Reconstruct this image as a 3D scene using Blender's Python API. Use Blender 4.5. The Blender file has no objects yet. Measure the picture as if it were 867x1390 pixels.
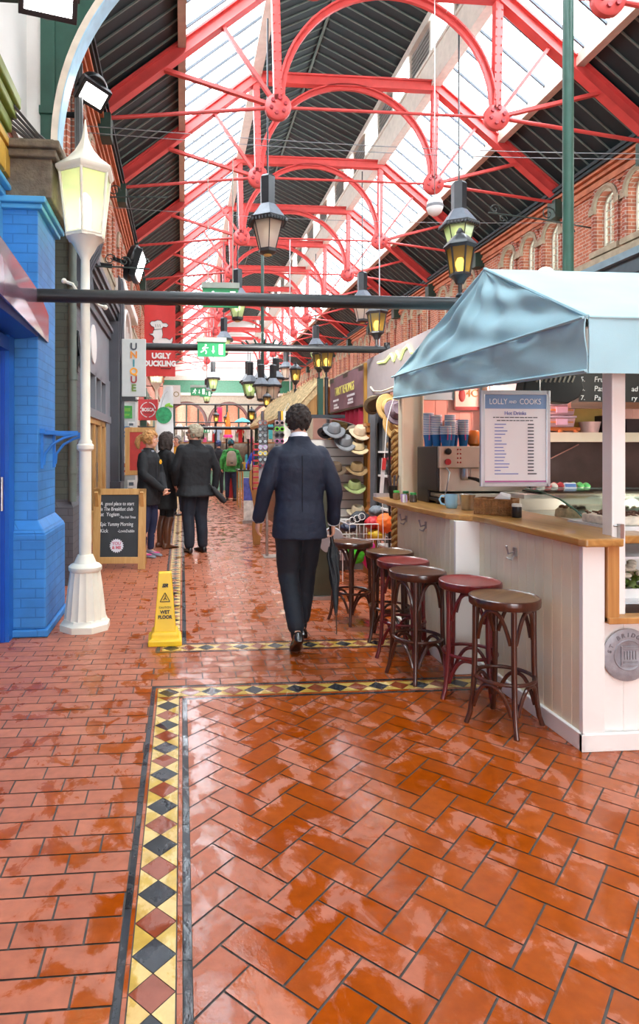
import bpy, bmesh, math, random
from mathutils import Vector, Matrix, Euler
random.seed(7)
PI = math.pi
SC = bpy.context.scene
COL = SC.collection
R = random.random
def U(a, b): return a + (b - a) * random.random()

# ------------------------------------------------------------------ materials
def lin(h):
    h = h.lstrip('#'); out = []
    for i in (0, 2, 4):
        v = int(h[i:i+2], 16) / 255
        out.append(v / 12.92 if v <= 0.04045 else ((v + 0.055) / 1.055) ** 2.4)
    return tuple(out)
MC = {}
def nt(m):
    return m.node_tree.nodes, m.node_tree.links
def mat(name, col, rough=0.55, metal=0.0, var=0.12, scale=8.0, bump=0.0, bscale=60.0, spec=0.5, emit=None, estr=0.0, island=0.0, stretch=None, coat=0.0):
    """procedural principled material: base colour broken up by noise, optional per-piece variation and bump"""
    if name in MC: return MC[name]
    m = bpy.data.materials.new(name); m.use_nodes = True
    n, l = nt(m); b = n['Principled BSDF']
    c = lin(col) if isinstance(col, str) else col
    b.inputs['Roughness'].default_value = rough; b.inputs['Metallic'].default_value = metal
    b.inputs['Specular IOR Level'].default_value = spec
    if coat: b.inputs['Coat Weight'].default_value = coat; b.inputs['Coat Roughness'].default_value = 0.15
    tc = n.new('ShaderNodeTexCoord'); vec = tc.outputs['Object']
    if stretch:
        mp = n.new('ShaderNodeMapping'); mp.inputs['Scale'].default_value = stretch
        l.new(vec, mp.inputs['Vector']); vec = mp.outputs['Vector']
    ns = n.new('ShaderNodeTexNoise'); ns.inputs['Scale'].default_value = scale; ns.inputs['Detail'].default_value = 4
    l.new(vec, ns.inputs['Vector'])
    hsv = n.new('ShaderNodeHueSaturation'); hsv.inputs['Color'].default_value = (*c, 1)
    mr = n.new('ShaderNodeMapRange'); mr.inputs['From Min'].default_value = 0.3; mr.inputs['From Max'].default_value = 0.7
    mr.inputs['To Min'].default_value = 1 - var; mr.inputs['To Max'].default_value = 1 + var
    l.new(ns.outputs['Fac'], mr.inputs['Value']); val = mr.outputs['Result']
    if island:
        g = n.new('ShaderNodeNewGeometry'); m2 = n.new('ShaderNodeMapRange')
        m2.inputs['To Min'].default_value = 1 - island; m2.inputs['To Max'].default_value = 1 + island
        l.new(g.outputs['Random Per Island'], m2.inputs['Value'])
        mm = n.new('ShaderNodeMath'); mm.operation = 'MULTIPLY'
        l.new(val, mm.inputs[0]); l.new(m2.outputs['Result'], mm.inputs[1]); val = mm.outputs[0]
    l.new(val, hsv.inputs['Value']); l.new(hsv.outputs['Color'], b.inputs['Base Color'])
    if bump:
        n2 = n.new('ShaderNodeTexNoise'); n2.inputs['Scale'].default_value = bscale; n2.inputs['Detail'].default_value = 5
        l.new(vec, n2.inputs['Vector'])
        bp = n.new('ShaderNodeBump'); bp.inputs['Strength'].default_value = bump; bp.inputs['Distance'].default_value = 0.02
        l.new(n2.outputs['Fac'], bp.inputs['Height']); l.new(bp.outputs['Normal'], b.inputs['Normal'])
    if emit:
        b.inputs['Emission Color'].default_value = (*lin(emit), 1); b.inputs['Emission Strength'].default_value = estr
        if estr < 3: m.cycles.emission_sampling = 'NONE'
    MC[name] = m
    return m
def glass(name, tint='#eef4f0', opac=0.15, rough=0.05, translucent=0.0):
    if name in MC: return MC[name]
    m = bpy.data.materials.new(name); m.use_nodes = True
    n, l = nt(m); n.remove(n['Principled BSDF']); out = n['Material Output']
    tr = n.new('ShaderNodeBsdfTransparent'); tr.inputs['Color'].default_value = (*lin(tint), 1)
    gl = n.new('ShaderNodeBsdfGlossy'); gl.inputs['Roughness'].default_value = rough
    fr = n.new('ShaderNodeFresnel'); fr.inputs['IOR'].default_value = 1.45
    ns = n.new('ShaderNodeTexNoise'); ns.inputs['Scale'].default_value = 3
    ad = n.new('ShaderNodeMath'); ad.operation = 'MULTIPLY_ADD'; ad.inputs[1].default_value = 0.8
    ml = n.new('ShaderNodeMath'); ml.operation = 'MULTIPLY'; ml.inputs[1].default_value = opac * 0.5
    l.new(ns.outputs['Fac'], ml.inputs[0]); l.new(fr.outputs['Fac'], ad.inputs[0]); l.new(ml.outputs[0], ad.inputs[2])
    mx = n.new('ShaderNodeMixShader'); l.new(ad.outputs[0], mx.inputs[0]); l.new(tr.outputs[0], mx.inputs[1]); l.new(gl.outputs[0], mx.inputs[2])
    last = mx
    if translucent:
        tl = n.new('ShaderNodeBsdfTranslucent'); tl.inputs['Color'].default_value = (*lin(tint), 1)
        df = n.new('ShaderNodeBsdfDiffuse'); df.inputs['Color'].default_value = (*lin(tint), 1)
        a = n.new('ShaderNodeMixShader'); a.inputs[0].default_value = 0.4; l.new(tl.outputs[0], a.inputs[1]); l.new(df.outputs[0], a.inputs[2])
        b = n.new('ShaderNodeMixShader'); b.inputs[0].default_value = translucent; l.new(mx.outputs[0], b.inputs[1]); l.new(a.outputs[0], b.inputs[2]); last = b
    l.new(last.outputs[0], out.inputs['Surface'])
    MC[name] = m
    return m
def emitter(name, col, strength, sample=True):
    if name in MC: return MC[name]
    m = bpy.data.materials.new(name); m.use_nodes = True
    n, l = nt(m); b = n['Principled BSDF']
    b.inputs['Base Color'].default_value = (*lin(col), 1)
    b.inputs['Emission Color'].default_value = (*lin(col), 1); b.inputs['Emission Strength'].default_value = strength
    if not sample: m.cycles.emission_sampling = 'NONE'
    MC[name] = m
    return m
def brick(name, c1, c2, mortar, bw=0.225, bh=0.075, msize=0.008, rough=0.8, bump=0.35, var=0.18, bias=0.0):
    """running-bond brick on any vertical face: u = X + Y, v = Z of the object's own space"""
    if name in MC: return MC[name]
    m = bpy.data.materials.new(name); m.use_nodes = True
    n, l = nt(m); b = n['Principled BSDF']; b.inputs['Roughness'].default_value = rough
    tc = n.new('ShaderNodeTexCoord'); sp = n.new('ShaderNodeSeparateXYZ'); l.new(tc.outputs['Object'], sp.inputs[0])
    ad = n.new('ShaderNodeMath'); l.new(sp.outputs['X'], ad.inputs[0]); l.new(sp.outputs['Y'], ad.inputs[1])
    cb = n.new('ShaderNodeCombineXYZ'); l.new(ad.outputs[0], cb.inputs['X']); l.new(sp.outputs['Z'], cb.inputs['Y'])
    bt = n.new('ShaderNodeTexBrick'); bt.inputs['Scale'].default_value = 1.0
    bt.inputs['Brick Width'].default_value = bw; bt.inputs['Row Height'].default_value = bh
    bt.inputs['Mortar Size'].default_value = msize; bt.inputs['Mortar Smooth'].default_value = 0.3
    bt.inputs['Color1'].default_value = (*lin(c1), 1); bt.inputs['Color2'].default_value = (*lin(c2), 1); bt.inputs['Mortar'].default_value = (*lin(mortar), 1)
    bt.inputs['Bias'].default_value = bias
    l.new(cb.outputs[0], bt.inputs['Vector'])
    ns = n.new('ShaderNodeTexNoise'); ns.inputs['Scale'].default_value = 5; ns.inputs['Detail'].default_value = 6; l.new(tc.outputs['Object'], ns.inputs['Vector'])
    mr = n.new('ShaderNodeMapRange'); mr.inputs['From Min'].default_value = .3; mr.inputs['From Max'].default_value = .7
    mr.inputs['To Min'].default_value = 1 - var; mr.inputs['To Max'].default_value = 1 + var; l.new(ns.outputs['Fac'], mr.inputs['Value'])
    hs = n.new('ShaderNodeHueSaturation'); l.new(bt.outputs['Color'], hs.inputs['Color']); l.new(mr.outputs['Result'], hs.inputs['Value'])
    l.new(hs.outputs['Color'], b.inputs['Base Color'])
    iv = n.new('ShaderNodeMath'); iv.operation = 'SUBTRACT'; iv.inputs[0].default_value = 1.0; l.new(bt.outputs['Fac'], iv.inputs[1])
    a2 = n.new('ShaderNodeMath'); a2.operation = 'MULTIPLY_ADD'; a2.inputs[1].default_value = 0.3; l.new(ns.outputs['Fac'], a2.inputs[0]); l.new(iv.outputs[0], a2.inputs[2])
    bp = n.new('ShaderNodeBump'); bp.inputs['Strength'].default_value = bump; bp.inputs['Distance'].default_value = 0.01
    l.new(a2.outputs[0], bp.inputs['Height']); l.new(bp.outputs['Normal'], b.inputs['Normal'])
    MC[name] = m
    return m
def wood(name, c1, c2, axis='Z', scale=14, rough=0.45, coat=0.0):
    if name in MC: return MC[name]
    m = bpy.data.materials.new(name); m.use_nodes = True
    n, l = nt(m); b = n['Principled BSDF']; b.inputs['Roughness'].default_value = rough
    if coat: b.inputs['Coat Weight'].default_value = coat
    tc = n.new('ShaderNodeTexCoord'); mp = n.new('ShaderNodeMapping')
    mp.inputs['Scale'].default_value = {'X': (0.12, 1, 1), 'Y': (1, 0.12, 1), 'Z': (1, 1, 0.12)}[axis]
    l.new(tc.outputs['Object'], mp.inputs['Vector'])
    ns = n.new('ShaderNodeTexNoise'); ns.inputs['Scale'].default_value = scale; ns.inputs['Detail'].default_value = 6; ns.inputs['Distortion'].default_value = 1.2
    l.new(mp.outputs['Vector'], ns.inputs['Vector'])
    cr = n.new('ShaderNodeValToRGB'); cr.color_ramp.elements[0].position = 0.32; cr.color_ramp.elements[1].position = 0.68
    cr.color_ramp.elements[0].color = (*lin(c1), 1); cr.color_ramp.elements[1].color = (*lin(c2), 1)
    l.new(ns.outputs['Fac'], cr.inputs['Fac']); l.new(cr.outputs['Color'], b.inputs['Base Color'])
    bp = n.new('ShaderNodeBump'); bp.inputs['Strength'].default_value = 0.12; bp.inputs['Distance'].default_value = 0.01
    l.new(ns.outputs['Fac'], bp.inputs['Height']); l.new(bp.outputs['Normal'], b.inputs['Normal'])
    MC[name] = m
    return m

# ------------------------------------------------------------------ mesh builder
class MB:
    def __init__(s): s.v = []; s.f = []; s.m = []; s.s = []
    def add(s, vs, fs, mi=0, smooth=False):
        o = len(s.v); s.v.extend([tuple(p) for p in vs])
        for f in fs: s.f.append(tuple(i + o for i in f)); s.m.append(mi); s.s.append(smooth)
        return s
    def box(s, c, d, mi=0, rz=0.0, rot=None, taper=1.0):
        hx, hy, hz = d[0]/2, d[1]/2, d[2]/2
        vs = [Vector((x*hx*(taper if z > 0 else 1), y*hy*(taper if z > 0 else 1), z*hz)) for z in (-1, 1) for x, y in ((-1,-1),(1,-1),(1,1),(-1,1))]
        M = Euler(rot).to_matrix() if rot else Matrix.Rotation(rz, 3, 'Z')
        vs = [M @ v + Vector(c) for v in vs]
        return s.add(vs, [(3,2,1,0),(4,5,6,7),(0,1,5,4),(1,2,6,5),(2,3,7,6),(3,0,4,7)], mi)
    def bx(s, x0, x1, y0, y1, z0, z1, mi=0):
        return s.box(((x0+x1)/2,(y0+y1)/2,(z0+z1)/2),(abs(x1-x0),abs(y1-y0),abs(z1-z0)),mi)
    def rings(s, rs, mi=0, smooth=True, cap=True, closed=False):
        """loft a list of equally long vertex rings"""
        n = len(rs[0]); vs = [p for r in rs for p in r]; fs = []
        k = len(rs)
        for i in range(k if closed else k-1):
            a, b = i*n, ((i+1) % k)*n
            for j in range(n):
                j2 = (j+1) % n
                fs.append((a+j, a+j2, b+j2, b+j))
        if cap and not closed:
            fs.append(tuple(range(n-1, -1, -1))); fs.append(tuple(range((k-1)*n, k*n)))
        return s.add(vs, fs, mi, smooth)
    def tube(s, pts, r, seg=8, mi=0, smooth=True, closed=False, flat=1.0):
        pts = [Vector(p) for p in pts]; k = len(pts)
        rr = r if isinstance(r, (list, tuple)) else [r]*k
        out = []; up = None
        for i, p in enumerate(pts):
            if closed: t = pts[(i+1) % k] - pts[i-1]
            else: t = pts[min(i+1, k-1)] - pts[max(i-1, 0)]
            t.normalize()
            if up is None:
                up = Vector((0, 0, 1)) if abs(t.z) < 0.9 else Vector((0, 1, 0))
            a = t.cross(up)
            if a.length < 1e-4: a = t.cross(Vector((1, 0, 0)))
            a.normalize(); b = a.cross(t); up = b
            out.append([p + a*math.cos(2*PI*j/seg)*rr[i] + b*math.sin(2*PI*j/seg)*rr[i]*flat for j in range(seg)])
        return s.rings(out, mi, smooth, True, closed)
    def bar(s, a, b, w, h, mi=0, up=(0,0,1)):
        """rectangular bar from a to b, w across, h along up"""
        a, b = Vector(a), Vector(b); t = (b-a).normalized(); x = t.cross(Vector(up))
        if x.length < 1e-4: x = t.cross(Vector((0,1,0)))
        x.normalize(); y = x.cross(t)
        vs = [p + x*sx*w/2 + y*sy*h/2 for p in (a, b) for sx, sy in ((-1,-1),(1,-1),(1,1),(-1,1))]
        return s.add(vs, [(0,1,2,3),(7,6,5,4),(0,4,5,1),(1,5,6,2),(2,6,7,3),(3,7,4,0)], mi)
    def lathe(s, prof, c=(0,0,0), seg=20, mi=0, smooth=True, rot=0.0, axis='Z', cap=True):
        rs = []
        for r, z in prof:
            ring = []
            for j in range(seg):
                a = 2*PI*j/seg + rot; x, y = r*math.cos(a), r*math.sin(a)
                if axis == 'Z': p = (x, y, z)
                elif axis == 'Y': p = (x, z, -y)
                else: p = (z, x, y)
                ring.append((p[0]+c[0], p[1]+c[1], p[2]+c[2]))
            rs.append(ring)
        return s.rings(rs, mi, smooth, cap)
    def ell(s, c, r, seg=12, nr=8, mi=0, rot=None):
        M = Euler(rot).to_matrix() if rot else Matrix.Identity(3)
        rs = []
        for i in range(nr+1):
            t = -PI/2 + PI*i/nr
            cz = max(math.cos(t), 0.02)
            rs.append([M @ Vector((r[0]*cz*math.cos(2*PI*j/seg), r[1]*cz*math.sin(2*PI*j/seg), r[2]*math.sin(t))) + Vector(c) for j in range(seg)])
        return s.rings(rs, mi, True)
    def prism(s, poly, d0, d1, plane='XZ', mi=0, smooth=False):
        """polygon extruded from d0 to d1 along the third axis"""
        def P(p, d):
            return {'XZ': (p[0], d, p[1]), 'YZ': (d, p[0], p[1]), 'XY': (p[0], p[1], d)}[plane]
        n = len(poly); vs = [P(p, d0) for p in poly] + [P(p, d1) for p in poly]
        fs = [tuple(range(n-1,-1,-1)), tuple(range(n, 2*n))] + [(i, (i+1) % n, n+(i+1) % n, n+i) for i in range(n)]
        return s.add(vs, fs, mi, smooth)
    def ring(s, R0, r, c=(0,0,0), seg=32, sseg=8, mi=0, axis='Z', a0=0, a1=None):
        full = a1 is None; a1 = 2*PI if full else a1
        n = seg if full else seg+1
        pts = []
        for i in range(n):
            a = a0 + (a1-a0)*i/seg; x, y = R0*math.cos(a), R0*math.sin(a)
            p = {'Z': (x,y,0), 'Y': (x,0,y), 'X': (0,x,y)}[axis]
            pts.append((p[0]+c[0], p[1]+c[1], p[2]+c[2]))
        return s.tube(pts, r, sseg, mi, True, full)
    def sheet(s, fn, nu, nv, th=0.008, mi=0, smooth=True):
        """thin cloth: fn(u,v)->point, given thickness along the normal"""
        P = [[Vector(fn(i/nu, j/nv)) for j in range(nv+1)] for i in range(nu+1)]
        top, bot = [], []
        for i in range(nu+1):
            for j in range(nv+1):
                du = P[min(i+1,nu)][j]-P[max(i-1,0)][j]; dv = P[i][min(j+1,nv)]-P[i][max(j-1,0)]
                n = du.cross(dv)
                n = n.normalized() if n.length > 1e-9 else Vector((0,0,1))
                top.append(P[i][j]+n*th/2); bot.append(P[i][j]-n*th/2)
        N = len(top); w = nv+1; fs = []
        for i in range(nu):
            for j in range(nv):
                a,b,c,d = i*w+j, (i+1)*w+j, (i+1)*w+j+1, i*w+j+1
                fs.append((a,b,c,d)); fs.append((N+d,N+c,N+b,N+a))
        for i in range(nu):
            a,b = i*w,(i+1)*w; fs.append((b,a,N+a,N+b)); a,b = i*w+nv,(i+1)*w+nv; fs.append((a,b,N+b,N+a))
        for j in range(nv):
            a,b = j,j+1; fs.append((a,b,N+b,N+a)); a,b = nu*w+j,nu*w+j+1; fs.append((b,a,N+a,N+b))
        return s.add(top+bot, fs, mi, smooth)
    def xf(s, M, start=0):
        for i in range(start, len(s.v)): s.v[i] = tuple(M @ Vector(s.v[i]))
        return s
    def mesh(s, name):
        me = bpy.data.meshes.new(name); me.from_pydata(s.v, [], s.f)
        me.polygons.foreach_set('material_index', s.m); me.polygons.foreach_set('use_smooth', s.s)
        me.update(); return me
    def build(s, name, mats, parent=None, label=None, bevel=0.0, fixn=True):
        me = s.mesh(name)
        if fixn and len(s.f) < 60000:
            bm = bmesh.new(); bm.from_mesh(me); bmesh.ops.recalc_face_normals(bm, faces=bm.faces); bm.to_mesh(me); bm.free()
        if any(s.s): me.set_sharp_from_angle(angle=0.72)
        if not isinstance(mats, (list, tuple)): mats = [mats]
        for m in mats: me.materials.append(m)
        o = bpy.data.objects.new(name, me); COL.objects.link(o)
        if parent: o.parent = parent
        if label: o['label'] = label
        if bevel:
            b = o.modifiers.new('bevel', 'BEVEL'); b.width = bevel; b.segments = 2; b.limit_method = 'ANGLE'; b.angle_limit = 0.7
            b.harden_normals = False
        return o
def T(name, label, cat, loc=(0,0,0), rz=0.0, group=None):
    o = bpy.data.objects.new(name, None); COL.objects.link(o); o.empty_display_size = 0.1
    o.location = loc; o.rotation_euler = (0, 0, rz); o['label'] = label; o['category'] = cat
    if group: o['group'] = group
    return o
def tag(o, label, cat, group=None, kind=None):
    o['label'] = label; o['category'] = cat
    if group: o['group'] = group
    if kind: o['kind'] = kind
    return o
def struct(o, label=None):
    o['kind'] = 'structure'
    if label: o['label'] = label
    return o
def dup(root, loc=None, rz=None, label=None, group=None, scale=None):
    kids = list(root.children)
    r = root.copy(); COL.objects.link(r)
    for ch in kids:
        c = ch.copy(); COL.objects.link(c); c.parent = r
        for g in list(ch.children):
            d = g.copy(); COL.objects.link(d); d.parent = c
    if loc is not None: r.location = loc
    if rz is not None: r.rotation_euler = (0, 0, rz)
    if scale is not None: r.scale = (scale,)*3
    if label: r['label'] = label
    if group: r['group'] = group
    return r
def text(body, size, loc, rot, m, parent, name='lettering', ext=0.002, ax='CENTER', sx=1.0, shear=0.0, label=None, space=1.0, bold=0.0):
    cu = bpy.data.curves.new(name, 'FONT'); cu.body = body; cu.size = size; cu.extrude = ext; cu.align_x = ax; cu.align_y = 'CENTER'
    cu.shear = shear; cu.space_character = space; cu.offset = bold; cu.resolution_u = 3
    t_ = bpy.data.objects.new(name, cu); COL.objects.link(t_); dg = bpy.context.evaluated_depsgraph_get()
    me = bpy.data.meshes.new_from_object(t_.evaluated_get(dg)); me.name = name; bpy.data.objects.remove(t_)
    me.transform(Matrix.Diagonal((sx, 1, 1, 1))); me.materials.clear(); me.materials.append(m)
    o = bpy.data.objects.new(name, me); COL.objects.link(o); o.location = loc; o.rotation_euler = rot
    if parent: o.parent = parent
    if label: o['label'] = label
    return o
FACE_NY = (PI/2, 0, 0)            # reads for someone looking along +Y
FACE_NX = (PI/2, 0, -PI/2)        # on a face towards -X
FACE_PX = (PI/2, 0, PI/2)
def hsh(*a):
    v = math.sin(sum(x*k for x, k in zip(a, (127.1, 311.7, 74.7, 19.3))))*43758.5453
    return v - math.floor(v)
def arc(cx, cz, r, a0, a1, n):
    return [(cx + r*math.cos(a0+(a1-a0)*i/n), cz + r*math.sin(a0+(a1-a0)*i/n)) for i in range(n+1)]

# ------------------------------------------------------------------ camera
cam = bpy.data.cameras.new('camera'); co = bpy.data.objects.new('camera', cam); COL.objects.link(co); SC.camera = co
co.location = (0, 0, 1.45); co.rotation_euler = (PI/2, 0, -math.atan(75/867))
F_PX, W_PX, H_PX, CX, CY = 867.0, 867, 1390, 322.0, 611.0
cam.sensor_fit = 'VERTICAL'; cam.sensor_height = 36; cam.lens = 36*F_PX/H_PX
cam.shift_x = (W_PX/2 - CX)/H_PX; cam.shift_y = -(H_PX/2 - CY)/H_PX
cam.clip_start = 0.05; cam.clip_end = 300

# ------------------------------------------------------------------ render look
SC.view_settings.view_transform = 'Standard'; SC.view_settings.look = 'None'; SC.view_settings.gamma = 1
SC.view_settings.use_curve_mapping = False
SC.view_settings.exposure = 0.0
cy = SC.cycles
cy.max_bounces = 7; cy.diffuse_bounces = 4; cy.glossy_bounces = 3; cy.transparent_max_bounces = 12; cy.transmission_bounces = 4
cy.caustics_reflective = False; cy.caustics_refractive = False; cy.sample_clamp_indirect = 6
w = bpy.data.worlds.new('overcast_sky'); SC.world = w; w.use_nodes = True
bg = w.node_tree.nodes['Background']
wtc = w.node_tree.nodes.new('ShaderNodeTexCoord'); wns = w.node_tree.nodes.new('ShaderNodeTexNoise'); wns.inputs['Scale'].default_value = 2
wcr = w.node_tree.nodes.new('ShaderNodeValToRGB'); wcr.color_ramp.elements[0].color = (0.82, 0.93, 1.0, 1); wcr.color_ramp.elements[1].color = (0.93, 0.985, 1.0, 1)
w.node_tree.links.new(wtc.outputs['Generated'], wns.inputs['Vector']); w.node_tree.links.new(wns.outputs['Fac'], wcr.inputs['Fac'])
w.node_tree.links.new(wcr.outputs['Color'], bg.inputs['Color']); bg.inputs['Strength'].default_value = 6.0
# ================================================================== FLOOR
def tile_mat(name, cols, rough_dry=0.40, rough_wet=0.10, wet_lo=0.475, wet_hi=0.57):
    m = bpy.data.materials.new(name); m.use_nodes = True
    n, l = nt(m); b = n['Principled BSDF']
    g = n.new('ShaderNodeNewGeometry'); cr = n.new('ShaderNodeValToRGB'); cr.color_ramp.interpolation = 'LINEAR'
    els = cr.color_ramp.elements
    while len(els) < len(cols): els.new(0.5)
    for i, c in enumerate(cols): els[i].position = i/max(1, len(cols)-1); els[i].color = (*lin(c), 1)
    l.new(g.outputs['Random Per Island'], cr.inputs['Fac'])
    # small mottling in the clay
    ns = n.new('ShaderNodeTexNoise'); ns.inputs['Scale'].default_value = 22; ns.inputs['Detail'].default_value = 6; l.new(g.outputs['Position'], ns.inputs['Vector'])
    mr = n.new('ShaderNodeMapRange'); mr.inputs['From Min'].default_value = .3; mr.inputs['From Max'].default_value = .7; mr.inputs['To Min'].default_value = .86; mr.inputs['To Max'].default_value = 1.14
    l.new(ns.outputs['Fac'], mr.inputs['Value'])
    hs = n.new('ShaderNodeHueSaturation'); l.new(cr.outputs['Color'], hs.inputs['Color']); l.new(mr.outputs['Result'], hs.inputs['Value'])
    # trodden-in water: blotches and streaks
    mp = n.new('ShaderNodeMapping'); mp.inputs['Scale'].default_value = (1.0, 0.75, 1); l.new(g.outputs['Position'], mp.inputs['Vector'])
    w1 = n.new('ShaderNodeTexNoise'); w1.inputs['Scale'].default_value = 6.5; w1.inputs['Detail'].default_value = 7; w1.inputs['Roughness'].default_value = 0.62; w1.inputs['Distortion'].default_value = 0.4
    l.new(mp.outputs['Vector'], w1.inputs['Vector'])
    # the right-hand lane is wetter than the left
    sp = n.new('ShaderNodeSeparateXYZ'); l.new(g.outputs['Position'], sp.inputs[0])
    m2 = n.new('ShaderNodeMapRange'); m2.inputs['From Min'].default_value = -0.5; m2.inputs['From Max'].default_value = 0.4; m2.inputs['To Min'].default_value = -0.03; m2.inputs['To Max'].default_value = 0.075
    l.new(sp.outputs['X'], m2.inputs['Value'])
    my = n.new('ShaderNodeMapRange'); my.inputs['From Min'].default_value = 3.9; my.inputs['From Max'].default_value = 5.2; my.inputs['To Min'].default_value = 0; my.inputs['To Max'].default_value = -0.075; l.new(sp.outputs['Y'], my.inputs['Value'])
    a0 = n.new('ShaderNodeMath'); l.new(m2.outputs['Result'], a0.inputs[0]); l.new(my.outputs['Result'], a0.inputs[1])
    ad = n.new('ShaderNodeMath'); l.new(w1.outputs['Fac'], ad.inputs[0]); l.new(a0.outputs[0], ad.inputs[1])
    wet = n.new('ShaderNodeMapRange'); wet.inputs['From Min'].default_value = wet_lo; wet.inputs['From Max'].default_value = wet_hi; l.new(ad.outputs[0], wet.inputs['Value'])
    rg = n.new('ShaderNodeMapRange'); rg.inputs['To Min'].default_value = rough_dry; rg.inputs['To Max'].default_value = rough_wet; l.new(wet.outputs['Result'], rg.inputs['Value'])
    l.new(rg.outputs['Result'], b.inputs['Roughness'])
    dk = n.new('ShaderNodeMapRange'); dk.inputs['To Min'].default_value = 0.93; dk.inputs['To Max'].default_value = 0.73; l.new(wet.outputs['Result'], dk.inputs['Value'])
    st = n.new('ShaderNodeMapRange'); st.inputs['To Min'].default_value = 0.92; st.inputs['To Max'].default_value = 1.10; l.new(wet.outputs['Result'], st.inputs['Value'])
    h2 = n.new('ShaderNodeHueSaturation'); l.new(hs.outputs['Color'], h2.inputs['Color']); l.new(dk.outputs['Result'], h2.inputs['Value']); l.new(st.outputs['Result'], h2.inputs['Saturation'])
    l.new(h2.outputs['Color'], b.inputs['Base Color'])
    spw = n.new('ShaderNodeMapRange'); spw.inputs['To Min'].default_value = 0.28; spw.inputs['To Max'].default_value = 0.5; l.new(wet.outputs['Result'], spw.inputs['Value']); l.new(spw.outputs['Result'], b.inputs['Specular IOR Level'])
    n3 = n.new('ShaderNodeTexNoise'); n3.inputs['Scale'].default_value = 9; n3.inputs['Detail'].default_value = 3; l.new(g.outputs['Position'], n3.inputs['Vector'])
    n4 = n.new('ShaderNodeTexNoise'); n4.inputs['Scale'].default_value = 120; n4.inputs['Detail'].default_value = 2; l.new(g.outputs['Position'], n4.inputs['Vector'])
    a3 = n.new('ShaderNodeMath'); a3.operation = 'MULTIPLY_ADD'; a3.inputs[1].default_value = 0.12; l.new(n4.outputs['Fac'], a3.inputs[0]); l.new(n3.outputs['Fac'], a3.inputs[2])
    bp = n.new('ShaderNodeBump'); bp.inputs['Strength'].default_value = 0.10; bp.inputs['Distance'].default_value = 0.02; l.new(a3.outputs[0], bp.inputs['Height']); l.new(bp.outputs['Normal'], b.inputs['Normal'])
    return m
TERRA = tile_mat('terracotta_tile', ['#ad5836', '#b9633e', '#b4613f', '#c06a45', '#ae5b39', '#ba6542'])
TREDS = tile_mat('red_brown_tile', ['#97503c', '#a55c48'])
TBLAK = tile_mat('slate_black_tile', ['#2b2d31', '#3a3d42', '#4a4d52'])
TYELL = tile_mat('buff_yellow_tile', ['#e3bd6c', '#ecca80', '#dcb362'])
GROUT = mat('grey_grout', '#4c4641', 0.7, var=0.25, scale=30)
def clip(poly, a, b, c):           # keep a*x+b*y<=c
    out = []
    for i in range(len(poly)):
        p, q = poly[i], poly[(i+1) % len(poly)]
        dp, dq = a*p[0]+b*p[1]-c, a*q[0]+b*q[1]-c
        if dp <= 0: out.append(p)
        if dp*dq < 0:
            t = dp/(dp-dq); out.append((p[0]+t*(q[0]-p[0]), p[1]+t*(q[1]-p[1])))
    return out
FV, FF, FM = [], [], []
def put(poly, rect, mi, tilt=0.0005):
    x0, x1, y0, y1 = rect
    for c in ((-1,0,-x0),(1,0,x1),(0,-1,-y0),(0,1,y1)):
        if len(poly) < 3: return
        poly = clip(poly, *c)
    if len(poly) < 3: return
    ar = abs(sum(poly[i][0]*poly[(i+1)%len(poly)][1]-poly[(i+1)%len(poly)][0]*poly[i][1] for i in range(len(poly))))/2
    if ar < 1e-5: return
    cx, cyy = sum(p[0] for p in poly)/len(poly), sum(p[1] for p in poly)/len(poly)
    tx, ty = U(-1,1)*tilt/0.1, U(-1,1)*tilt/0.1
    if sum(poly[i][0]*poly[(i+1)%len(poly)][1]-poly[(i+1)%len(poly)][0]*poly[i][1] for i in range(len(poly))) < 0: poly = poly[::-1]
    o = len(FV)
    for p in poly: FV.append((p[0], p[1], (p[0]-cx)*tx+(p[1]-cyy)*ty))
    FF.append(tuple(range(o, o+len(poly)))); FM.append(mi)
def shrink(poly, d):
    cx, cyy = sum(p[0] for p in poly)/len(poly), sum(p[1] for p in poly)/len(poly)
    w_ = max(p[0] for p in poly)-min(p[0] for p in poly)
    return [(cx+(p[0]-cx)*(1-2*d/w_), cyy+(p[1]-cyy)*(1-2*d/w_)) for p in poly]
def running(rect, L=0.215, H=0.108, g=0.0035):
    x0, x1, y0, y1 = rect
    j = 0; y = y0
    while y < y1:
        x = x0 - (L*0.5 if j % 2 else 0) - U(0, .01)
        while x < x1:
            put([(x+g,y+g),(x+L-g,y+g),(x+L-g,y+H-g),(x+g,y+H-g)], rect, 1)
            x += L
        y += H; j += 1
def herring(rect, a=0.114, g=0.0035):
    x0, x1, y0, y1 = rect; cx, cyy = x0, y0; N = int(1.5*max(x1-x0, y1-y0)/a)+4
    c, s = math.cos(PI/4), math.sin(PI/4)
    W = lambda u, v: (cx + (u*c - v*s), cyy + (u*s + v*c))
    for i in range(-N, N):
        for j in range(-N, N):
            d = (i-j) % 4
            if d == 0: u0,u1,v0,v1 = i*a,(i+2)*a,j*a,(j+1)*a
            elif d == 3: u0,u1,v0,v1 = i*a,(i+1)*a,j*a,(j+2)*a
            else: continue
            q = W((u0+u1)/2,(v0+v1)/2)
            if not (x0-.3 < q[0] < x1+.3 and y0-.3 < q[1] < y1+.3): continue
            put([W(u0+g,v0+g),W(u1-g,v0+g),W(u1-g,v1-g),W(u0+g,v1-g)], rect, 1)
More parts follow.
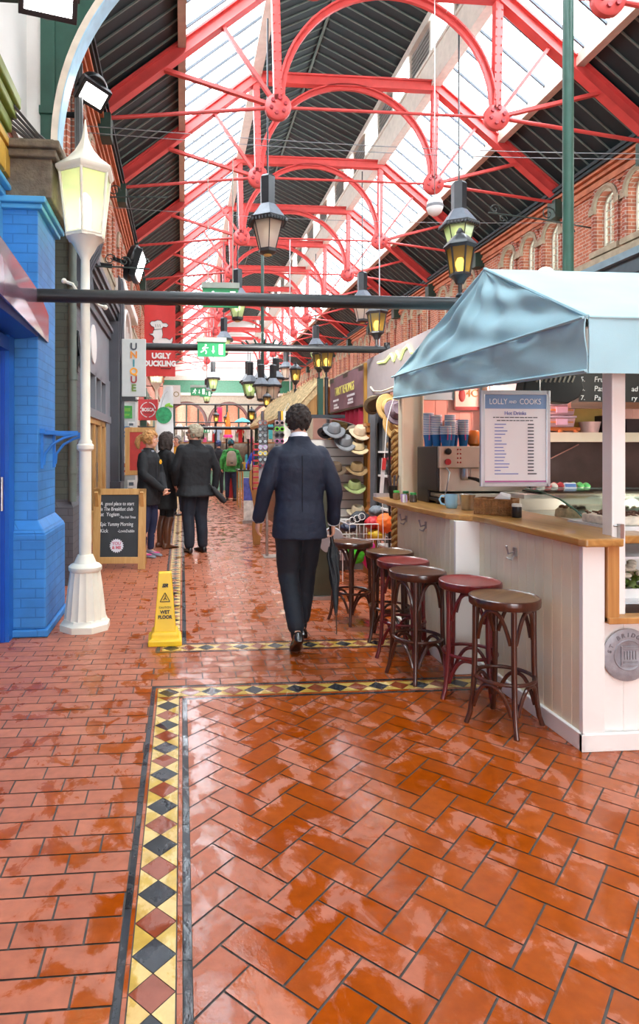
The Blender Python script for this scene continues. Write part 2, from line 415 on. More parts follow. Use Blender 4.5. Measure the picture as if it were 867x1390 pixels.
def strip(rect, along, p=0.1283, phase=0):
    x0, x1, y0, y1 = rect; g = 0.0016
    lo, hi = (y0, y1) if along == 'Y' else (x0, x1); w0, w1 = (x0, x1) if along == 'Y' else (y0, y1); wm = (w0+w1)/2
    k = 0; t = lo
    D = lambda a, b: (b, a) if along == 'Y' else (a, b)
    while t < hi:
        tm = t+p/2
        put(shrink([D(t,wm),D(tm,w0),D(t+p,wm),D(tm,w1)], g), rect, 3 if (k+phase) % 2 else 2, 0.0003)
        for wv in (w0, w1):
            put(shrink([D(tm, wv),D(t+p, wm),D(t+1.5*p, wv)], g), rect, 4, 0.0003)
        if k == 0:
            for wv in (w0, w1): put(shrink([D(t-p/2, wv),D(t, wm),D(tm, wv)], g), rect, 4, 0.0003)
        t += p; k += 1
def line(rect, along, mi=2, L=0.22):
    x0, x1, y0, y1 = rect
    t, hi = (y0, y1) if along == 'Y' else (x0, x1)
    while t < hi:
        e = min(hi, t+L)
        put([(x0,t+.001),(x1,t+.001),(x1,e-.001),(x0,e-.001)] if along == 'Y' else [(t+.001,y0),(e-.001,y0),(e-.001,y1),(t+.001,y1)], rect, mi, 0.0002)
        t = e
XR, YF = 5.2, 24.0
herring((0.03, XR, 0.5, 3.722))
running((-1.9, -0.183, 0.5, YF))
running((-0.183, XR, 3.948, 4.598))
running((0.033, 3.4, 4.806, YF))
strip((-0.143, -0.017, 0.5, 3.772), 'Y', phase=0)
strip((-0.143, XR, 3.776, 3.904), 'X', phase=0)
strip((-0.143, -0.017, 4.765, YF), 'Y', phase=1)
strip((-0.143, XR, 4.635, 4.762), 'X', phase=0)
line((-0.180,-0.161,0.5,3.945),'Y'); line((0.004,0.028,0.5,3.745),'Y'); line((0.028,XR,3.724,3.746),'X'); line((-0.161,XR,3.923,3.945),'X')
line((-0.158,-0.146,0.5,3.92),'Y',1,.11); line((-0.014,0.001,0.5,3.75),'Y',1,.11); line((0.004,XR,3.749,3.772),'X',1,.11); line((-0.158,XR,3.907,3.921),'X',1,.11)
line((-0.180,-0.161,4.60,YF),'Y'); line((0.004,0.030,4.785,YF),'Y'); line((-0.161,XR,4.60,4.618),'X'); line((0.03,XR,4.783,4.803),'X')
line((-0.158,-0.146,4.62,YF),'Y',1,.11); line((-0.014,0.001,4.785,YF),'Y',1,.11); line((-0.158,XR,4.62,4.632),'X',1,.11); line((0.004,XR,4.765,4.781),'X',1,.11)
FLBR = brick('tiled_floor_beyond', '#b25338', '#c2664a', '#4c4641', bw=0.215, bh=0.108, msize=0.004, rough=0.4, bump=0.1)
_n = FLBR.node_tree.nodes; _cb = [x for x in _n if x.type == 'COMBXYZ'][0]; _sp = [x for x in _n if x.type == 'SEPXYZ'][0]
FLBR.node_tree.links.new(_sp.outputs['X'], _cb.inputs['X']); FLBR.node_tree.links.new(_sp.outputs['Y'], _cb.inputs['Y'])
def fquad(x0, x1, y0, y1, z, mi):
    o = len(FV); FV.extend([(x0,y0,z),(x1,y0,z),(x1,y1,z),(x0,y1,z)]); FF.append((o,o+1,o+2,o+3)); FM.append(mi)
fquad(-1.9, XR, 0.5, YF, -0.0035, 0)
fquad(-3.0, 9.2, -8.0, 0.5, -0.001, 5); fquad(XR, 9.2, 0.5, YF, -0.001, 5); fquad(-3.0, -1.9, 0.5, YF, -0.001, 5); fquad(-3.0, 9.2, YF, 52, -0.001, 5)
fm = bpy.data.meshes.new('floor'); fm.from_pydata(FV, [], FF); fm.polygons.foreach_set('material_index', FM)
for m_ in (GROUT, TERRA, TBLAK, TREDS, TYELL, FLBR): fm.materials.append(m_)
fm.update(); fo = bpy.data.objects.new('floor', fm); COL.objects.link(fo); struct(fo, 'wet terracotta tiled floor with diamond borders')

# ================================================================== WALLS AND ROOF
XL, XRW, YB, YE, ZC = -1.47, 8.70, -8.0, 50.0, 7.25
REDB = brick('red_brick', '#a8583f', '#8d4634', '#b8a294', msize=0.009)
REDB2 = brick('orange_brick', '#b9694a', '#a45a40', '#bfa794', msize=0.009)
TERC = mat('terracotta_moulding', '#b9704f', 0.7, var=0.2, scale=5, bump=.2)
STONE = mat('buff_stone', '#a2937c', 0.8, var=0.2, scale=6, bump=.3, bscale=40)
GRNDK = mat('dark_green_boards', '#0d2124', 0.6, var=0.2, scale=3)
RIBM = mat('pale_green_rib', '#66726a', 0.6)
CREAM = mat('cream_timber', '#cfc4b6', 0.6, var=0.08)
BARM = mat('grey_glazing_bar', '#3c424b', 0.5)
RED = mat('red_oxide_paint', '#cf4c48', 0.42, var=0.10, scale=4)
WHITEP = mat('white_plaster', '#e6e3de', 0.7, var=0.05, scale=2, bump=.08, bscale=25)
def wallL():
    mb = MB(); mb.bx(XL-.3, XL, YB, YE, 0, ZC, 0)
    struct(mb.build('wall_left', [REDB]))
    mb = MB()
    for k, (dz, dx, mi) in enumerate(((-.62,.05,0),(-.54,.09,0),(-.46,.06,0),(-.30,.10,0),(-.20,.16,0),(-.10,.2,1),(-.02,.24,1))):
        mb.bx(XL, XL+dx, YB, YE, ZC+dz, ZC+dz+(.10 if k in (2,) else .075), mi)
    struct(mb.build('trim_left', [TERC, GRNDK]))
wallL()
def windowsL():
    dg_ = mat('dark_upper_glass','#3a3f42',.12,var=.3); 
    for i,c in enumerate([7.4,8.4,9.4,10.4,12.2,13.1,15.0,15.9,16.8,18.9,19.8,20.7,22.5,23.4,24.3,26.1,27.0,29.0,30.0]):
        mb = MB(); mb.prism([(c-.28,4.95),(c+.28,4.95)]+arc(c,6.0,.28,0,PI,10),XL,XL+.012,'YZ',0)
        mb.tube([(XL+.03,y,z) for y,z in [(c+.33,4.95)]+arc(c,6.0,.33,0,PI,10)+[(c-.33,4.95)]],.06,6,1); mb.tube([(XL+.02,y,z) for y,z in arc(c,6.0,.45,0,PI,10)],.05,6,2); mb.bx(XL,XL+.1,c-.42,c+.42,4.83,4.95,2)
        struct(mb.build('window_left_%d'%(i+1),[dg_,REDB2,STONE]))
    mb = MB(); mb.bx(XL,XL+.08,6.6,YE,4.6,4.83); struct(mb.build('trim_left_sill',[STONE]))
windowsL()
def arch_hole_wall(x_in, x_out, y0, y1, z0, z1, wins, w, zs, zt, mb, mi, sill):
    """wall slab (inner face x_in) with round-headed openings; wins = list of centre Y; zs sill, zt springing"""
    ys = [y0] + [v for c in wins for v in (c-w/2, c+w/2)] + [y1]
    for i in range(0, len(ys)-1, 2): mb.bx(x_in, x_out, ys[i], ys[i+1], z0, z1, mi)
    for c in wins:
        mb.bx(x_in, x_out, c-w/2, c+w/2, z0, zs, mi)
        n = 10; ar = arc(c, zt, w/2, 0, PI, n)
        poly = ar + [(c-w/2, z1), (c+w/2, z1)]
        for i in range(n):
            q = [ar[i], ar[i+1], (ar[i+1][0], z1), (ar[i][0], z1)]
            if abs(q[0][0]-q[1][0]) > 1e-4: mb.prism(q, x_in, x_out, 'YZ', mi)
WINR = [5.4,6.4,7.4, 8.9,9.9,10.4+.2, 11.5, 12.45]
WINR = [6.0,7.0, 8.8,9.75, 11.5,12.45, 14.36,15.36,16.36]
for k in range(9):
    b0 = 19.65+3.6*k
    WINR += [b0-1.0, b0, b0+1.0]
WINR = [y for y in WINR if y < YE-1]
WW, WS, WT = 0.62, 5.62, 6.52
def wallR():
    mb = MB(); mb.bx(XRW, XRW+.4, YB, 5.0, 0, ZC); arch_hole_wall(XRW, XRW+.4, 5.0, YE, 0, ZC, WINR, WW, WS, WT, mb, 0, 0)
    struct(mb.build('wall_right', [REDB2]))
    mb = MB()
    for k, (dz, dx, mi) in enumerate(((-.40,.05,0),(-.33,.09,0),(-.26,.06,0),(-.16,.12,0),(-.08,.2,0),(-.02,.26,1),(.05,.3,1))):
        mb.bx(XRW-dx, XRW+.1, YB, YE, ZC+dz, ZC+dz+.075, mi)
    n0 = int(YE/.25)
    struct(mb.build('trim_right', [TERC, GRNDK]))
    mb = MB()                                   # string course and sill band under the windows
    mb.bx(XRW-.10, XRW, YB, YE, 5.36, 5.46, 0); mb.bx(XRW-.22, XRW, YB, YE, 5.24, 5.36, 0); mb.bx(XRW-.30, XRW, YB, YE, 5.10, 5.24, 1); mb.bx(XRW-.2, XRW, YB, YE, 4.8, 5.1, 2)
    struct(mb.build('trim_sill_course', [STONE, mat('blue_grey_fascia', '#6d8792', .5), mat('dark_fascia','#3a4a52',.5)]))
    mb = MB()                                   # stone hoods, reveals and brick mullions
    for c in WINR:
        for rr, dx, mi in ((WW/2+.05,.07,0),(WW/2+.16,.04,1)):
            mb.tube([(XRW-dx*.5, y, z) for y, z in arc(c, WT, rr, 0, PI, 10)], .055, 6, mi)
        for sgn in (-1,1):
            mb.bx(XRW-.05, XRW, c+sgn*(WW/2+.05)-.045, c+sgn*(WW/2+.05)+.045, WS, WT, 1)
            mb.bx(XRW-.07, XRW, c+sgn*(WW/2+.09)-.09, c+sgn*(WW/2+.09)+.09, WT-.10, WT+.06, 0)
        mb.bx(XRW-.09, XRW+.1, c-WW/2-.12, c+WW/2+.12, WS-.12, WS, 0)
    struct(mb.build('trim_window_hoods', [STONE, REDB]))
wallR()
def windowR():
    gl = glass('clear_window_glass'); fr = mat('cream_window_frame', '#d9d0bd', .5); bar = mat('lead_bars', '#8d8b80', .5)
    mb = MB(); mb.prism([(-WW/2,0),(WW/2,0)]+arc(0, WT-WS, WW/2, 0, PI, 12), .20, .21, 'YZ')
    fb = MB(); fb.tube([(.2,-WW/2,0),(.2,WW/2,0)]+[(.2,y,z) for y,z in arc(0,WT-WS,WW/2,0,PI,12)], .03, 6, closed=True)
    bb = MB()
    for k in range(1,4): bb.tube([(.2,-WW/2+WW*k/4,0),(.2,-WW/2+WW*k/4,WT-WS+WW*.36)], .008, 5)
    for k in range(1,7): bb.tube([(.2,-WW/2,k*.17),(.2,WW/2,k*.17)], .008, 5)
    r = T('window_arched', 'round headed window in the brick wall', 'window')
    del r['label'], r['category']; r['kind'] = 'structure'
    mb.build('pane', gl, r); fb.build('window_frame', fr, r); bb.build('glazing_bars', bar, r)
    for i, c in enumerate(WINR):
        o = r if i == 0 else dup(r); o.location = (XRW, c, WS); o.name = 'window_%d' % (i+1); o['kind'] = 'structure'
windowR()

def frosted(name,tint,k):
    m = bpy.data.materials.new(name); m.use_nodes = True; n, l = nt(m); n.remove(n['Principled BSDF'])
    ns = n.new('ShaderNodeTexNoise'); ns.inputs['Scale'].default_value = 1.5; mr = n.new('ShaderNodeMapRange'); mr.inputs['To Min'].default_value = k-.08; mr.inputs['To Max'].default_value = k+.08; l.new(ns.outputs['Fac'],mr.inputs['Value'])
    t = n.new('ShaderNodeBsdfTransparent'); t.inputs['Color'].default_value = (*lin(tint),1); d = n.new('ShaderNodeBsdfTranslucent'); d.inputs['Color'].default_value = (*lin(tint),1); mx = n.new('ShaderNodeMixShader')
    l.new(mr.outputs['Result'],mx.inputs[0]); l.new(t.outputs[0],mx.inputs[1]); l.new(d.outputs[0],mx.inputs[2]); l.new(mx.outputs[0],n['Material Output'].inputs['Surface']); return m
# roof section (X, Z): foot, rafters, lantern
FZ, CZ, HX0, HX1 = 7.25, 9.62, 1.62, 5.68
def rz_l(x): return FZ + (x-XL)*(CZ-FZ)/(HX0-XL)
def rz_r(x): return FZ + (XRW-x)*(CZ-FZ)/(XRW-HX1)
def roof():
    off = .17
    mb = MB()
    mb.prism([(XL-.2,rz_l(XL-.2)+off),(0.0,rz_l(0)+off),(0.0,rz_l(0)+off+.06),(XL-.2,rz_l(XL-.2)+off+.06)], YB, YE, 'XZ', 0)
    mb.prism([(7.2,rz_r(7.2)+off),(XRW+.3,rz_r(XRW+.3)+off),(XRW+.3,rz_r(XRW+.3)+off+.06),(7.2,rz_r(7.2)+off+.06)], YB, YE, 'XZ', 0)
    # lantern roof
    mb.prism([(1.35,11.30),(3.65,12.40),(3.65,12.46),(1.30,11.36)], YB, YE, 'XZ', 0)
    mb.prism([(5.95,11.30),(3.65,12.40),(3.65,12.46),(6.0,11.36)], YB, YE, 'XZ', 0)
    y = YB+.1
    while y < YE:                               # ribs between the boards
        mb.bar((XL-.1,y,rz_l(XL-.1)+off-.015),(0,y,rz_l(0)+off-.015), .026,.03,1); mb.bar((7.2,y,rz_r(7.2)+off-.015),(XRW+.2,y,rz_r(XRW+.2)+off-.015), .026,.03,1)
        mb.bar((1.5,y,11.355),(3.65,y,12.385),.03,.03,1); mb.bar((5.8,y,11.355),(3.65,y,12.385),.03,.03,1)
        y += .34
    mb.tube([(3.65,YB,12.33),(3.65,YE,12.33)], .04, 6, 1)
    struct(mb.build('ceiling', [GRNDK, RIBM]), 'dark green boarded roof with pale ribs')
    mb = MB()                                   # timber edges of the skylights and lantern plates
    mb.bar((0.0,YB,rz_l(0)+.10),(0.0,YE,rz_l(0)+.10), .14,.22,0); mb.bar((7.2,YB,rz_r(7.2)+.10),(7.2,YE,rz_r(7.2)+.10), .16,.22,0)
    for x in (HX0-.0, HX1+.0):
        mb.bx(x-.11, x+.11, YB, YE, 9.62, 10.36, 0); mb.bx(x-.14, x+.14, YB, YE, 10.30, 10.38, 0); mb.bx(x-.12, x+.12, YB, YE, 11.2, 11.4, 0)
        y = YB
        while y < YE: mb.bx(x-.06,x+.06,y-.05,y+.05,10.3,11.3,0); y += 1.3
    struct(mb.build('trim_roof', [CREAM]), 'cream timber plates along the roof lights')
    mb = MB(); y = YB; k = 0                    # louvre panels between the lantern panes
    while y < YE-1.2:
        if k % 2:
            for x in (HX0, HX1):
                mb.bx(x-.01,x+.01,y+.05,y+1.25,10.36,11.22); [mb.box((x-(.02 if x>3 else -.02), y+.65, 10.45+q*.11), (.012,1.18,.10), 0, rot=(0,(.35 if x>3 else -.35),0)) for q in range(7)]
        y += 1.3; k += 1
    struct(mb.build('trim_louvres', [mat('grey_louvre','#8d8a84',.7)]))
    gl = frosted('skylight_glass','#fbfdff',.22)
    mb = MB()
    mb.prism([(0.02,rz_l(0.02)+off),(HX0-.1,rz_l(HX0-.1)+off),(HX0-.1,rz_l(HX0-.1)+off+.012),(0.02,rz_l(0.02)+off+.012)], YB, YE, 'XZ')
    mb.prism([(7.18,rz_r(7.18)+off),(HX1+.1,rz_r(HX1+.1)+off),(HX1+.1,rz_r(HX1+.1)+off+.012),(7.18,rz_r(7.18)+off+.012)], YB, YE, 'XZ')
    y = YB; k = 0
    while y < YE-1.2:
        if k % 2 == 0:
            for x in (HX0, HX1): mb.bx(x-.006,x+.006,y+.05,y+1.25,10.38,11.2)
        y += 1.3; k += 1
    o = struct(mb.build('window_skylights', gl)); bb = MB(); y = YB+.2
    while y < YE:
        bb.bar((0.0,y,rz_l(0)+off-.02),(HX0-.1,y,rz_l(HX0-.1)+off-.02),.032,.05); bb.bar((7.2,y,rz_r(7.2)+off-.02),(HX1+.1,y,rz_r(HX1+.1)+off-.02),.032,.05)
        y += .62
    bb.build('glazing_bars', BARM, o)
roof()
# far gable wall with arches, near end wall behind the viewer
def farwall():
    mb = MB(); g = mat('sage_green_fascia','#2f6e55',.5)
    mb.prism([(XL-.3,7.2),(XRW+.3,7.2),(XRW+.3,8.0),(6,10.2),(6,11.6),(3.65,12.6),(1.3,11.6),(1.3,10.2),(XL-.3,8.0)], YE, YE+.3, 'XZ', 0)
    k = 0
    while k < 12: mb.bx(XL, XRW, YE-.015, YE, 7.3+k*.32, 7.32+k*.32, 3); k += 1  # thin greyer horizontal lines across the gable
    mb.bx(XL-.3, XRW+.3, YE-.15, YE+.2, 6.9, 7.25, 1); mb.bx(XL-.3, XRW+.3, YE-.1, YE+.2, 5.9, 6.9, 2); mb.bx(XL-.3, XRW+.3, YE-.2, YE+.2, 5.7, 5.92, 1)
    struct(mb.build('wall_far', [WHITEP, mat('pale_grey_stone','#b9b5aa',.7), g, mat('gable_line_grey','#a5a29c',.7)]))
    mb = MB()
    cs = [0.35, 3.65, 6.95]
    for i, c in enumerate(cs):
        ar = arc(c, 3.6, 1.45, 0, PI, 16)
        for q in range(16):
            a, b = ar[q], ar[q+1]
            if abs(a[0]-b[0]) > 1e-4: mb.prism([a, b, (b[0],5.7),(a[0],5.7)], YE-.1, YE+.3, 'XZ', 0)
        mb.tube([(x, YE-.12, z) for x, z in arc(c, 3.6, 1.52, 0, PI, 16)], .12, 6, 1)
        mb.bx(c-1.65, c-1.45, YE-.15, YE+.3, 0, 3.6, 1); mb.bx(c+1.45, c+1.65, YE-.15, YE+.3, 0, 3.6, 1)
    mb.bx(XL-.3, -1.1, YE-.1, YE+.3, 0, 5.7, 0); mb.bx(8.4, 9.0, YE-.1, YE+.3, 0, 5.7, 0)
    for c in (2.0, 5.3): mb.bx(c-.2, c+.2, YE-.1, YE+.3, 3.6, 5.7, 0)
    struct(mb.build('trim_far_arches', [mat('taupe_plaster','#8c8578',.8), mat('maroon_paint','#4f2a28',.5)]))
    mb = MB(); mb.bx(XL-.3, XRW+.3, YE+2.0, YE+2.2, 0, 6)
    struct(mb.build('wall_beyond_arches', [mat('salmon_brick_far','#cf8f78',.8,var=.2)]))
    mb = MB()
    for x in (-.6,.35,1.3,2.7,3.65,4.6,6.0,7.9): mb.bx(x-.06,x+.06,YE+1.85,YE+2,0,5.5)
    for z in (2.6,3.3): mb.bx(XL,XRW,YE+1.85,YE+1.98,z-.07,z+.07)
    struct(mb.build('trim_far_windows', [mat('dark_green_joinery','#1e3b33',.5)]))
    mb = MB(); mb.bx(XL-.3, 0.2, YB-.2, YB, 0, 3.2); mb.bx(4.2, XRW+.4, YB-.2, YB, 0, 3.2); mb.bx(XL-.3, XRW+.4, YB-.2, YB, 3.2, 9.0); mb.prism([(XL-.3,9),(XRW+.4,9),(6,11.6),(3.65,12.6),(1.3,11.6)], YB-.2, YB, 'XZ')
    struct(mb.build('wall_near', [WHITEP]))
farwall()

# ------------------------------------------------------------------ red iron trusses
TY = [8.05, 11.08, 13.97, 17.93, 21.45, 25.05, 28.6, 32.2, 35.8, 39.4, 43.0, 46.6]
def truss():
    r = T('roof_truss', 'x', 'truss', group='red iron roof trusses')
    hz = 7.45; hubs = (1.67, 5.64)
    mb = MB(); mb.bar((HX0-.05,0,CZ),(HX1+.05,0,CZ), .16,.20); mb.bar((HX0-.05,0,CZ+.1),(HX1+.05,0,CZ+.1), .24,.04); mb.build('collar_beam', RED, r)
    for sg, hx, fx, cx in ((0,hubs[0],XL,HX0),(1,hubs[1],XRW,HX1)):
        mb = MB(); d = Vector((cx-fx,0,CZ-FZ))
        mb.bar((fx,0,FZ-.05),(cx,0,CZ+.02), .12,.22); mb.bar((fx,0,FZ+.08),(cx,0,CZ+.13), .24,.04); mb.bar((fx,0,FZ-.17),(cx,0,CZ-.10), .20,.03)
        mb.build('rafter', RED, r)
        mb = MB(); mb.bar((cx,0,CZ),(hx,0,hz+.1), .14,.14, up=(0,1,0))
        for q in range(12): 
            for s2 in (-.05,.05): mb.ell((cx+(hx-cx)*q/11+s2,-.075,CZ-.1-(CZ-hz-.4)*q/11),(.018,.018,.018),6,4)
        mb.build('post', RED, r)
        mb = MB(); mb.lathe([(.02,-.07),(.20,-.07),(.235,-.04),(.235,.04),(.20,.07),(.02,.07)], (hx,0,hz), 24, axis='Y')
        h = mb.build('hub', RED, r)
        bb = MB()
        for q in range(6):
            a = q*PI/3+.3; bb.lathe([(.035,-.10),(.035,-.06)], (hx+.13*math.cos(a),0,hz+.13*math.sin(a)), 6, axis='Y')
        bb.build('bolts', mat('dark_red_bolt','#a02c33',.5), h)
        fn = rz_l if sg == 0 else rz_r
        for px in ((.69,-.36) if sg == 0 else (6.65,7.65)):
            b = MB(); z = fn(px)-.08
            b.bar((hx,0,hz),(px,0,z), .06,.09, up=(0,1,0)); b.build('strut', RED, r)
        b = MB(); b.tube([(hx,0,hz),(fx+(.1 if sg==0 else -.1),0,FZ-.13)], .035, 8); b.build('tie_rod', RED, r)
        b = MB(); b.bx(fx-.05+(0.12 if sg==0 else -.12)-.1, fx-.05+(0.12 if sg==0 else -.12)+.2,-.16,.16,FZ-.5,FZ-.1); b.build('wall_shoe', mat('dark_green_iron','#2d4a41',.5), r)
    b = MB(); b.tube([(hubs[0],0,hz),(hubs[1],0,hz)], .028, 8); b.build('tie_rod', RED, r)
    b = MB(); cxm = (hubs[0]+hubs[1])/2; n = 28
    pts = [(cxm+1.93*math.cos(PI*i/n), 0, 7.60+1.93*math.sin(PI*i/n)) for i in range(n+1)]
    for i in range(n): 
        up = Vector((pts[i][0]-cxm,0,pts[i][2]-7.6)); b.bar(pts[i],pts[i+1],.06,.13,up=up); b.bar(Vector(pts[i])+up*.02,Vector(pts[i+1])+up*.02,.16,.03,up=up)
    b.build('arch_brace', RED, r)
    names = ['nearest', 'second nearest', 'third', 'fourth', 'fifth', 'sixth', 'seventh', 'eighth', 'ninth', 'tenth', 'eleventh', 'farthest']
    for i, y in enumerate(TY):
        o = r if i == 0 else dup(r)
        o.location = (0, y, 0); o['label'] = 'red iron roof truss with bolted hubs, %s from the viewer' % (names[i] if i in (0,11) else names[i].replace(' nearest',''))
truss()
# ================================================================== LEFT SIDE
BLUB = brick('blue_painted_brick', '#3a88cc', '#3480c6', '#2f76b8', msize=0.006, rough=0.55, bump=0.5, var=0.12)
BLUP = mat('blue_gloss_paint', '#1f62b8', 0.35, var=0.08, scale=3)
BLUD = mat('royal_blue_paint', '#1b4fb0', 0.35, var=0.08, scale=3)
SKYP = mat('sky_blue_paint', '#58a9d8', 0.4, var=0.08, scale=3)
GREYB = brick('grey_painted_brick', '#5a5c62', '#54565c', '#4a4c52', msize=0.006, rough=0.6, bump=0.4, var=0.12)
GRNB = brick('green_grey_painted_brick', '#59645a', '#535d54', '#48524a', msize=0.006, rough=0.6, bump=0.4, var=0.12)
GREYP = mat('slate_grey_paint', '#4d4f57', 0.5, var=0.08, scale=3)
GREYL = mat('mid_grey_paint', '#83858d', 0.5, var=0.06, scale=3)
BLACKI = mat('black_iron', '#1b1c1e', 0.4, var=0.2)
BLACKM = mat('satin_black', '#141416', 0.35, var=0.15)
CREAMI = mat('cream_iron_paint', '#e9e2cf', 0.42, var=0.05, scale=6)
WHITEG = mat('white_gloss', '#f1efec', 0.35, var=0.03)
PINE = wood('pine_timber', '#b98548', '#d0a060', 'Z')
STEEL = mat('brushed_steel', '#b9b8b6', 0.3, metal=1.0, var=0.1, scale=30)
CABLE = mat('grey_cable', '#b9b6b2', 0.6)
def blue_shop():
    o = MB()
    o.bx(-1.5,-1.13,5.15,5.83,0.86,3.42)
    struct(o.build('wall_blue_pilaster', BLUB, bevel=.008))
    o = MB(); o.bx(-1.5,-1.055,5.07,5.9,0.06,0.80)
    b0 = [(-1.5,5.07),(-1.055,5.07),(-1.055,5.9),(-1.5,5.9)]; b1 = [(-1.5,5.15),(-1.13,5.15),(-1.13,5.83),(-1.5,5.83)]
    o.rings([[(x,y,.80) for x,y in b0],[(x,y,.90) for x,y in b1]],0,False); o.bx(-1.5,-1.035,5.05,5.92,0,0.06)
    struct(o.build('trim_blue_plinth', BLUB, bevel=.012))
    o = MB(); o.bx(-1.5,-1.40,2.0,5.15,2.28,3.5,0); o.bx(-1.5,-1.36,2.0,4.2,0,2.3,0)
    o.bx(-1.5,-1.30,4.95,5.10,0,2.32,1)
    struct(o.build('wall_blue_shop', [SKYP, BLUP]))
    o = MB()
    for y in (4.22,4.58): o.bx(-1.42,-1.36,y,y+.36,.02,2.2)
    for y in (4.3,4.66):
        for z in (.2,1.15): o.bx(-1.37,-1.35,y,y+.2,z,z+.85)
    d = struct(o.build('door_1', BLUD, bevel=.004)); o = MB(); o.tube([(-1.33,4.86,1.0),(-1.33,4.86,1.25)],.012); o.build('door_handle', STEEL, d)
    o = MB(); o.bx(-1.40,-1.33,4.94,4.99,0,2.3); o.bx(-1.40,-1.30,3.9,5.1,2.2,2.3); struct(o.build('trim_door_frame', BLUD))
    o = MB()                                                    # soffit box under the sign
    o.prism([(-1.5,2.30),(-1.13,2.34),(-1.10,2.38),(-1.5,2.62)], 3.0, 5.14, 'XZ'); struct(o.build('trim_blue_soffit', BLUD))
    r = T('fascia_sign','shiny translucent plum fascia sign slanting over the blue doorway','sign')
    o = MB(); o.add([(-1.00,2.9,2.35),(-1.115,5.48,2.35),(-1.115,5.48,2.58),(-1.09,5.02,2.66),(-0.98,2.9,2.66),(-1.015,2.9,2.35),(-1.13,5.48,2.35),(-1.13,5.48,2.58),(-1.105,5.02,2.66),(-.995,2.9,2.66)],
        [(0,1,2,3,4),(9,8,7,6,5),(0,5,6,1),(1,6,7,2),(2,7,8,3),(3,8,9,4),(4,9,5,0)])
    m = mat('plum_acrylic','#74596a',0.12,var=.3,scale=3,spec=.8); o.build('panel', m, r)
    o = MB(); o.tube([(-1.012,2.9,2.665),(-1.10,5.02,2.665),(-1.125,5.48,2.585),(-1.125,5.48,2.35)],.006,5); o.build('edge_strip', mat('pewter','#8b8484',.35,metal=.8), r)
    # cornices above
    o = MB()
    for k,(dx,z0,z1) in enumerate(((.02,3.42,3.48),(.06,3.48,3.52),(.02,3.52,3.56))): o.bx(-1.5,-1.39+dx,1.5,5.15,z0,z1,0)
    for k,(dx,z0,z1) in enumerate(((.04,3.34,3.38),(.07,3.38,3.43))): o.bx(-1.5,-1.13+dx,5.15-dx,5.83+dx,z0,z1,0)
    o.bx(-1.5,-1.36,1.5,5.15,2.74,2.80,0); o.bx(-1.5,-1.33,1.5,5.15,2.80,2.84,0)
    struct(o.build('trim_sky_blue_moulding', SKYP, bevel=.01))
    o = MB()
    y = 2.0
    while y < 5.1: o.bx(-1.5,-1.34,y,y+.20,3.58,3.78); o.bx(-1.5,-1.36,y+.20,y+.215,3.58,3.78); y += .215
    o.bx(-1.5,-1.33,1.5,5.12,3.80,3.86)
    struct(o.build('trim_ochre_bricks', mat('ochre_glazed_brick','#c59a3c',.5,var=.2,island=.15), bevel=.006))
    o = MB()
    for k,(dx,z0,z1) in enumerate(((.0,3.86,3.92),(.03,3.92,4.02),(.07,4.02,4.10),(.10,4.10,4.2))): o.bx(-1.5,-1.35+dx,1.5,5.12,z0,z1)
    struct(o.build('trim_moss_cornice', mat('moss_green_paint','#7d8c3c',.5,var=.15), bevel=.015))
    o = MB()
    o.bx(-1.5,-1.02,5.13,5.95,3.43,3.74); o.bx(-1.5,-.98,5.09,6.0,3.74,3.80); o.bx(-1.5,-.95,5.06,6.03,3.80,3.86); o.bx(-1.5,-1.0,5.11,5.98,3.86,3.89)
    struct(o.build('trim_stone_corbel', mat('brown_sandstone','#6f6353',.85,var=.25,scale=14,bump=.5,bscale=50), bevel=.012))
    o = MB(); o.bx(-1.47,-1.43,-8,6.05,4.2,7.2); o.bx(-1.47,-1.29,6.05,6.45,3.9,7.2); struct(o.build('wall_white_upper', WHITEP))
    o = MB(); o.bx(-1.30,-1.17,6.02,6.12,3.9,7.2); o.bx(-1.31,-1.15,6.0,6.14,4.55,4.62); o.bx(-1.27,-1.2,6.0,6.03,3.95,4.5)
    pts = [(-1.2,4.6)]+[(1.27-2.40*math.cos(t),4.2+2.40*math.sin(t)) for t in [i*.1 for i in range(0,13)]]+[(.2,6.9),(-1.2,6.9)]
    o.prism(pts,6.04,6.10,'XZ')
    struct(o.build('pillar_green_arch', mat('bottle_green_paint','#2b5648',.45,var=.1)))
    o = MB()
    for R0,R1,y0,y1,mi in ((2.375,2.435,5.80,5.90,0),(2.365,2.376,5.80,6.00,1)):
        rs = []
        for i in range(0,29):
            t = i*PI/2/28; c_,s_ = math.cos(t),math.sin(t)
            rs.append([(1.27-R0*c_,y0,4.15+R0*s_),(1.27-R1*c_,y0,4.15+R1*s_),(1.27-R1*c_,y1,4.15+R1*s_),(1.27-R0*c_,y1,4.15+R0*s_)])
        rs = [[(1.27-R0,y0,3.88),(1.27-R1,y0,3.88),(1.27-R1,y1,3.88),(1.27-R0,y1,3.88)]]+rs
        o.rings(rs,mi,False)
    struct(o.build('trim_entrance_arch', [mat('cream_stone_arch','#ddd2bf',.6), mat('pale_blue_paint','#a9d3e8',.5)]))
    o = MB()
    for k in range(5):
        o.tube([(-1.40+.03*k,5.0,4.0+.02*k),(-1.25+.02*k,5.3,3.97+.012*k),(-1.05+.03*k,5.75,3.91+.01*k),(-.98+.02*k,6.1,3.92),(-1.02+.015*k,6.25,4.5),(-1.03+.015*k,6.3,5.2)],.012,5)
    tag(o.build('cable_bundle', mat('dark_cable','#5d5c5b',.6,island=.4)), 'bundle of loose electric cables draped over the stone corbel', 'cables')
    r = T('folding_bracket','blue iron wall bracket with two curved struts on the blue brick pillar','bracket')
    bm_ = mat('cobalt_iron','#2b7ccb',.45)
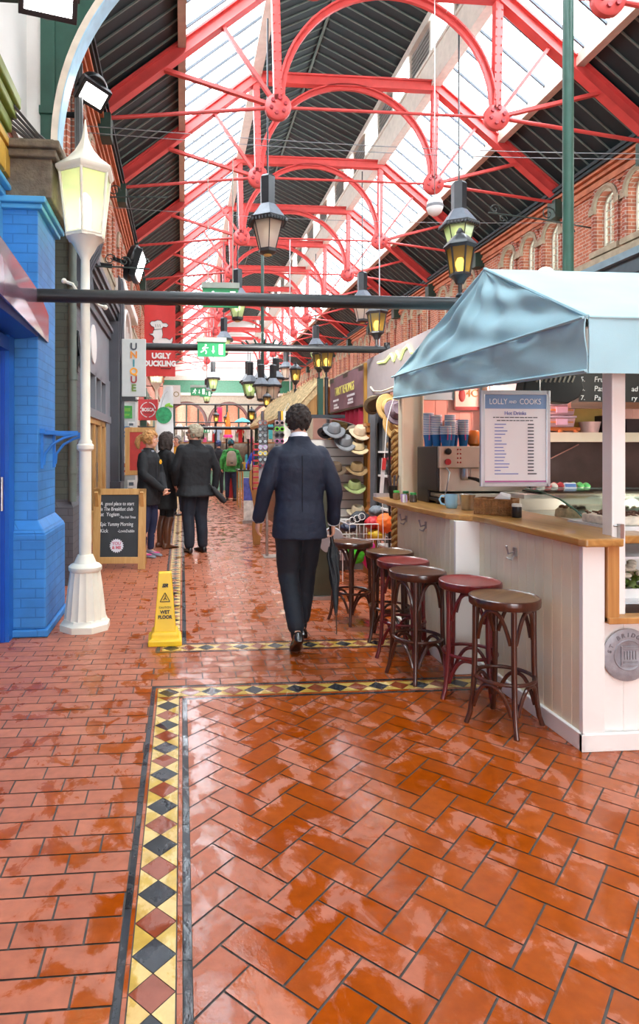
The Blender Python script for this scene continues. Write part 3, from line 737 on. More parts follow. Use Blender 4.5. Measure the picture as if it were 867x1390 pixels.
    for y in (5.27,5.74):
        o = MB(); o.bx(-1.13,-.84,y-.012,y+.012,1.575,1.605); o.bx(-1.13,-1.11,y-.02,y+.02,1.30,1.6); o.build('arm', bm_, r)
        o = MB(); o.tube([(-1.11,y,1.33),(-1.10,y,1.42),(-1.04,y,1.50),(-.95,y,1.55),(-.85,y,1.578)],.012,6); o.build('strut', bm_, r)
    o = MB(); o.bx(-1.13,-1.09,5.22,5.8,1.585,1.62); o.build('rail', bm_, r)
blue_shop()

# ---- cream lamp post
def lamp_post():
    r = T('lamp_post','cream cast iron lamp post with lit hexagonal lantern beside the blue pillar','lamp post',(-.785,5.29,0))
    o = MB(); o.lathe([(.205,0),(.205,.05),(.185,.065),(.175,.09)],seg=8,smooth=False,rot=PI/8); 
    n = 32; rs = []
    for z,ra in ((.09,.168),(.2,.155),(.35,.138),(.46,.122),(.47,.122)):
        rs.append([(ra*(1 if j%2 else .93)*math.cos(2*PI*j/n),ra*(1 if j%2 else .93)*math.sin(2*PI*j/n),z) for j in range(n)])
    o.rings(rs,0,False); o.lathe([(.122,.465),(.135,.48),(.135,.505),(.115,.525),(.09,.535),(.08,.56),(.062,.60)],seg=16,rot=PI/8)
    o.build('pedestal',CREAMI,r)
    o = MB(); o.lathe([(.05,.58),(.049,1.44),(.07,1.46),(.07,1.49),(.055,1.505),(.055,1.52),(.041,1.54),(.038,2.7),(.05,2.71),(.05,2.74),(.037,2.76),(.036,3.0),(.05,3.03),(.075,3.07),(.10,3.12),(.15,3.17)],seg=20); o.build('shaft',CREAMI,r)
    o = MB(); o.tube([(-.16,0,2.82),(-.10,0,2.80),(-.05,0,2.72),(.0,0,2.70),(.05,0,2.69),(.11,0,2.63),(.15,0,2.62)],.014,6); o.ell((-.17,0,2.825),(.022,.022,.022),8,6); o.ell((.16,0,2.615),(.022,.022,.022),8,6); o.build('ladder_bar',CREAMI,r)
    o = MB(); hx = lambda ra,z: [(ra*math.cos(PI/6+j*PI/3),ra*math.sin(PI/6+j*PI/3),z) for j in range(6)]
    a,b = hx(.155,3.19),hx(.215,3.68)
    for j in range(6): o.tube([a[j],b[j]],.012,6); o.tube([a[j],a[(j+1)%6]],.014,6); o.tube([b[j],b[(j+1)%6]],.014,6)
    o.rings([hx(.165,3.165),hx(.165,3.19)],0,False); o.rings([hx(.225,3.675),hx(.25,3.70),hx(.25,3.72),hx(.23,3.735),hx(.15,3.80),hx(.09,3.87),hx(.055,3.93),hx(.032,3.98),hx(.018,4.05),hx(.006,4.14)],0,False)
    o.build('lantern_frame',CREAMI,r)
    o = MB(); o.rings([hx(.150,3.195),hx(.208,3.675)],0,False,cap=False); o.build('panes', glass('frosted_lamp_glass','#eef6d4',.3,translucent=.5), r)
    o = MB(); o.lathe([(.02,3.2),(.045,3.25),(.05,3.42),(.045,3.5),(.015,3.54)],seg=12); o.build('lamp_bulb', emitter('greenish_lamp_glow','#f6ffd8',5.0), r, 'glowing greenish lamp bulb')
    return r
LP = lamp_post()
dup(LP, (-.66,16.6,0), 0, 'distant cream lamp post glowing beyond the white feather flag')

# ---- black cross poles and what hangs from them
def pole(x0,x1,y,z,r,label):
    o = MB(); o.tube([(x0,y,z),(x1,y,z)],r,14); t = T('cross_pole',label,'pole',(0,0,0),0,'black iron poles across the aisle')
    o.build('pole',BLACKI,t)
    for x in (x0,x1): o = MB(); o.lathe([(r*1.5,-.02),(r*1.5,.02)],(x,y,z),14,axis='X'); o.build('flange',BLACKI,t)
    o = MB(); o.tube([(x1,y,0),(x1,y,z+.08)],.035,10); o.build('upright',BLACKI,t)
pole(-1.34,4.68,4.95,2.622,.051,'thick black iron pole spanning the aisle nearest the viewer')
pole(-.52,2.34,7.15,2.60,.040,'black iron pole across the aisle carrying a green exit sign, behind the nearest pole')
pole(-1.2,2.8,18.0,2.07,.045,'distant thin black pole across the aisle above the far shoppers')
EXG = mat('exit_sign_green','#279a5e',.4,emit='#2fa368',estr=.05); EXW = mat('exit_sign_white','#eef5ee',.4,emit='#eef5ee',estr=.3)
def exit_sign(label, loc, w=.31, h=.17, s=1.0, rod=.2):
    r = T('exit_sign',label,'sign',loc,0,'green emergency exit signs')
    o = MB(); o.bx(-w/2,w/2,-.012,.012,-h/2,h/2); o.build('panel',EXG,r)
    o = MB(); o.bx(-w/2-.01,w/2+.01,-.03,.03,h/2,h/2+.05); o.tube([(-w*.35,0,h/2+.05),(-w*.35,0,h/2+.05+rod)],.005,5); o.tube([(w*.35,0,h/2+.05),(w*.35,0,h/2+.05+rod)],.005,5); o.build('lamp_housing',mat('exit_housing_grey','#a9b0a4',.4),r)
    o = MB()   # running figure, arrow and door
    y = -.015; k = h/.17
    def P(pts,rad): o.tube([(x*k,y,z*k) for x,z in pts],rad*k,6)
    o.ell((-.068*k,y,.048*k),(.013*k,.004,.013*k),8,6); P([(-.075,.03),(-.085,-.005)],.012); P([(-.085,-.005),(-.062,-.025),(-.068,-.055)],.008); P([(-.085,-.005),(-.105,-.025),(-.128,-.035)],.008); P([(-.075,.025),(-.05,.012),(-.04,.022)],.006); P([(-.078,.025),(-.1,.02),(-.108,.0)],.006)
    P([(.02,.04),(.02,-.02)],.007); o.add([(.0*k,y,-.015*k),(.04*k,y,-.015*k),(.02*k,y,-.05*k),(.0*k,y+.004,-.015*k),(.04*k,y+.004,-.015*k),(.02*k,y+.004,-.05*k)],[(0,1,2),(5,4,3),(0,3,4,1),(1,4,5,2),(2,5,3,0)])
    o.bx(.085*k,.135*k,y-.002,y+.002,-.06*k,.06*k)
    o.build('running_man_symbol',EXW,r)
    return r
ex = exit_sign('green running man exit sign fixed under the second black pole',(.325,7.08,2.565),.31,.16,rod=.0)
exit_sign('green exit sign with grey housing hanging just behind the nearest black pole',(.345,5.75,2.82),.32,.17,rod=1.2)
for i,(x,y,z,l) in enumerate(((.33,13.0,2.64,'small distant green exit sign, first one beyond the second pole'),(.62,17.0,2.95,'small distant green exit sign beside the far hanging lantern'),(.75,21.0,2.1,'tiny far green exit sign under the third pole'))):
    d = dup(ex,(x,y,z),0,l)
# ---- floodlights
def floodlight(label,loc,rot,w=.34,h=.24):
    r = T('floodlight',label,'floodlight',loc); r.rotation_euler = rot
    o = MB(); o.bx(-w/2,w/2,-.02,.07,-h/2,h/2); o.lathe([(.02,.06),(h*.62,.06),(h*.68,.10),(h*.62,.17),(.02,.19)],(0,0,.02),20,axis='Y'); o.v=[(x,-y if False else y,z) for x,y,z in o.v]; 
    for k in range(6): o.bx(-w*.36,w*.36,.15,.19,-h*.34+k*h*.13,-h*.34+k*h*.13+.008)
    o.build('housing',BLACKM,r,bevel=.006)
    o = MB(); o.bx(-w/2+.035,w/2-.035,-.026,-.018,-h/2+.035,h/2-.035); o.build('lamp_face',emitter('floodlight_glow','#ffffff',8.0),r,'white lit lamp face')
    o = MB(); o.bar((-w/2-.01,.04,0),(-w/2-.01,.2,0),.012,.03); o.bar((w/2+.01,.04,0),(w/2+.01,.2,0),.012,.03); o.bar((-w/2-.015,.2,0),(w/2+.015,.2,0),.03,.012); o.bar((0,.2,0),(0,.40,.0),.05,.05); o.build('bracket',BLACKM,r)
    return r
floodlight('large white floodlight at the top left above the white pillar',(-.86,4.22,4.39),(.75,0,.25),.37,.26)
floodlight('lit floodlight on the arch above the cream lamp post',(-.86,6.3,4.9),(.85,.22,.62),.30,.22)
floodlight('floodlight turned sideways on the grey shopfront beyond the lamp post',(-.62,9.4,4.12),(.30,0,1.52),.5,.40)
o = MB(); o.tube([(-.95,4.60,4.66),(-1.1,4.7,4.68),(-1.45,4.7,4.68)],.022,8); tag(o.build('support_pipe',BLACKM),'black pipe holding the large top left floodlight to the white wall','bracket')
o = MB(); o.tube([(-1.0,6.6,4.85),(-1.25,6.6,4.85),(-1.47,6.6,4.85)],.03,8); o.tube([(-.98,6.42,4.88),(-1.05,6.6,4.85)],.02,6); tag(o.build('support_pipe',BLACKM),'black pipe holding the floodlight on the arch','bracket')
o = MB(); o.tube([(-1.02,9.5,4.15),(-1.47,9.5,4.2)],.035,8); o.bx(-1.4,-1.2,9.4,9.6,4.2,4.5); tag(o.build('junction_box',BLACKM),'black junction box and arm on the wall beside the sideways floodlight','electric box')

# ---- grey shop
def grey_shop():
    o = MB(); o.bx(-1.5,-1.22,7.0,7.75,.9,3.9,0); o.bx(-1.5,-1.20,7.05,7.75,.9,3.9,1); o.bx(-1.5,-1.16,6.95,7.8,0,.84,1); o.rings([[(-1.5,6.95,.84),(-1.16,6.95,.84),(-1.16,7.8,.84),(-1.5,7.8,.84)],[(-1.5,7.0,.92),(-1.2,7.0,.92),(-1.2,7.75,.92),(-1.5,7.75,.92)]],1,False)
    struct(o.build('pillar_grey_shop',[GRNB,GREYB]))
    o = MB(); o.tube([(-1.17,6.97,.9),(-1.17,6.97,4.0)],.045,12); 
    for z in (1.2,2.2,3.2): o.tube([(-1.17,6.97,z),(-1.17,6.97,z+.06)],.055,12)
    tag(o.build('drainpipe',mat('green_grey_iron','#5d675f',.5)),'grey green drainpipe on the corner of the grey brick pillar','pipe')
    o = MB(); o.bx(-1.5,-1.38,7.75,12.3,2.75,4.2,0); o.bx(-1.5,-1.36,7.75,12.3,2.62,2.75,1)
    o.bx(-1.5,-1.34,7.75,12.3,3.55,3.68,2); o.bx(-1.5,-1.30,7.75,12.3,3.68,3.74,1); o.bx(-1.5,-1.36,7.75,9.6,0,2.62,1); o.bx(-1.5,-1.36,11.7,12.3,0,2.62,1); o.bx(-1.5,-1.34,7.75,12.3,1.95,2.08,1)
    for y in (9.6,10.28,10.96,11.64): o.bx(-1.5,-1.36,y-.05,y+.05,2.0,2.7,1)
    struct(o.build('wall_grey_shopfront',[GREYL,GREYL,GREYP]))
    o = MB(); o.bx(-1.48,-1.46,9.6,11.7,2.05,2.65); w_ = struct(o.build('window_transom', mat('dark_shop_glass','#39393c',.1,var=.2)))
    # pine door
    o = MB(); o.bx(-1.44,-1.37,9.62,9.74,0,1.98); o.bx(-1.44,-1.37,11.0,11.12,0,1.98); o.bx(-1.44,-1.37,9.62,11.7,1.86,1.98); o.bx(-1.44,-1.37,11.56,11.7,0,1.98); o.bx(-1.44,-1.38,9.74,11.0,0,.5); o.bx(-1.44,-1.38,10.32,10.42,0,1.9)
    d = struct(o.build('door_2', PINE, bevel=.006)); o = MB(); o.bx(-1.43,-1.42,9.74,11.6,.5,1.9); o.build('pane', mat('dark_door_glass','#6b6a66',.08,var=.5,scale=4), d)
    o = MB(); o.tube([(-1.35,10.36,.95),(-1.35,10.36,1.25)],.012); o.build('door_handle',STEEL,d)
    # cornice, consoles
    o = MB()
    for k,(dx,z0,z1) in enumerate(((.12,3.9,3.98),(.16,3.98,4.06),(.20,4.06,4.16))): o.bx(-1.5,-1.38+dx,7.75,12.9,z0,z1)
    for k,(dx,z0,z1) in enumerate(((.05,3.9,3.96),(.1,3.96,4.03),(.16,4.03,4.16))): o.bx(-1.5,-1.2+dx,6.98-dx,7.8+dx,z0,z1)
    struct(o.build('trim_grey_cornice',GREYP))
    o = MB()
    for y0,y1 in ((7.3,7.72),(12.35,12.75)):
        pr = [(-1.22,3.1),(-1.19,3.15),(-1.17,3.35),(-1.18,3.55),(-1.16,3.75),(-1.15,3.98),(-1.15,4.6),(-1.17,4.75),(-1.22,4.8)] if y0 > 10 else [(-1.22,3.1),(-1.10,3.15),(-1.06,3.35),(-1.08,3.55),(-.98,3.75),(-.92,3.98),(-.92,4.6),(-1.0,4.75),(-1.22,4.8)]
        o.prism(pr,y0,y1,'XZ')
        for k in range(3): 
            yy = y0+.1+k*(y1-y0-.2)/2
            o.tube([(x+.01,yy,z) for x,z in pr[1:8]],.02,6)
    struct(o.build('trim_grey_console',GREYP,bevel=.01))
    o = MB(); o.bx(-1.5,-1.2,12.3,12.95,.0,3.9); o.bx(-1.5,-1.16,12.25,13.0,0,.85); o.bx(-1.5,-1.22,12.95,13.5,0,3.9); o.tube([(-1.17,12.6,.85),(-1.17,12.6,3.9)],.05,10)
    struct(o.build('pillar_dark_grey',[GREYP]))
    r = T('oval_sign','white oval sign disc on the grey shopfront fascia','sign',(-1.38,10.1,3.1)); o = MB(); o.lathe([(.02,-.0),(.30,-.0),(.30,.02),(.02,.02)],seg=28,axis='X'); q = o.build('disc',WHITEG,r); 
    o = MB(); o.bx(-1.2,-1.19,7.2,7.55,2.35,2.75); o.tube([(-1.19,7.25,2.3),(-1.15,7.3,2.5),(-1.19,7.4,2.8),(-1.16,7.5,2.4)],.02,6)
    tag(o.build('iron_scroll_sign',BLACKI),'small black iron scroll on the grey brick pillar','ornament')
    o = MB(); o.tube([(-1.2,9.0,4.0),(-.9,9.0,4.0),(-.45,9.0,3.98)],.012,6)
    for cx_,cz_,s in ((-1.0,4.1,.09),(-.8,4.08,.08),(-.52,4.08,.07)):
        o.tube([(cx_+s*(1-t/14)*math.cos(t*.7),9.0,cz_+s*(1-t/14)*math.sin(t*.7)) for t in range(12)],.008,5)
    tag(o.build('iron_scroll_bracket',mat('green_black_iron','#33403c',.5)),'scrolled wrought iron bracket sticking out over the grey cornice','bracket')
    o = MB(); o.tube([(-1.47,9.1,4.9),(-1.2,9.1,5.0),(-.7,9.1,5.02),(-.2,9.1,5.03)],.01,6)
    for cx_,cz_,s in ((-1.2,5.12,.10),(-.95,5.10,.09)):
        o.tube([(cx_+s*(1-t/14)*math.cos(t*.7),9.1,cz_+s*(1-t/14)*math.sin(t*.7)) for t in range(12)],.008,5)
    tag(o.build('iron_scroll_bracket',mat('green_black_iron','#33403c',.5)),'upper wrought iron scroll bracket against the brick wall above the grey shop','bracket')
grey_shop()
def white_shop():
    o = MB()
    arch = arc(15.2,3.35,1.25,0,PI,14)
    o.bx(-1.5,-1.33,13.5,13.95,0,4.3); o.bx(-1.5,-1.33,16.45,17.6,0,4.3)
    for i in range(14):
        a,b = arch[i],arch[i+1]
        if abs(a[0]-b[0])>1e-4: o.prism([a,b,(b[0],5.0),(a[0],5.0)],-1.5,-1.33,'YZ')
    o.tube([(-1.30,y,z) for y,z in arc(15.2,3.35,1.33,0,PI,16)],.06,6); o.bx(-1.5,-1.2,13.5,17.6,4.85,5.05); o.bx(-1.5,-1.28,13.4,13.6,0,4.85)
    for k in range(5): o.bx(-1.33,-1.30,14.0+.5*k,14.06+.5*k,3.3,4.4)
    struct(o.build('wall_white_shop',WHITEP))
    o = MB(); o.bx(-1.46,-1.44,13.9,16.5,.4,4.5); struct(o.build('window_white_shop', mat('bright_shop_window','#cfd5d2',.15,var=.4,scale=1.5)))
    o = MB(); 
    for y in (13.98,14.9,15.6,16.4): o.bx(-1.44,-1.36,y-.06,y+.06,0,3.35)
    o.bx(-1.44,-1.36,13.9,16.5,2.35,2.5); o.bx(-1.44,-1.34,13.9,16.5,0,.45)
    struct(o.build('trim_red_shop_frame', mat('bright_red_paint','#cf2f35',.4)))
    cols = ['#4aa84c','#f0f0ee','#3b84c4','#222326','#d84a3a','#e9e9e4','#8aa0b0','#d88a3a']
    o = MB(); o.bx(-1.36,-.93,13.40,13.46,0,.28); o.bx(-1.36,-.93,13.40,13.46,2.45,2.62); o.bx(-.97,-.93,13.40,13.46,0,2.5); o.bx(-1.36,-1.32,13.40,13.46,0,2.5); struct(o.build('trim_shop_return_frame',WHITEG))
    o = MB(); o.bx(-1.32,-.97,13.42,13.44,.28,2.45); struct(o.build('window_shop_return', mat('bright_shop_window','#cfd5d2',.15,var=.4,scale=1.5)))
    for i,(x,z,w_,h) in enumerate(((-1.13,2.24,.20,.26),(-1.05,1.95,.14,.18),(-1.16,1.83,.16,.22),(-1.10,1.45,.22,.26),(-1.14,1.08,.20,.30),(-1.05,.70,.16,.26),(-1.17,.55,.14,.24))):
        r = T('poster', ['green and white poster','small pale poster','blue poster','white poster with dark lettering','red and grey poster','white notice','grey blue notice'][i]+' on the glass side panel left of the ponytail woman','poster',(x,13.40,z))
        o = MB(); o.bx(-w_/2,w_/2,-.006,.012,-h/2,h/2); c = cols[i]; c = '#f0f0ee' if i in (3,4) else c; o.build('sheet', mat('poster_%s'%c,c,.5,var=.3,scale=9), r)
        pc = ('#7fc04a','#59636b','#e8e2d4','#2c2d31','#b8322f','#59636b','#e8e2d4')[i]
        o = MB(); o.bx(-w_*.3,w_*.3,-.010,-.006,h*.05,h*.32); o.build('print', mat('poster_print_'+pc,pc,.5), r); o = MB(); o.bx(-w_*.35,w_*.2,-.010,-.006,-h*.3,-h*.15); o.build('print', mat('poster_print_'+pc,pc,.5), r)
    for k in range(7):       # further shop fronts down the left wall
        y0 = 17.8+4.4*k; o = MB(); c = [('#9c3a34','#d8cfc2'),('#dcd7cd','#2c4a3f'),('#2f5d52','#c9b48c'),('#c9c3b8','#6f4433'),('#5b6470','#e0dcd2'),('#7a2f2c','#cfc6b6'),('#35504a','#d9d3c6')][k]
        o.bx(-1.5,-1.3,y0,y0+4.3,2.5,3.4,0); o.bx(-1.5,-1.22,y0,y0+.4,0,3.6,1); o.bx(-1.5,-1.26,y0,y0+4.3,3.4,3.6,1); o.bx(-1.5,-1.42,y0+.4,y0+4.3,.5,2.5,2); o.bx(-1.5,-1.34,y0+.4,y0+4.3,0,.5,0)
        for q in range(1,4): o.bx(-1.45,-1.38,y0+.4+q*.97,y0+.46+q*.97,.5,2.5,1)
        struct(o.build('wall_shopfront_%d'%(k+1),[mat('front_'+c[0],c[0],.5),mat('front_'+c[1],c[1],.5),mat('mottled_shop_glass','#8f8a80',.12,var=.6,scale=2.5)]))  # glass is grey beige with uneven tone
white_shop()
# ---- hanging signs on the left
def signs():
    r = T('hanging_sign','pale grey projecting sign reading UNIQUE in multicoloured letters','sign',(-.525,7.075,2.35)); r.scale = (.554,.5,.554)
    o = MB(); o.bx(-.235,.235,-.05,.05,-.57,.57); o.build('panel',mat('pale_grey_sign','#b0b4b2',.5,var=.03),r,bevel=.01)
    o = MB(); o.bx(-.245,.03,-.06,.06,-.66,-.57); o.build('bracket',BLACKM,r)
    for i,(ch,c) in enumerate(zip('UNIQUE',('#3d4048','#cf7f2a','#2f7f8a','#d98e1e','#8a2f33','#5f7a2c'))):
        text(ch,.19,(-.0,-.056,.41-i*.163),FACE_NY,mat('letter_'+c,c,.5),r,'letter',ext=.006,bold=.006)
    r = T('shop_banner','tall red hanging banner with a white chef duck and UGLY DUCKLING','banner',(-.515,15.0,4.0))
    o = MB(); o.sheet(lambda u,v: (-.358+.716*u, .012*math.sin(u*7+v*3), -.83+1.66*v),10,16,.012); o.build('cloth',mat('scarlet_banner','#d83a38',.6,var=.05),r)
    o = MB(); o.tube([(-.95,0,.84),(.37,0,.84)],.015,6); o.tube([(-.95,0,-.4),(-.36,0,-.4)],.012,6); o.build('hanging_rod',BLACKI,r)
    y = -.03
    body = [(-.12,-.12),(-.17,-.02),(-.13,.06),(-.16,.11),(-.25,.15),(-.16,.17),(-.155,.22),(-.13,.25),(-.135,.31),(-.20,.34),(-.23,.40),(-.19,.45),(-.12,.45),(-.05,.48),(.03,.47),(.07,.41),(.15,.41),(.20,.36),(.16,.31),(.08,.32),(.05,.28),(.06,.22),(.07,.14),(.05,.06),(.14,.06),(.23,.02),(.30,.09),(.30,0),(.26,-.10),(.22,-.14)]
    o = MB(); n = len(body); cxm = sum(p[0] for p in body)/n; czm = sum(p[1] for p in body)/n
    o.prism(body,y,y+.01,'XZ'); o.build('duck_emblem',WHITEG,r)
    o = MB(); o.tube([(x,y-.004,z) for x,z in body],.007,5,closed=True); o.tube([(-.13,y-.004,.25),(.05,y-.004,.27)],.006,5)
    for xx in (-.09,-.04,.01): o.tube([(xx,y-.004,.31),(xx-.01,y-.004,.38)],.005,5)
    o.build('emblem_outline',BLACKM,r)
    text('UGLY',.17,(.03,y,-.36),FACE_NY,WHITEG,r,ext=.004,bold=.010); text('DUCKLING',.17,(.0,y,-.54),FACE_NY,WHITEG,r,ext=.004,bold=.010,sx=.86)
    o = MB(); o.bx(.02,.26,y,y+.006,-.66,-.635); o.build('small_print',mat('dark_maroon','#6a1c1c',.6),r)
    r = T('shop_sign','square red hanging sign with a white ring and white lettering','sign',(-.715,13.6,2.30))
    o = MB(); o.bx(-.205,.205,-.03,.03,-.22,.22); o.build('panel',mat('signal_red','#d2373c',.45,var=.04),r,bevel=.006)
    o = MB(); 
    for k in range(4): o.ring(.155,.010,(0,-.032,0),8,6,axis='Y',a0=k*PI/2+.12,a1=(k+1)*PI/2-.12)
    o.build('ring',WHITEG,r); text('BOSCA',.10,(0,-.034,.0),FACE_NY,WHITEG,r,bold=.004,sx=.8)
    o = MB(); o.bx(-.09,.09,-.036,-.03,-.07,-.06); o.tube([(-.55,0,.2),(-.2,0,.2)],.012,6); o.build('bracket',BLACKI,r)
    r = T('hanging_sign','white square sign ending in the letters LO beyond the red banner','sign',(-.32,20.0,3.18))
    o = MB(); o.bx(-.27,.27,-.04,.04,-.29,.29); o.build('panel',mat('soft_white_sign','#ebe9e3',.5,var=.03),r); o = MB(); o.tube([(-1.2,0,.26),(-.27,0,.26)],.015,6); o.build('bracket',BLACKI,r)
    text('Z',.26,(-.14,-.045,0),FACE_NY,mat('letter_blue','#6f9fd0',.5),r,'letter',shear=.3); text('L',.24,(-.01,-.045,0),FACE_NY,mat('letter_dark','#55504a',.5),r,'letter'); text('O',.24,(.14,-.045,0),FACE_NY,mat('letter_gold','#9a8a5a',.5),r,'letter')
    r = T('feather_flag','white feather flag printed with a green leafy oval, behind the two women','flag',(-.52,12.0,0))
    o = MB(); o.tube([(0,0,.02),(.02,0,1.2),(.08,0,2.1),(.2,0,2.5),(.36,0,2.64)],.010,6); o.lathe([(.16,0),(.16,.02),(.02,.04)],seg=16); o.build('flag_pole',STEEL,r)
    def ff(u,v):
        z = 1.2+1.44*v; xl = .03+.10*max(0,v-.3)+.22*max(0,v-.72)**1.3*3; xr = .37-.02*v
        xl = min(xl, xr-.01); return (xl+(xr-xl)*u, .02*math.sin(v*9+u*3), z)
    o = MB(); o.sheet(ff,8,24,.006); o.build('flag_cloth',mat('white_flag_cloth','#e9ebec',.7,var=.03),r)
    o = MB(); o.lathe([(.001,-.032),(.13,-.032),(.13,-.026),(.001,-.026)],(.21,0,1.52),24,axis='Y'); o.v=[((x-.21)*1.15+.18,y,(z-1.52)*1.2+2.10) for x,y,z in o.v]; q = o.build('green_oval',mat('leaf_green_print','#2f9a62',.6,var=.3,scale=18),r)
    o = MB(); o.ell((.25,-.03,2.29),(.06,.006,.028),8,6,rot=(0,-.5,0)); o.ell((.31,-.03,2.27),(.05,.006,.024),8,6,rot=(0,.3,0)); o.build('leaf_print',mat('lime_print','#8cc63f',.6),r)
    r = T('notice_frame','pine framed red notice board standing behind the woman with the ponytail','notice board',(-.72,11.1,0))
    o = MB()
    for x in (-.215,.215): o.bx(x-.04,x+.04,-.03,.03,1.02,1.84)
    for z in (1.80,1.06): o.bx(-.215,.215,-.025,.025,z-.04,z+.04)
    o.bx(.10,.14,.0,.03,0,1.1); o.bx(.0,.24,-.12,.15,0,.03)
    o.build('frame',PINE,r,bevel=.004); o = MB(); o.bx(-.18,.18,-.01,.01,1.06,1.80); o.build('board',mat('red_board','#b8352f',.5,var=.15),r)
signs()
def a_board():
    r = T('chalkboard_sign','pine framed chalkboard A board with handwritten white text next to the lamp post','sign',(-.765,7.86,0),-.06)
    o = MB(); w,h = .64,.98
    for x in (-w/2+.045,w/2-.045): o.bx(x-.045,x+.045,-.02,.02,0 if x>0 else 0,h)
    o.bx(-w/2,w/2,-.02,.02,h-.075,h); o.bx(-w/2,w/2,-.018,.018,.07,.15); o.xf(Matrix.Rotation(-.10,4,'X')); o.build('frame',wood('honey_pine','#b88a4e','#c99e62','Z',18),r,bevel=.004)
    o = MB(); o.bx(-w/2+.08,w/2-.08,-.006,.006,.14,h-.07); o.xf(Matrix.Rotation(-.10,4,'X')); bd = o.build('chalkboard',mat('slate_board','#2e3236',.6,var=.15,scale=5),r)
    o = MB()
    for x in (-w/2+.045,w/2-.045): o.bar((x,.0,h-.04),(x,.36,0.01),.04,.03)
    o.bar((-w/2+.05,.28,.2),(w/2-.05,.28,.2),.03,.05); o.build('rear_frame',PINE,r)
    ch = mat('chalk_white','#e9ebec',.9)
    def put(t,x,z,s,**k): 
        q = text(t,s,(x,-.012,z),FACE_NY,ch,bd,'chalk_writing',ext=.001,ax='LEFT',shear=.1,**k); M = Matrix.Rotation(-.10,4,'X'); v = M @ Vector((x,-.012,z)); q.location = v; q.rotation_euler = (PI/2-.10,0,0)
    L = -.235
    put('A  good place to start',L,.795,.062,sx=.74); put('is The Breakfast club',L,.730,.064,sx=.74); put('at  Yogism',L,.665,.064,sx=.85); put('-The Irish Times',.0,.630,.042,sx=.70)
    put('Epic Yummy Morning',L,.545,.066,sx=.70); put('Kick',L,.465,.064,sx=.85); put('-LovinDublin',-.02,.462,.05,sx=.78)
    o = MB(); pts = []
    for k in range(40): 
        a = 2*PI*k/40; ra = .088 if k%2 else .072; pts.append((-.03+ra*math.cos(a),.285+ra*math.sin(a)))
    o.prism(pts,-.014,-.008,'XZ'); o.xf(Matrix.Rotation(-.10,4,'X')); bg_ = o.build('starburst_badge',mat('badge_silver','#dcdfe8',.5,var=.03),bd)
    for tt,z,c in (('YOU',.312,'#c77f9a'),('& ME',.262,'#d06a7a')):
        q = text(tt,.05,(-.03,-.018,z),FACE_NY,mat('badge_'+c,c,.6),bd,'badge_lettering',ext=.001,bold=.002); q.location = Matrix.Rotation(-.10,4,'X') @ Vector((-.03,-.018,z)); q.rotation_euler = (PI/2-.10,0,0)
a_board()
def cone():
    r = T('wet_floor_sign','yellow wet floor caution cone standing on the wet tiles','caution sign',(-.128,4.86,0),.02)
    ym = mat('caution_yellow','#f2c21c',.38,var=.04)
    sq = lambda wx,wy,z: [(sx*wx/2,sy*wy/2,z) for sx,sy in ((-1,-1),(1,-1),(1,1),(-1,1))]
    o = MB(); o.rings([sq(.25,.25,0),sq(.25,.25,.035),sq(.24,.24,.045),sq(.205,.205,.05),sq(.20,.20,.085),sq(.165,.165,.10)],0,False); o.build('base',ym,r,bevel=.008)
    o = MB(); o.rings([sq(.165,.16,.095),sq(.135,.12,.28),sq(.098,.075,.525),sq(.09,.068,.53)],0,False); o.build('body',ym,r,bevel=.006)
    bk = mat('sign_black','#1e1a12',.5); M = math.atan2((.16-.075)/2,.43)
    def yy(z): return -(.08-(z-.095)/.43*(.0425))-.004
    for t,z,s,b in (('SIR',.435,.035,.002),('CAUTION',.275,.021,0),('WET',.242,.034,.0015),('FLOOR',.205,.034,.0015)):
        text(t,s,(0,yy(z)-.001,z),(PI/2-M,0,0),bk,r,ext=.0008,bold=b,shear=.3 if t=='SIR' else 0,sx=.95)
    o = MB(); tri = [(-.036,.318),(.036,.318),(0,.383)]
    for i in range(3): 
        a,b = tri[i],tri[(i+1)%3]; o.tube([(a[0],yy(a[1]),a[1]),(b[0],yy(b[1]),b[1])],.003,5)
    o.tube([(-.012,yy(.33),.33),(.0,yy(.345),.345),(.004,yy(.36),.36)],.003,5); o.tube([(.0,yy(.345),.345),(.014,yy(.333),.333)],.003,5); o.ell((.006,yy(.366),.366),(.004,.002,.004),6,4)
    o.build('warning_triangle',bk,r)
cone()
# ================================================================== SNACK STALL
TG = mat('white_boarding_shaded', '#ece5cb', .45, var=.04, scale=3)  # same white paint as TGW, its shaded tone put into the colour
TGW = mat('white_boarding', '#f0eeea', .4, var=.03, scale=3)
OAK = wood('oak_worktop', '#9a6a33', '#bf9050', 'Y', 16, .3, coat=.3)
OAKV = wood('oak_upright', '#a8713a', '#c58f52', 'Z', 16, .4)
PINKB = mat('white_boards_pink_glow', '#e8b3a4', .5, var=.05)  # pink lamp glow on white boards put into the colour
AWN = mat('sky_blue_canvas', '#a4cbd5', .75, var=.07, scale=2.5, bump=.08, bscale=200)
def boards(mb, a, b, z0, z1, th, mi=0, w=.085, inward=(0,0)):
    """tongue and groove boards standing between plan points a and b"""
    a, b = Vector((*a,0)), Vector((*b,0)); L = (b-a).length; n = max(1, round(L/w)); t = (b-a)/n; nn = Vector((t.y,-t.x,0)).normalized()
    g = .004
    for i in range(n):
        p, q = a+t*i, a+t*(i+1); e = t.normalized()*g
        f = [p+e*.2, p+e-nn*-.0, q-e, q-e*.2]
        pts = [p, p+e+nn*.004, q-e+nn*.004, q, q-nn*th, p-nn*th]
        mb.prism([(v.x,v.y) for v in pts], z0, z1, 'XY', mi)
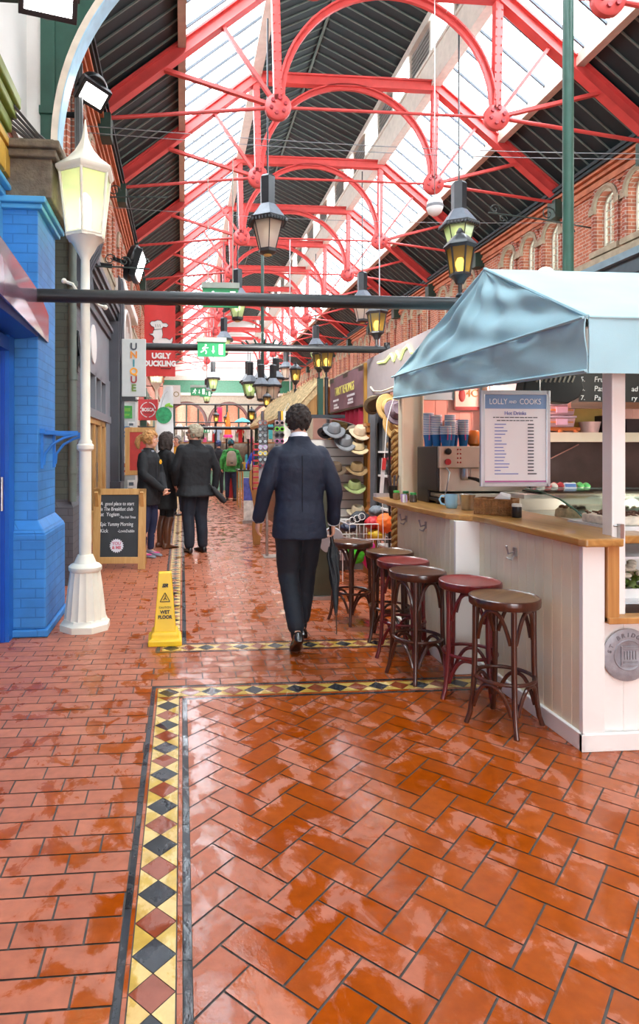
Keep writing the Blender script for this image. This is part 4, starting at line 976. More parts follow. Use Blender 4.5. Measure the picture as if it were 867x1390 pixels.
def stall():
    r = T('snack_stall','white boarded snack stall with oak counter and sky blue canvas awning','market stall',(0,0,0))
    # counter front: near length, step, far length, end facing the viewer
    mb = MB(); boards(mb,(1.93,4.02),(1.93,2.93),.0,.99,.03); boards(mb,(1.80,5.20),(1.775,4.02),0,.99,.03); mb.bx(1.80,1.86,5.17,5.22,0,.99)
    mb.build('side_boarding',TG,r)
    mb = MB(); boards(mb,(2.03,2.945),(4.6,2.945),0,.625,.03,w=.11); mb.build('front_boarding',TGW,r)
    mb = MB(); mb.bx(1.918,2.03,2.915,2.945,0,.99); mb.build('corner_board',TGW,r,bevel=.003); mb = MB(); mb.bx(1.765,1.93,4.0,4.03,0,.99); mb.build('corner_board',TGW,r,bevel=.003)
    mb = MB(); mb.bx(1.908,1.93,2.905,4.0,0,.085); mb.bx(1.908,4.6,2.905,2.93,0,.085); mb.bx(1.755,1.78,3.99,5.2,0,.085); mb.bx(1.755,1.93,3.985,4.0,0,.085); mb.build('skirting',TGW,r,bevel=.004)
    mb = MB(); poly = [(1.90,2.86),(2.09,2.86),(2.09,2.96),(2.36,2.96),(2.36,4.75),(2.42,4.75),(2.42,5.42),(2.20,5.84),(1.90,5.88),(1.79,5.84),(1.735,5.7),(1.70,5.2),(1.70,4.8),(1.735,4.25),(1.75,4.12),(1.80,4.03),(1.865,3.97),(1.885,3.85),(1.885,2.90)]
    mb.prism(poly,.99,1.03,'XY'); mb.build('worktop',OAK,r,bevel=.008)
    mb = MB(); mb.bx(2.035,2.095,2.90,2.95,.62,.99); mb.bx(2.035,4.6,2.89,2.98,.615,.645); mb.build('oak_window_frame',OAKV,r,bevel=.004)
    mb = MB(); mb.bx(2.095,2.165,2.955,3.03,.645,2.02); mb.build('post',TGW,r,bevel=.004)
    mb = MB(); mb.bx(1.885,2.065,5.36,5.45,1.03,2.05); mb.bx(1.875,1.895,5.34,5.36,1.03,2.05); mb.bx(2.055,2.07,5.33,5.36,1.03,2.0); mb.build('post',TG,r,bevel=.004)
    mb = MB(); mb.bx(2.62,2.72,5.30,5.40,0,2.05); mb.build('post',TG,r,bevel=.004)
    mb = MB(); mb.bx(2.12,2.14,2.93,2.96,1.02,1.09); mb.tube([(2.10,2.95,1.08),(2.125,2.95,1.08)],.004,5); mb.build('window_latch',STEEL,r)
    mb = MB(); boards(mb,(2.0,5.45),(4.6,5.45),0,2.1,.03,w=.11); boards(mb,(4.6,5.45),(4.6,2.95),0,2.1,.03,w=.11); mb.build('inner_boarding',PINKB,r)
    mb = MB(); mb.bx(2.8,4.55,5.15,5.44,1.55,1.585); mb.bx(2.8,4.55,5.14,5.16,1.52,1.60); mb.bx(2.9,2.93,5.2,5.44,1.35,1.55); mb.build('shelf',TG,r)
    mb = MB(); mb.bx(2.85,4.55,5.405,5.425,1.0,1.52); mb.build('splashback',mat('dark_steel_splashback','#5a504e',.35,metal=.6,var=.25,scale=4),r)
    mb = MB(); mb.bx(2.42,4.58,4.8,5.4,.0,.97); mb.bx(2.42,4.58,4.77,5.42,.97,1.0); mb.build('rear_counter',TG,r)
    # awning
    X0,Y0,Y1 = 1.84,2.76,5.42; PK = Vector((2.02,4.12,2.66)); XE = 4.7
    zt = lambda y: 2.055+.03*(y-Y0)/(Y1-Y0); zb = lambda y: 1.80+.09*(y-Y0)/(Y1-Y0)
    def left(u,v):
        y = Y0+(Y1-Y0)*u; base = Vector((X0,y,zt(y))); p = base.lerp(PK,v)
        f = (1-v)*(.5+.5*math.sin(v*PI))
        wv = .030*math.sin(u*30+v*5)*max(0,v*(1-v))*2.2*(1-abs(u-.5)*.6) + .013*math.sin(u*17+v*11+1)*(1-v)*v*3 + .022*math.sin((u*14-v*13))*(1-v)*(v+.15)*2.2
        return (p.x-wv-.02*math.sin(PI*v)*0, p.y, p.z-.03*math.sin(PI*v)*math.sin(PI*u))
    mb = MB(); mb.sheet(left,64,30,.006); 
    def val(u,v):
        y = Y0+(Y1-Y0)*u; z = zb(y)+(zt(y)-zb(y))*v
        return (X0-.004-.008*math.sin(u*40+v*2.5)*(.4+.6*v)-.006*math.sin(u*23-v*6), y, z)
    mb.sheet(val,72,8,.006)
    mb.tube([(X0-.022,Y0+(Y1-Y0)*i/40,zt(Y0+(Y1-Y0)*i/40)) for i in range(41)],.008,6); mb.tube([(X0-.01,Y0+(Y1-Y0)*i/10,zb(Y0+(Y1-Y0)*i/10)+.012) for i in range(11)],.008,6)
    hp = [Vector((X0,Y0,zt(Y0))).lerp(PK,i/12) for i in range(13)]; mb.tube([(p.x-.004,p.y-.004,p.z+.004) for p in hp],.010,6); hp = [Vector((X0,Y1,zt(Y1))).lerp(PK,i/12) for i in range(13)]; mb.tube(hp,.009,6)
    mb.build('side_canvas',AWN,r,'gathered side of the canvas awning')
    mb = MB()
    def front(u,v):
        a = Vector((X0+(XE-X0)*u,Y0,zt(Y0))); b = Vector((PK.x+(XE-PK.x)*u,PK.y,PK.z)); p = a.lerp(b,v)
        return (p.x,p.y,p.z-.03*math.sin(PI*v)+.006*math.sin(u*21+v*9)*math.sin(PI*v))
    mb.sheet(front,30,14,.006)
    def rear(u,v):
        a = Vector((X0+(XE-X0)*u,Y1,zt(Y1))); b = Vector((PK.x+(XE-PK.x)*u,PK.y,PK.z)); p = a.lerp(b,v); return (p.x,p.y,p.z)
    mb.sheet(rear,12,8,.006)
    mb.sheet(lambda u,v: (X0+(XE-X0)*u, Y0-.004-.004*math.sin(u*26+v*3), zb(Y0)+(zt(Y0)-zb(Y0))*v),40,6,.006)
    mb.sheet(lambda u,v: (X0+(XE-X0)*u, Y1+.004, zb(Y1)+(zt(Y1)-zb(Y1))*v),20,4,.006)
    mb.tube([(X0,Y0-.006,zt(Y0)),(XE,Y0-.006,zt(Y0))],.007,6)
    mb.build('top_canvas',AWN,r)
    mb = MB()
    for a,b in (((X0+.03,Y0+.03,2.03),(X0+.03,Y1-.03,2.05)),((X0+.03,Y0+.03,2.03),(XE,Y0+.03,2.03)),((X0+.03,Y1-.03,2.05),(XE,Y1-.03,2.05)),((X0+.03,Y0+.03,2.03),(PK.x+.03,PK.y,2.62)),((X0+.03,Y1-.03,2.05),(PK.x+.03,PK.y,2.62)),((PK.x,PK.y,2.62),(XE,PK.y,2.62))): mb.tube([a,b],.016,8)
    mb.tube([(2.12,3.0,2.0),(2.12,3.0,2.06)],.02,8); mb.build('awning_frame',STEEL,r)
stall()
def small_things():
    for (x,y,z,l) in ((1.926,3.55,.86,'chrome coat hook on the near counter side'),(1.786,4.55,.90,'dark coat hook on the far counter side, nearer one'),(1.792,4.98,.90,'dark coat hook on the far counter side, farther one')):
        o = MB(); o.box((x-.004,y,z),(.01,.03,.05)); o.tube([(x-.008,y,z),(x-.045,y,z-.01),(x-.055,y,z+.03)],.005,6); o.tube([(x-.008,y,z-.02),(x-.03,y-.01,z-.045),(x-.045,y-.02,z-.035)],.004,6); o.tube([(x-.008,y,z-.02),(x-.03,y+.01,z-.045),(x-.045,y+.02,z-.035)],.004,6); o.ell((x-.055,y,z+.032),(.008,.008,.008),6,5)
        tag(o.build('coat_hook',STEEL),l,'hook','hooks under the counter')
    r = T('round_plaque','round grey cast plaque with raised rim and lettering on the stall front','plaque',(2.155,2.935,.455))
    pm = mat('pewter_plaque','#9a9aa0',.5,metal=.2,var=.15,scale=25,bump=.15)
    o = MB(); o.lathe([(.001,.0),(.125,.0),(.128,-.008),(.118,-.014),(.075,-.011),(.072,-.016),(.066,-.011),(.001,-.011)],seg=40,axis='Y'); o.xf(Matrix.Scale(-1,4,(0,1,0))) if False else None
    o.v = [(x,-abs(y) if y>0 else y,z) for x,y,z in o.v]; o.build('disc',pm,r)
    o = MB(); o.bar((-.035,-.014,-.05),(-.035,-.014,.045),.006,.006,up=(0,1,0)); o.bx(-.03,.05,-.016,-.01,-.052,-.046)
    for k in range(5): o.bx(-.02+k*.014,-.012+k*.014,-.016,-.01,-.02,.02)
    for z in (.03,.04,-.03,-.038): o.bx(-.025,.05,-.015,-.01,z,z+.004)
    o.build('relief',pm,r)
    for i,ch in enumerate('ST BRIDGES'):
        a = math.radians(168-i*15.5); q = text(ch,.028,(.098*math.cos(a),-.013,.098*math.sin(a)),(PI/2,0,0),mat('plaque_dark','#77767c',.6,metal=.3),r,ext=.002,bold=.001); q.rotation_euler = Euler((PI/2,0,0)).to_matrix().to_euler(); q.rotation_euler = (Matrix.Rotation(-(a-PI/2),3,'Y') @ Euler((PI/2,0,0)).to_matrix()).to_euler()
    # menu board
    r = T('menu_board','silver framed white menu board hanging in the stall window under the awning','sign',(2.165,4.0,1.525))
    o = MB(); w,h = .445,.60
    for x in (-w/2,w/2): o.bx(x-.014,x+.014,-.014,.012,-h/2-.014,h/2+.014)
    for z in (-h/2,h/2): o.bx(-w/2,w/2,-.014,.012,z-.014,z+.014)
    o.build('frame',mat('satin_aluminium','#c9ccd2',.35,metal=.7,var=.03),r,bevel=.004)
    o = MB(); o.bx(-w/2,w/2,-.004,.008,-h/2,h/2); o.build('sheet',mat('menu_paper','#f1edf0',.4,var=.01),r)
    o = MB(); o.bx(-w/2+.013,w/2-.013,-.007,-.004,h/2-.105,h/2-.012); o.build('header',mat('menu_blue','#7f9fc8',.4,var=.02),r)
    o = MB(); o.bx(-w/2+.013,w/2-.013,-.007,-.004,-h/2+.016,-h/2+.026); o.build('footer_stripe',mat('menu_pink','#c46aa5',.4),r)
    wt = mat('menu_white_ink','#f7f7fb',.5); bl = mat('menu_blue_ink','#7c86c8',.5); gk = mat('menu_grey_ink','#55535c',.5)
    text('LOLLY',.052,(-.118,-.009,h/2-.06),FACE_NY,wt,r,sx=.82); text('AND',.026,(-.02,-.009,h/2-.062),FACE_NY,wt,r,sx=.9); text('COOKS',.052,(.100,-.009,h/2-.06),FACE_NY,wt,r,sx=.82)
    text('Hot Drinks',.034,(.0,-.006,h/2-.135),FACE_NY,bl,r,sx=.95)
    o = MB(); 
    for z,a in ((h/2-.162,.15),(h/2-.182,.125)):
        x = -a
        while x < a: e = U(.012,.03); o.bx(x,min(a,x+e),-.007,-.004,z-.003,z+.003); x += e+.006
    for k in range(16):
        z = h/2-.207-k*.0215; o.bx(.085,.125 if k<15 else .145,-.007,-.004,z-.004,z+.004)
    o.build('price_column',gk,r)
    o = MB()
    for k in range(16):
        z = h/2-.207-k*.0215; L = .04+.06*hsh(k,3) if k<15 else .16; o.bx(-.14,-.14+L,-.007,-.004,z-.003,z+.003)
    o.build('item_column',bl,r)
    o = MB()
    for x in (-.17,.17): o.tube([(x,0,h/2),(x,0,h/2+.19)],.003,5)
    o.tube([(-.23,0,h/2+.19),(.23,0,h/2+.19)],.008,6); o.build('hanging_rail',STEEL,r)
    # chalk menu
    r = T('chalk_menu','wooden framed black chalk menu hanging inside behind the white post','sign',(3.35,4.6,1.965))
    o = MB(); 
    for x in (-.40,.40): o.bx(x-.03,x+.03,-.02,.02,-.2,.2)
    for z in (-.175,.175): o.bx(-.42,.42,-.018,.018,z-.025,z+.025)
    o.build('frame',wood('walnut_frame','#5a3320','#7d4a2c','X'),r); o = MB(); o.bx(-.38,.38,-.005,.005,-.16,.16); o.build('board',mat('board_black','#191a1b',.6,var=.2),r)
    ck = mat('chalk_white','#e9ebec',.9)
    for k,(n_,t_) in enumerate((('5.','Fru'),('6.','Pas'),('7.','Pa'))): text(n_,.052,(-.33,-.008,.02-k*.07),FACE_NY,ck,r,'chalk_writing',shear=.1); text(t_,.058,(-.24,-.008,.02-k*.07),FACE_NY,ck,r,'chalk_writing',ax='LEFT',shear=.1)
    for k,t_ in enumerate(('ad','ry  0')): text(t_,.056,(.06,-.008,-.05-k*.07),FACE_NY,ck,r,'chalk_writing',ax='LEFT',shear=.1)
    o = MB()
    for x in (-.3,.3): o.tube([(x,0,.2),(x,0,.42)],.003,5)
    o.build('hanging_wire',STEEL,r)
    # heater under the awning
    r = T('black_heater','black slotted electric heater under the awning edge behind the menu board','heater',(2.55,4.25,1.90))
    pr = [(-.22,-.04),(-.20,.07),(.14,.09),(.20,.06),(.22,-.02),(.18,-.09),(.10,-.13),(-.12,-.11)]
    o = MB(); o.prism(pr,-.06,.06,'XZ'); o.build('housing',BLACKM,r,bevel=.01); o = MB()
    for k in range(9): o.box((-.12+k*.032,-.062,.04),(.012,.006,.05),rot=(0,.4,0))
    o.build('slots',mat('heater_slots','#7d7a70',.4,metal=.6),r)
    o = MB(); o.tube([(-.1,0,.08),(-.1,0,.16)],.008,6); o.tube([(.1,0,.08),(.1,0,.16)],.008,6); o.build('hanger',STEEL,r)
    # espresso machine
    r = T('espresso_machine','steel fronted espresso machine with black sides on the far end of the oak counter','coffee machine',(2.30,4.98,1.03))
    o = MB(); o.bx(-.34,.42,-.20,.22,.10,.45); o.bx(-.34,.42,-.02,.22,0,.12); 
    for x in (-.31,.39):
        for y in (-.16,.18): o.lathe([(.02,0),(.02,.03)],(x,y,-.0),8)
    o.bx(-.33,.41,-.24,.0,.02,.05); o.build('body',mat('machine_black','#2a2422',.35,var=.1),r,bevel=.01)
    o = MB(); o.bx(-.335,.415,-.235,-.19,.28,.45); o.build('control_panel',mat('warm_steel','#c7bcae',.35,metal=.75,var=.05),r,bevel=.008)
    o = MB(); o.bx(-.32,.40,-.205,-.195,.10,.28); o.bx(-.32,.40,-.25,-.0,.055,.085); o.bx(-.30,.38,-.255,-.24,.0,.055); o.build('splash_panel',mat('warm_steel','#c7bcae',.35,metal=.75,var=.05),r,bevel=.004)
    o = MB(); 
    for x in (-.27,.33): o.lathe([(.001,-.275),(.022,-.27),(.026,-.235)],(x,0,.41),14,axis='Y') if False else o.ell((x,-.25,.41),(.026,.02,.026),12,8)
    o.build('steam_knob',BLACKM,r)
    o = MB(); o.lathe([(.001,.0),(.024,.0),(.024,.012),(.001,.012)],(-.27,-.248,.33),18,axis='Y'); o.build('pressure_gauge',mat('gauge_red','#c03038',.4,var=.1),r)
    o = MB()
    for x in (-.19,.21): 
        for k in range(4):
            for s in (0,1): o.ell((x+s*.022,-.237,.425-k*.033),(.007,.005,.007),8,5)
    o.build('buttons',mat('button_red','#b5443f',.4),r)
    o = MB(); o.bx(-.02,.06,-.238,-.233,.315,.33); o.ell((.02,-.238,.40),(.012,.006,.012),8,6); o.build('badge',mat('badge_red','#b8483f',.4),r)
    for x in (-.12,.20):
        o = MB(); o.lathe([(.035,.225),(.035,.28)],(x,-.23,0),14); o.lathe([(.03,.19),(.037,.2),(.037,.228)],(x,-.23,0),14); o.build('group_head',STEEL,r)
        o = MB(); o.tube([(x,-.25,.21),(x+.03,-.33,.20),(x+.045,-.39,.185)],[.010,.014,.016],8); o.build('portafilter_handle',BLACKM,r)
    for x in (-.28,.36):
        o = MB(); o.tube([(x,-.23,.29),(x+.01,-.27,.25),(x-.02,-.29,.12),(x-.03,-.28,.09)],.006,6); o.build('steam_wand',STEEL,r)
    # nested paper cups on the machine
    c = MB(); c.lathe([(.030,0),(.041,.095),(.043,.097),(.043,.102),(.040,.102),(.029,.004)],seg=16); 
    cm = mat('cup_blue','#2f7fc4',.5,var=.05); cup = c.build('paper_cup',cm); c2 = MB(); c2.lathe([(.0432,.095),(.0440,.099),(.0432,.104),(.041,.104)],seg=16,cap=False); rim = c2.build('rim',mat('cup_white_rim','#dfe8ee',.5),cup)
    c3 = MB(); c3.bx(-.004,.004,-.0415,-.030,.05,.092); c3.xf(Matrix.Translation((0,-.001,0))); st = c3.build('pink_stripe',mat('cup_pink','#d2509a',.5),cup)
    first = True
    for sx,sy,n,dz in ((2.00,5.05,13,.014),(2.04,4.98,11,.014),(2.08,5.08,12,.014),(2.13,4.93,8,.014),(2.18,5.05,12,.014),(2.23,5.10,9,.014),(2.26,4.98,9,.014),(2.08,4.90,5,.014)):
        a_ = U(-.7,.9)
        for k in range(n):
            o = cup if first else dup(cup); first = False
            o.location = (sx,sy,1.48+k*dz*1.0); o.rotation_euler = (0,0,a_+U(-.08,.08))
            tag(o,'blue paper cup with pink stripe nested in the stacks on the espresso machine','cup','paper cups on the espresso machine')
    o = MB(); o.lathe([(.03,0),(.05,.02),(.052,.07),(.04,.12),(.03,.13)],(2.36,5.0,1.48),16); tag(o.build('orange_jug',mat('orange_ceramic','#e07a2a',.3)),'orange round jug on top of the espresso machine','jug')
    o = MB(); o.lathe([(.05,0),(.055,.01),(.055,.12),(.03,.15),(.01,.16)],(2.50,5.03,1.48),16); tag(o.build('grey_canister',mat('slate_canister','#5d5560',.35)),'dark grey canister on the espresso machine behind the menu board','canister')
    o = MB(); o.bx(2.38,2.60,5.40,5.43,1.80,2.04); q = tag(o.build('wall_poster',mat('cream_poster','#e9cfc2',.5)),'small pink and cream poster high on the stall back wall','poster'); o = MB(); o.ell((2.44,5.398,1.93),(.03,.004,.06),10,6); o.build('bottle_print',mat('maroon_print','#8a2a2e',.5),q); o = MB(); o.bx(2.38,2.60,5.394,5.40,1.80,1.83); o.build('band',mat('maroon_print','#8a2a2e',.5),q)
    text('4C',.09,(2.53,5.396,1.945),FACE_NY,mat('gold_ink','#b08a3a',.5),q)
    o = MB(); o.bx(2.30,2.42,5.40,5.425,1.62,1.72); q = tag(o.build('wall_notice',mat('dark_red_notice','#8f3530',.5)),'small dark red notice on the stall back wall above the orange jug','poster'); o = MB(); o.bx(2.32,2.40,5.395,5.40,1.65,1.69); o.build('print',mat('notice_pink','#d99a90',.5),q)
    # worktop things
    r = T('mug','pale blue ribbed mug on the oak counter next to the steel bucket','mug',(1.94,4.47,1.03),2.6)
    o = MB(); o.lathe([(.034,0),(.040,.008),(.043,.03),(.041,.045),(.044,.07),(.044,.10),(.041,.10),(.039,.012),(.0,.010)],seg=22); o.build('body',mat('pale_blue_glaze','#8fc1dd',.25,var=.04),r); o = MB(); o.tube([(.042,0,.085),(.07,0,.088),(.083,0,.06),(.07,0,.03),(.041,0,.022)],.007,8); o.build('handle',mat('pale_blue_glaze','#8fc1dd',.25),r)
    o = MB(); o.lathe([(.036,0),(.040,.004),(.053,.105),(.056,.108),(.053,.112),(.050,.108),(.038,.006),(.0,.006)],(2.0,4.34,1.03),24); tag(o.build('steel_bucket',STEEL),'small shiny steel bucket on the oak counter between mug and basket','bucket')
    r = T('wicker_basket','rectangular wicker basket holding white paper napkins on the oak counter','basket',(2.05,4.02,1.03),-.75)
    wk = mat('wicker','#8d6237',.7,var=.3,scale=40,bump=.5,bscale=120); o = MB()
    for k in range(9): 
        z = .006+k*.0105; e = .004*(k%2)
        o.tube([(-.115,-.075,z),(.115,-.075,z),(.115,.075,z),(-.115,.075,z)],.0062,6,closed=True)
    for i in range(13):
        x = -.115+i*.23/12; o.tube([(x,-.079,0),(x,-.079,.098)],.004,5); o.tube([(x,.079,0),(x,.079,.098)],.004,5)
    for i in range(8):
        y = -.075+i*.15/7; o.tube([(-.119,y,0),(-.119,y,.098)],.004,5); o.tube([(.119,y,0),(.119,y,.098)],.004,5)
    o.bx(-.115,.115,-.075,.075,0,.01); o.bx(-.003,.003,-.075,.075,0,.095); o.tube([(-.118,-.078,.1),(.118,-.078,.1),(.118,.078,.1),(-.118,.078,.1)],.008,6,closed=True); o.build('wicker',wk,r)
    for k in range(4):
        o = MB(); a = .3*k; o.prism([(-.055,.05),(.05,.06),(.06,.115+.006*k),(.0,.135+.004*k),(-.05,.09)],.0+k*.012-.02,.0+k*.012-.012,'XZ'); q = tag(o.build('napkin',mat('paper_white','#f3f2f0',.8,var=.02)),'folded white paper napkin standing in the wicker basket','napkin','napkins in the wicker basket'); q.location = (2.07,4.0,1.03); q.rotation_euler = (0,0,-.75+.1*k)
    r = T('shaker_jar','small black jar with white lid beside the wicker basket','jar',(2.08,3.82,1.03)); o = MB(); o.lathe([(.027,0),(.029,.003),(.029,.065),(.026,.068)],seg=18); o.build('jar_body',mat('jar_black','#1e1d1f',.3),r); o = MB(); o.lathe([(.03,.068),(.03,.083),(.027,.086)],seg=18); o.build('lid',mat('jar_lid','#d9d7d2',.4),r)
    gj = mat('jar_amber','#8b6b4a',.2,var=.3)
    for k,(x,y,c,l) in enumerate(((1.86,5.02,'#3c9a4e','green lid and dark contents nearest the espresso machine'),(1.81,5.28,'#4bb04a','green lid at the far end of the counter'),(1.87,5.22,'#2f7a44','dark green lid behind the sachets'))):
        r = T('condiment_jar','small glass jar with '+l,'jar',(x,y,1.03),0,'condiment jars on the counter'); o = MB(); o.lathe([(.025,0),(.029,.004),(.029,.05),(.022,.06)],seg=14); o.build('jar_body',gj if k else mat('jar_clear_dark','#4d4038',.2,var=.4),r); o = MB(); o.lathe([(.025,.06),(.025,.075),(.023,.077)],seg=14); o.build('lid',mat('lid_'+c,c,.4),r)
    for k,(x,y,c,n_) in enumerate(((1.80,5.06,'#c9a9dc','lilac'),(1.82,5.12,'#8f9fe0','periwinkle'),(1.78,5.0,'#eceaf2','white'),(1.84,5.17,'#9ad07a','light green'))):
        o = MB(); o.prism([(-.025,0),(.025,0),(.02,.055),(-.03,.06)],-.008,.008,'XZ'); q = tag(o.build('sachet_box',mat('sachet_'+n_,c,.5)),n_+' tea sachet box standing with the jars at the far end of the counter','sachet box','sachet boxes by the jars'); q.location = (x,y,1.03); q.rotation_euler = (0,0,.5*k)
    r = T('cutlery_holder','black flared holder with dark sticks at the far end of the oak counter','holder',(1.83,5.42,1.03)); o = MB(); o.lathe([(.03,0),(.035,.02),(.04,.11),(.036,.11),(.03,.02)],seg=8,smooth=False); o.build('cup',BLACKM,r); o = MB()
    for k in range(7): a = k*.9; o.bar((.012*math.cos(a),.012*math.sin(a),.02),(.05*math.cos(a),.05*math.sin(a),.20),.012,.004)
    o.build('sticks',mat('dark_sticks','#4b4146',.4,island=.5),r)
    o = MB(); o.bx(-.07,.07,-.04,.04,0,.008); 
    for sx,sy,a,b in ((0,-.04,.14,.004),(0,.04,.14,.004)): o.bx(-.07,.07,sy-.003,sy+.003,0,.03)
    for x in (-.07,.07): o.bx(x-.003,x+.003,-.04,.04,0,.03)
    q = tag(o.build('sachet_tray',mat('clear_grey_tray','#b9b4ba',.25)),'low grey tray of brown sachets on the tip of the oak counter','tray'); q.location = (1.80,5.62,1.03); o = MB(); o.bx(-.06,.06,-.03,.03,.008,.026); o.build('sachets',mat('brown_sachets','#6d4d45',.6,var=.4,scale=60),q)
    # shelf load
    tub = mat('clear_pink_plastic','#c9a7ad',.2,var=.1); 
    for k,(x,z,w,h) in enumerate(((3.19,1.645,.30,.10),(3.19,1.748,.30,.10),(3.21,1.851,.22,.07))):
        r = T('plastic_box',['clear plastic cake box, lowest of the stack on the shelf','clear plastic cake box, middle of the stack on the shelf','smaller clear plastic box topmost of the stack on the shelf'][k],'box',(x,5.27,z),0,'plastic boxes on the shelf'); o = MB(); o.rings([[(sx*w/2*a,sy*.10*a,zz) for sx,sy in ((-1,-1),(1,-1),(1,1),(-1,1))] for a,zz in ((.92,0),(1,h*.8))],0,False); o.build('box',tub,r,bevel=.008); o = MB(); o.bx(-w/2-.006,w/2+.006,-.106,.106,h*.8,h*.97); o.build('lid',mat('clear_lid','#bfb3c4',.2),r,bevel=.004)
        o = MB(); o.bx(-.03,.07,-.112,-.10,.02,.07); o.build('paper_label',mat('label_pink','#e6c3dd',.6),r)
        if k<2: o = MB(); o.bx(-w*.42,w*.42,-.102,-.097,.035,.05); o.build('cakes_inside',mat('cake_orange','#d9925f',.6,var=.3,scale=30),r)
    o = MB(); o.bx(3.02,3.38,5.17,5.38,1.615,1.643); 
    for x in (3.06,3.2,3.34): o.ell((x,5.17,1.605),(.022,.02,.02),8,6)
    tag(o.build('wooden_cake_stand',wood('orange_wood','#a85f2c','#c47a3e','X')),'low orange wooden stand carrying the stacked plastic boxes','stand')
    o = MB(); o.lathe([(.05,0),(.065,.01),(.085,.10),(.088,.11),(.082,.11),(.06,.012),(.0,.012)],(3.53,5.27,1.585),20); tag(o.build('white_tub',mat('pinkish_white_tub','#e6c9c4',.4)),'pinkish white tub on the shelf beside the plastic boxes','tub')
    o = MB(); o.bx(3.65,3.80,5.2,5.4,1.585,1.75); o.bx(3.82,3.98,5.2,5.4,1.585,1.72); tag(o.build('dark_carton',mat('dark_carton','#2e2529',.5,var=.3)),'pair of dark cartons on the shelf right of the white post','carton')
    o = MB(); o.bx(3.45,3.72,5.38,5.42,1.62,2.0); tag(o.build('ochre_panel',mat('ochre_board','#c3a256',.5,var=.1)),'ochre board leaning on the shelf below the chalk menu','board')
    o = MB(); o.tube([(2.6,5.2,1.33),(2.95,5.25,1.335),(3.2,5.3,1.38),(3.5,5.38,1.5)],.005,6); tag(o.build('cable',mat('pink_cable','#b98a80',.5)),'thin cable drooping across the dark splashback','cable')
    # display case
    r = T('display_case','curved glass cake display case behind the near end of the counter','display case',(0,0,0))
    prof = [(4.42,1.17),(4.2,1.16),(4.0,1.13),(3.82,1.07),(3.7,1.0),(3.62,.93)]
    o = MB(); 
    rs = [[(2.47,y,z),(4.4,y,z),(4.4,y+.005,z+.005),(2.47,y+.005,z+.005)] for y,z in prof]; o.rings(rs,0,True); o.build('curved_glass',glass('case_glass','#eef6f2',.05),r)
    o = MB(); o.tube([(2.47,y,z) for y,z in prof],.006,6); o.build('glass_edge',mat('green_glass_edge','#4d7a68',.15,spec=.8),r)
    o = MB(); o.bx(2.45,4.4,4.40,4.72,1.10,1.13); o.bx(2.45,4.4,4.66,4.72,.5,1.12); o.bx(2.45,2.5,3.62,4.7,.0,.90); o.bx(2.45,4.4,3.62,4.7,.0,.86); o.bx(2.47,4.4,3.9,4.66,.985,.995); o.build('cabinet',mat('case_white','#e6e3dd',.35,var=.03),r)
    cakes = [('#d8c09a','#7a4a2c','round cream gateau'),('#4a2e20','#2c1a12','dark chocolate cake'),('#c98f4e','#a86a2c','golden loaf cake'),('#e7d9c2','#c9a46b','pale sponge cake')]
    for k,(x,y,z) in enumerate(((2.62,4.1,.995),(2.85,3.78,.86),(2.62,3.78,.86),(3.05,4.1,.995))):
        c = cakes[k]; q = T('cake',c[2]+' inside the curved glass case','cake',(x,y,z)); o = MB(); o.lathe([(.10,0),(.105,.01),(.10,.05),(.085,.065),(.001,.07)],seg=22); o.build('sponge',mat('sponge_'+c[0],c[0],.7,var=.3,scale=30,bump=.4),q); o = MB(); 
        for i in range(9): a = i*.7; o.ell((.065*math.cos(a),.065*math.sin(a),.07),(.018,.018,.014),8,6)
        o.build('topping',mat('topping_'+c[1],c[1],.6),q); o = MB(); o.lathe([(.13,-.0),(.135,.004),(.12,.006),(.001,.006)],seg=22); o.build('plate',WHITEG,q)
    # cupcakes on the black tray on top
    o = MB(); o.bx(2.58,3.0,4.43,4.66,1.135,1.15); tag(o.build('cake_tray',BLACKM),'flat black tray of cupcakes on top of the display case','tray')
    cu = T('cupcake','x','cupcake',(0,0,0),0,'cupcakes on the black tray'); o = MB(); o.lathe([(.020,0),(.028,.03),(.001,.03)],seg=12); o.build('paper_case',mat('cupcake_case','#b9aea6',.7,var=.1),cu)
    def ice(c,n_): o = MB(); o.lathe([(.029,.028),(.031,.036),(.024,.048),(.012,.058),(.001,.062)],seg=12); return o.mesh('icing_'+n_), mat('icing_'+n_,c,.6,var=.15,scale=40)
    kinds = [('#efe6d8','cream'),('#c63b45','red'),('#5fc06a','mint green'),('#6b3b2c','chocolate')]
    base = None; first = True; seq = [0,1,0,1,0,3,2,2]
    for i in range(8):
        for j in range(2):
            kd = kinds[seq[i] if j==0 else (1 if i<5 else seq[i])]
            cc = cu if first else dup(cu); first = False
            for ch_ in list(cc.children):
                if ch_.name.startswith('icing'): bpy.data.objects.remove(ch_)
            cc.location = (2.615+i*.05,4.47+j*.075,1.15); cc['label'] = '%s iced cupcake, %s row of the black tray, %s from the left' % (kd[1],('front','back')[j],('first','second','third','fourth','fifth','sixth','seventh','eighth')[i])
            me,mm = ice(*kd); me.materials.append(mm); ob = bpy.data.objects.new('icing',me); COL.objects.link(ob); ob.parent = cc
    for x,y,z,l in ((2.80,4.40,1.15,'front edge of the cupcake tray'),(3.12,4.40,1.13,'far side of the white post above the salad')):
        o = MB(); o.box((x,y,z+.035),(.085,.004,.06),rot=(-.35,0,-.1)); q = tag(o.build('price_card',mat('price_card_white','#e9edf6',.5)),'white and blue price card at the '+l,'price card'); o = MB(); o.box((x,y-.004,z+.045),(.075,.003,.022),rot=(-.35,0,-.1)); o.box((x,y-.002,z+.018),(.05,.003,.008),rot=(-.35,0,-.1)); o.build('print',mat('card_blue','#5f86c8',.5),q)
    # glass shelves in the front window
    r = T('window_shelf','steel and glass shelf rack behind the front window, right of the post','shelf rack',(0,0,0)); o = MB()
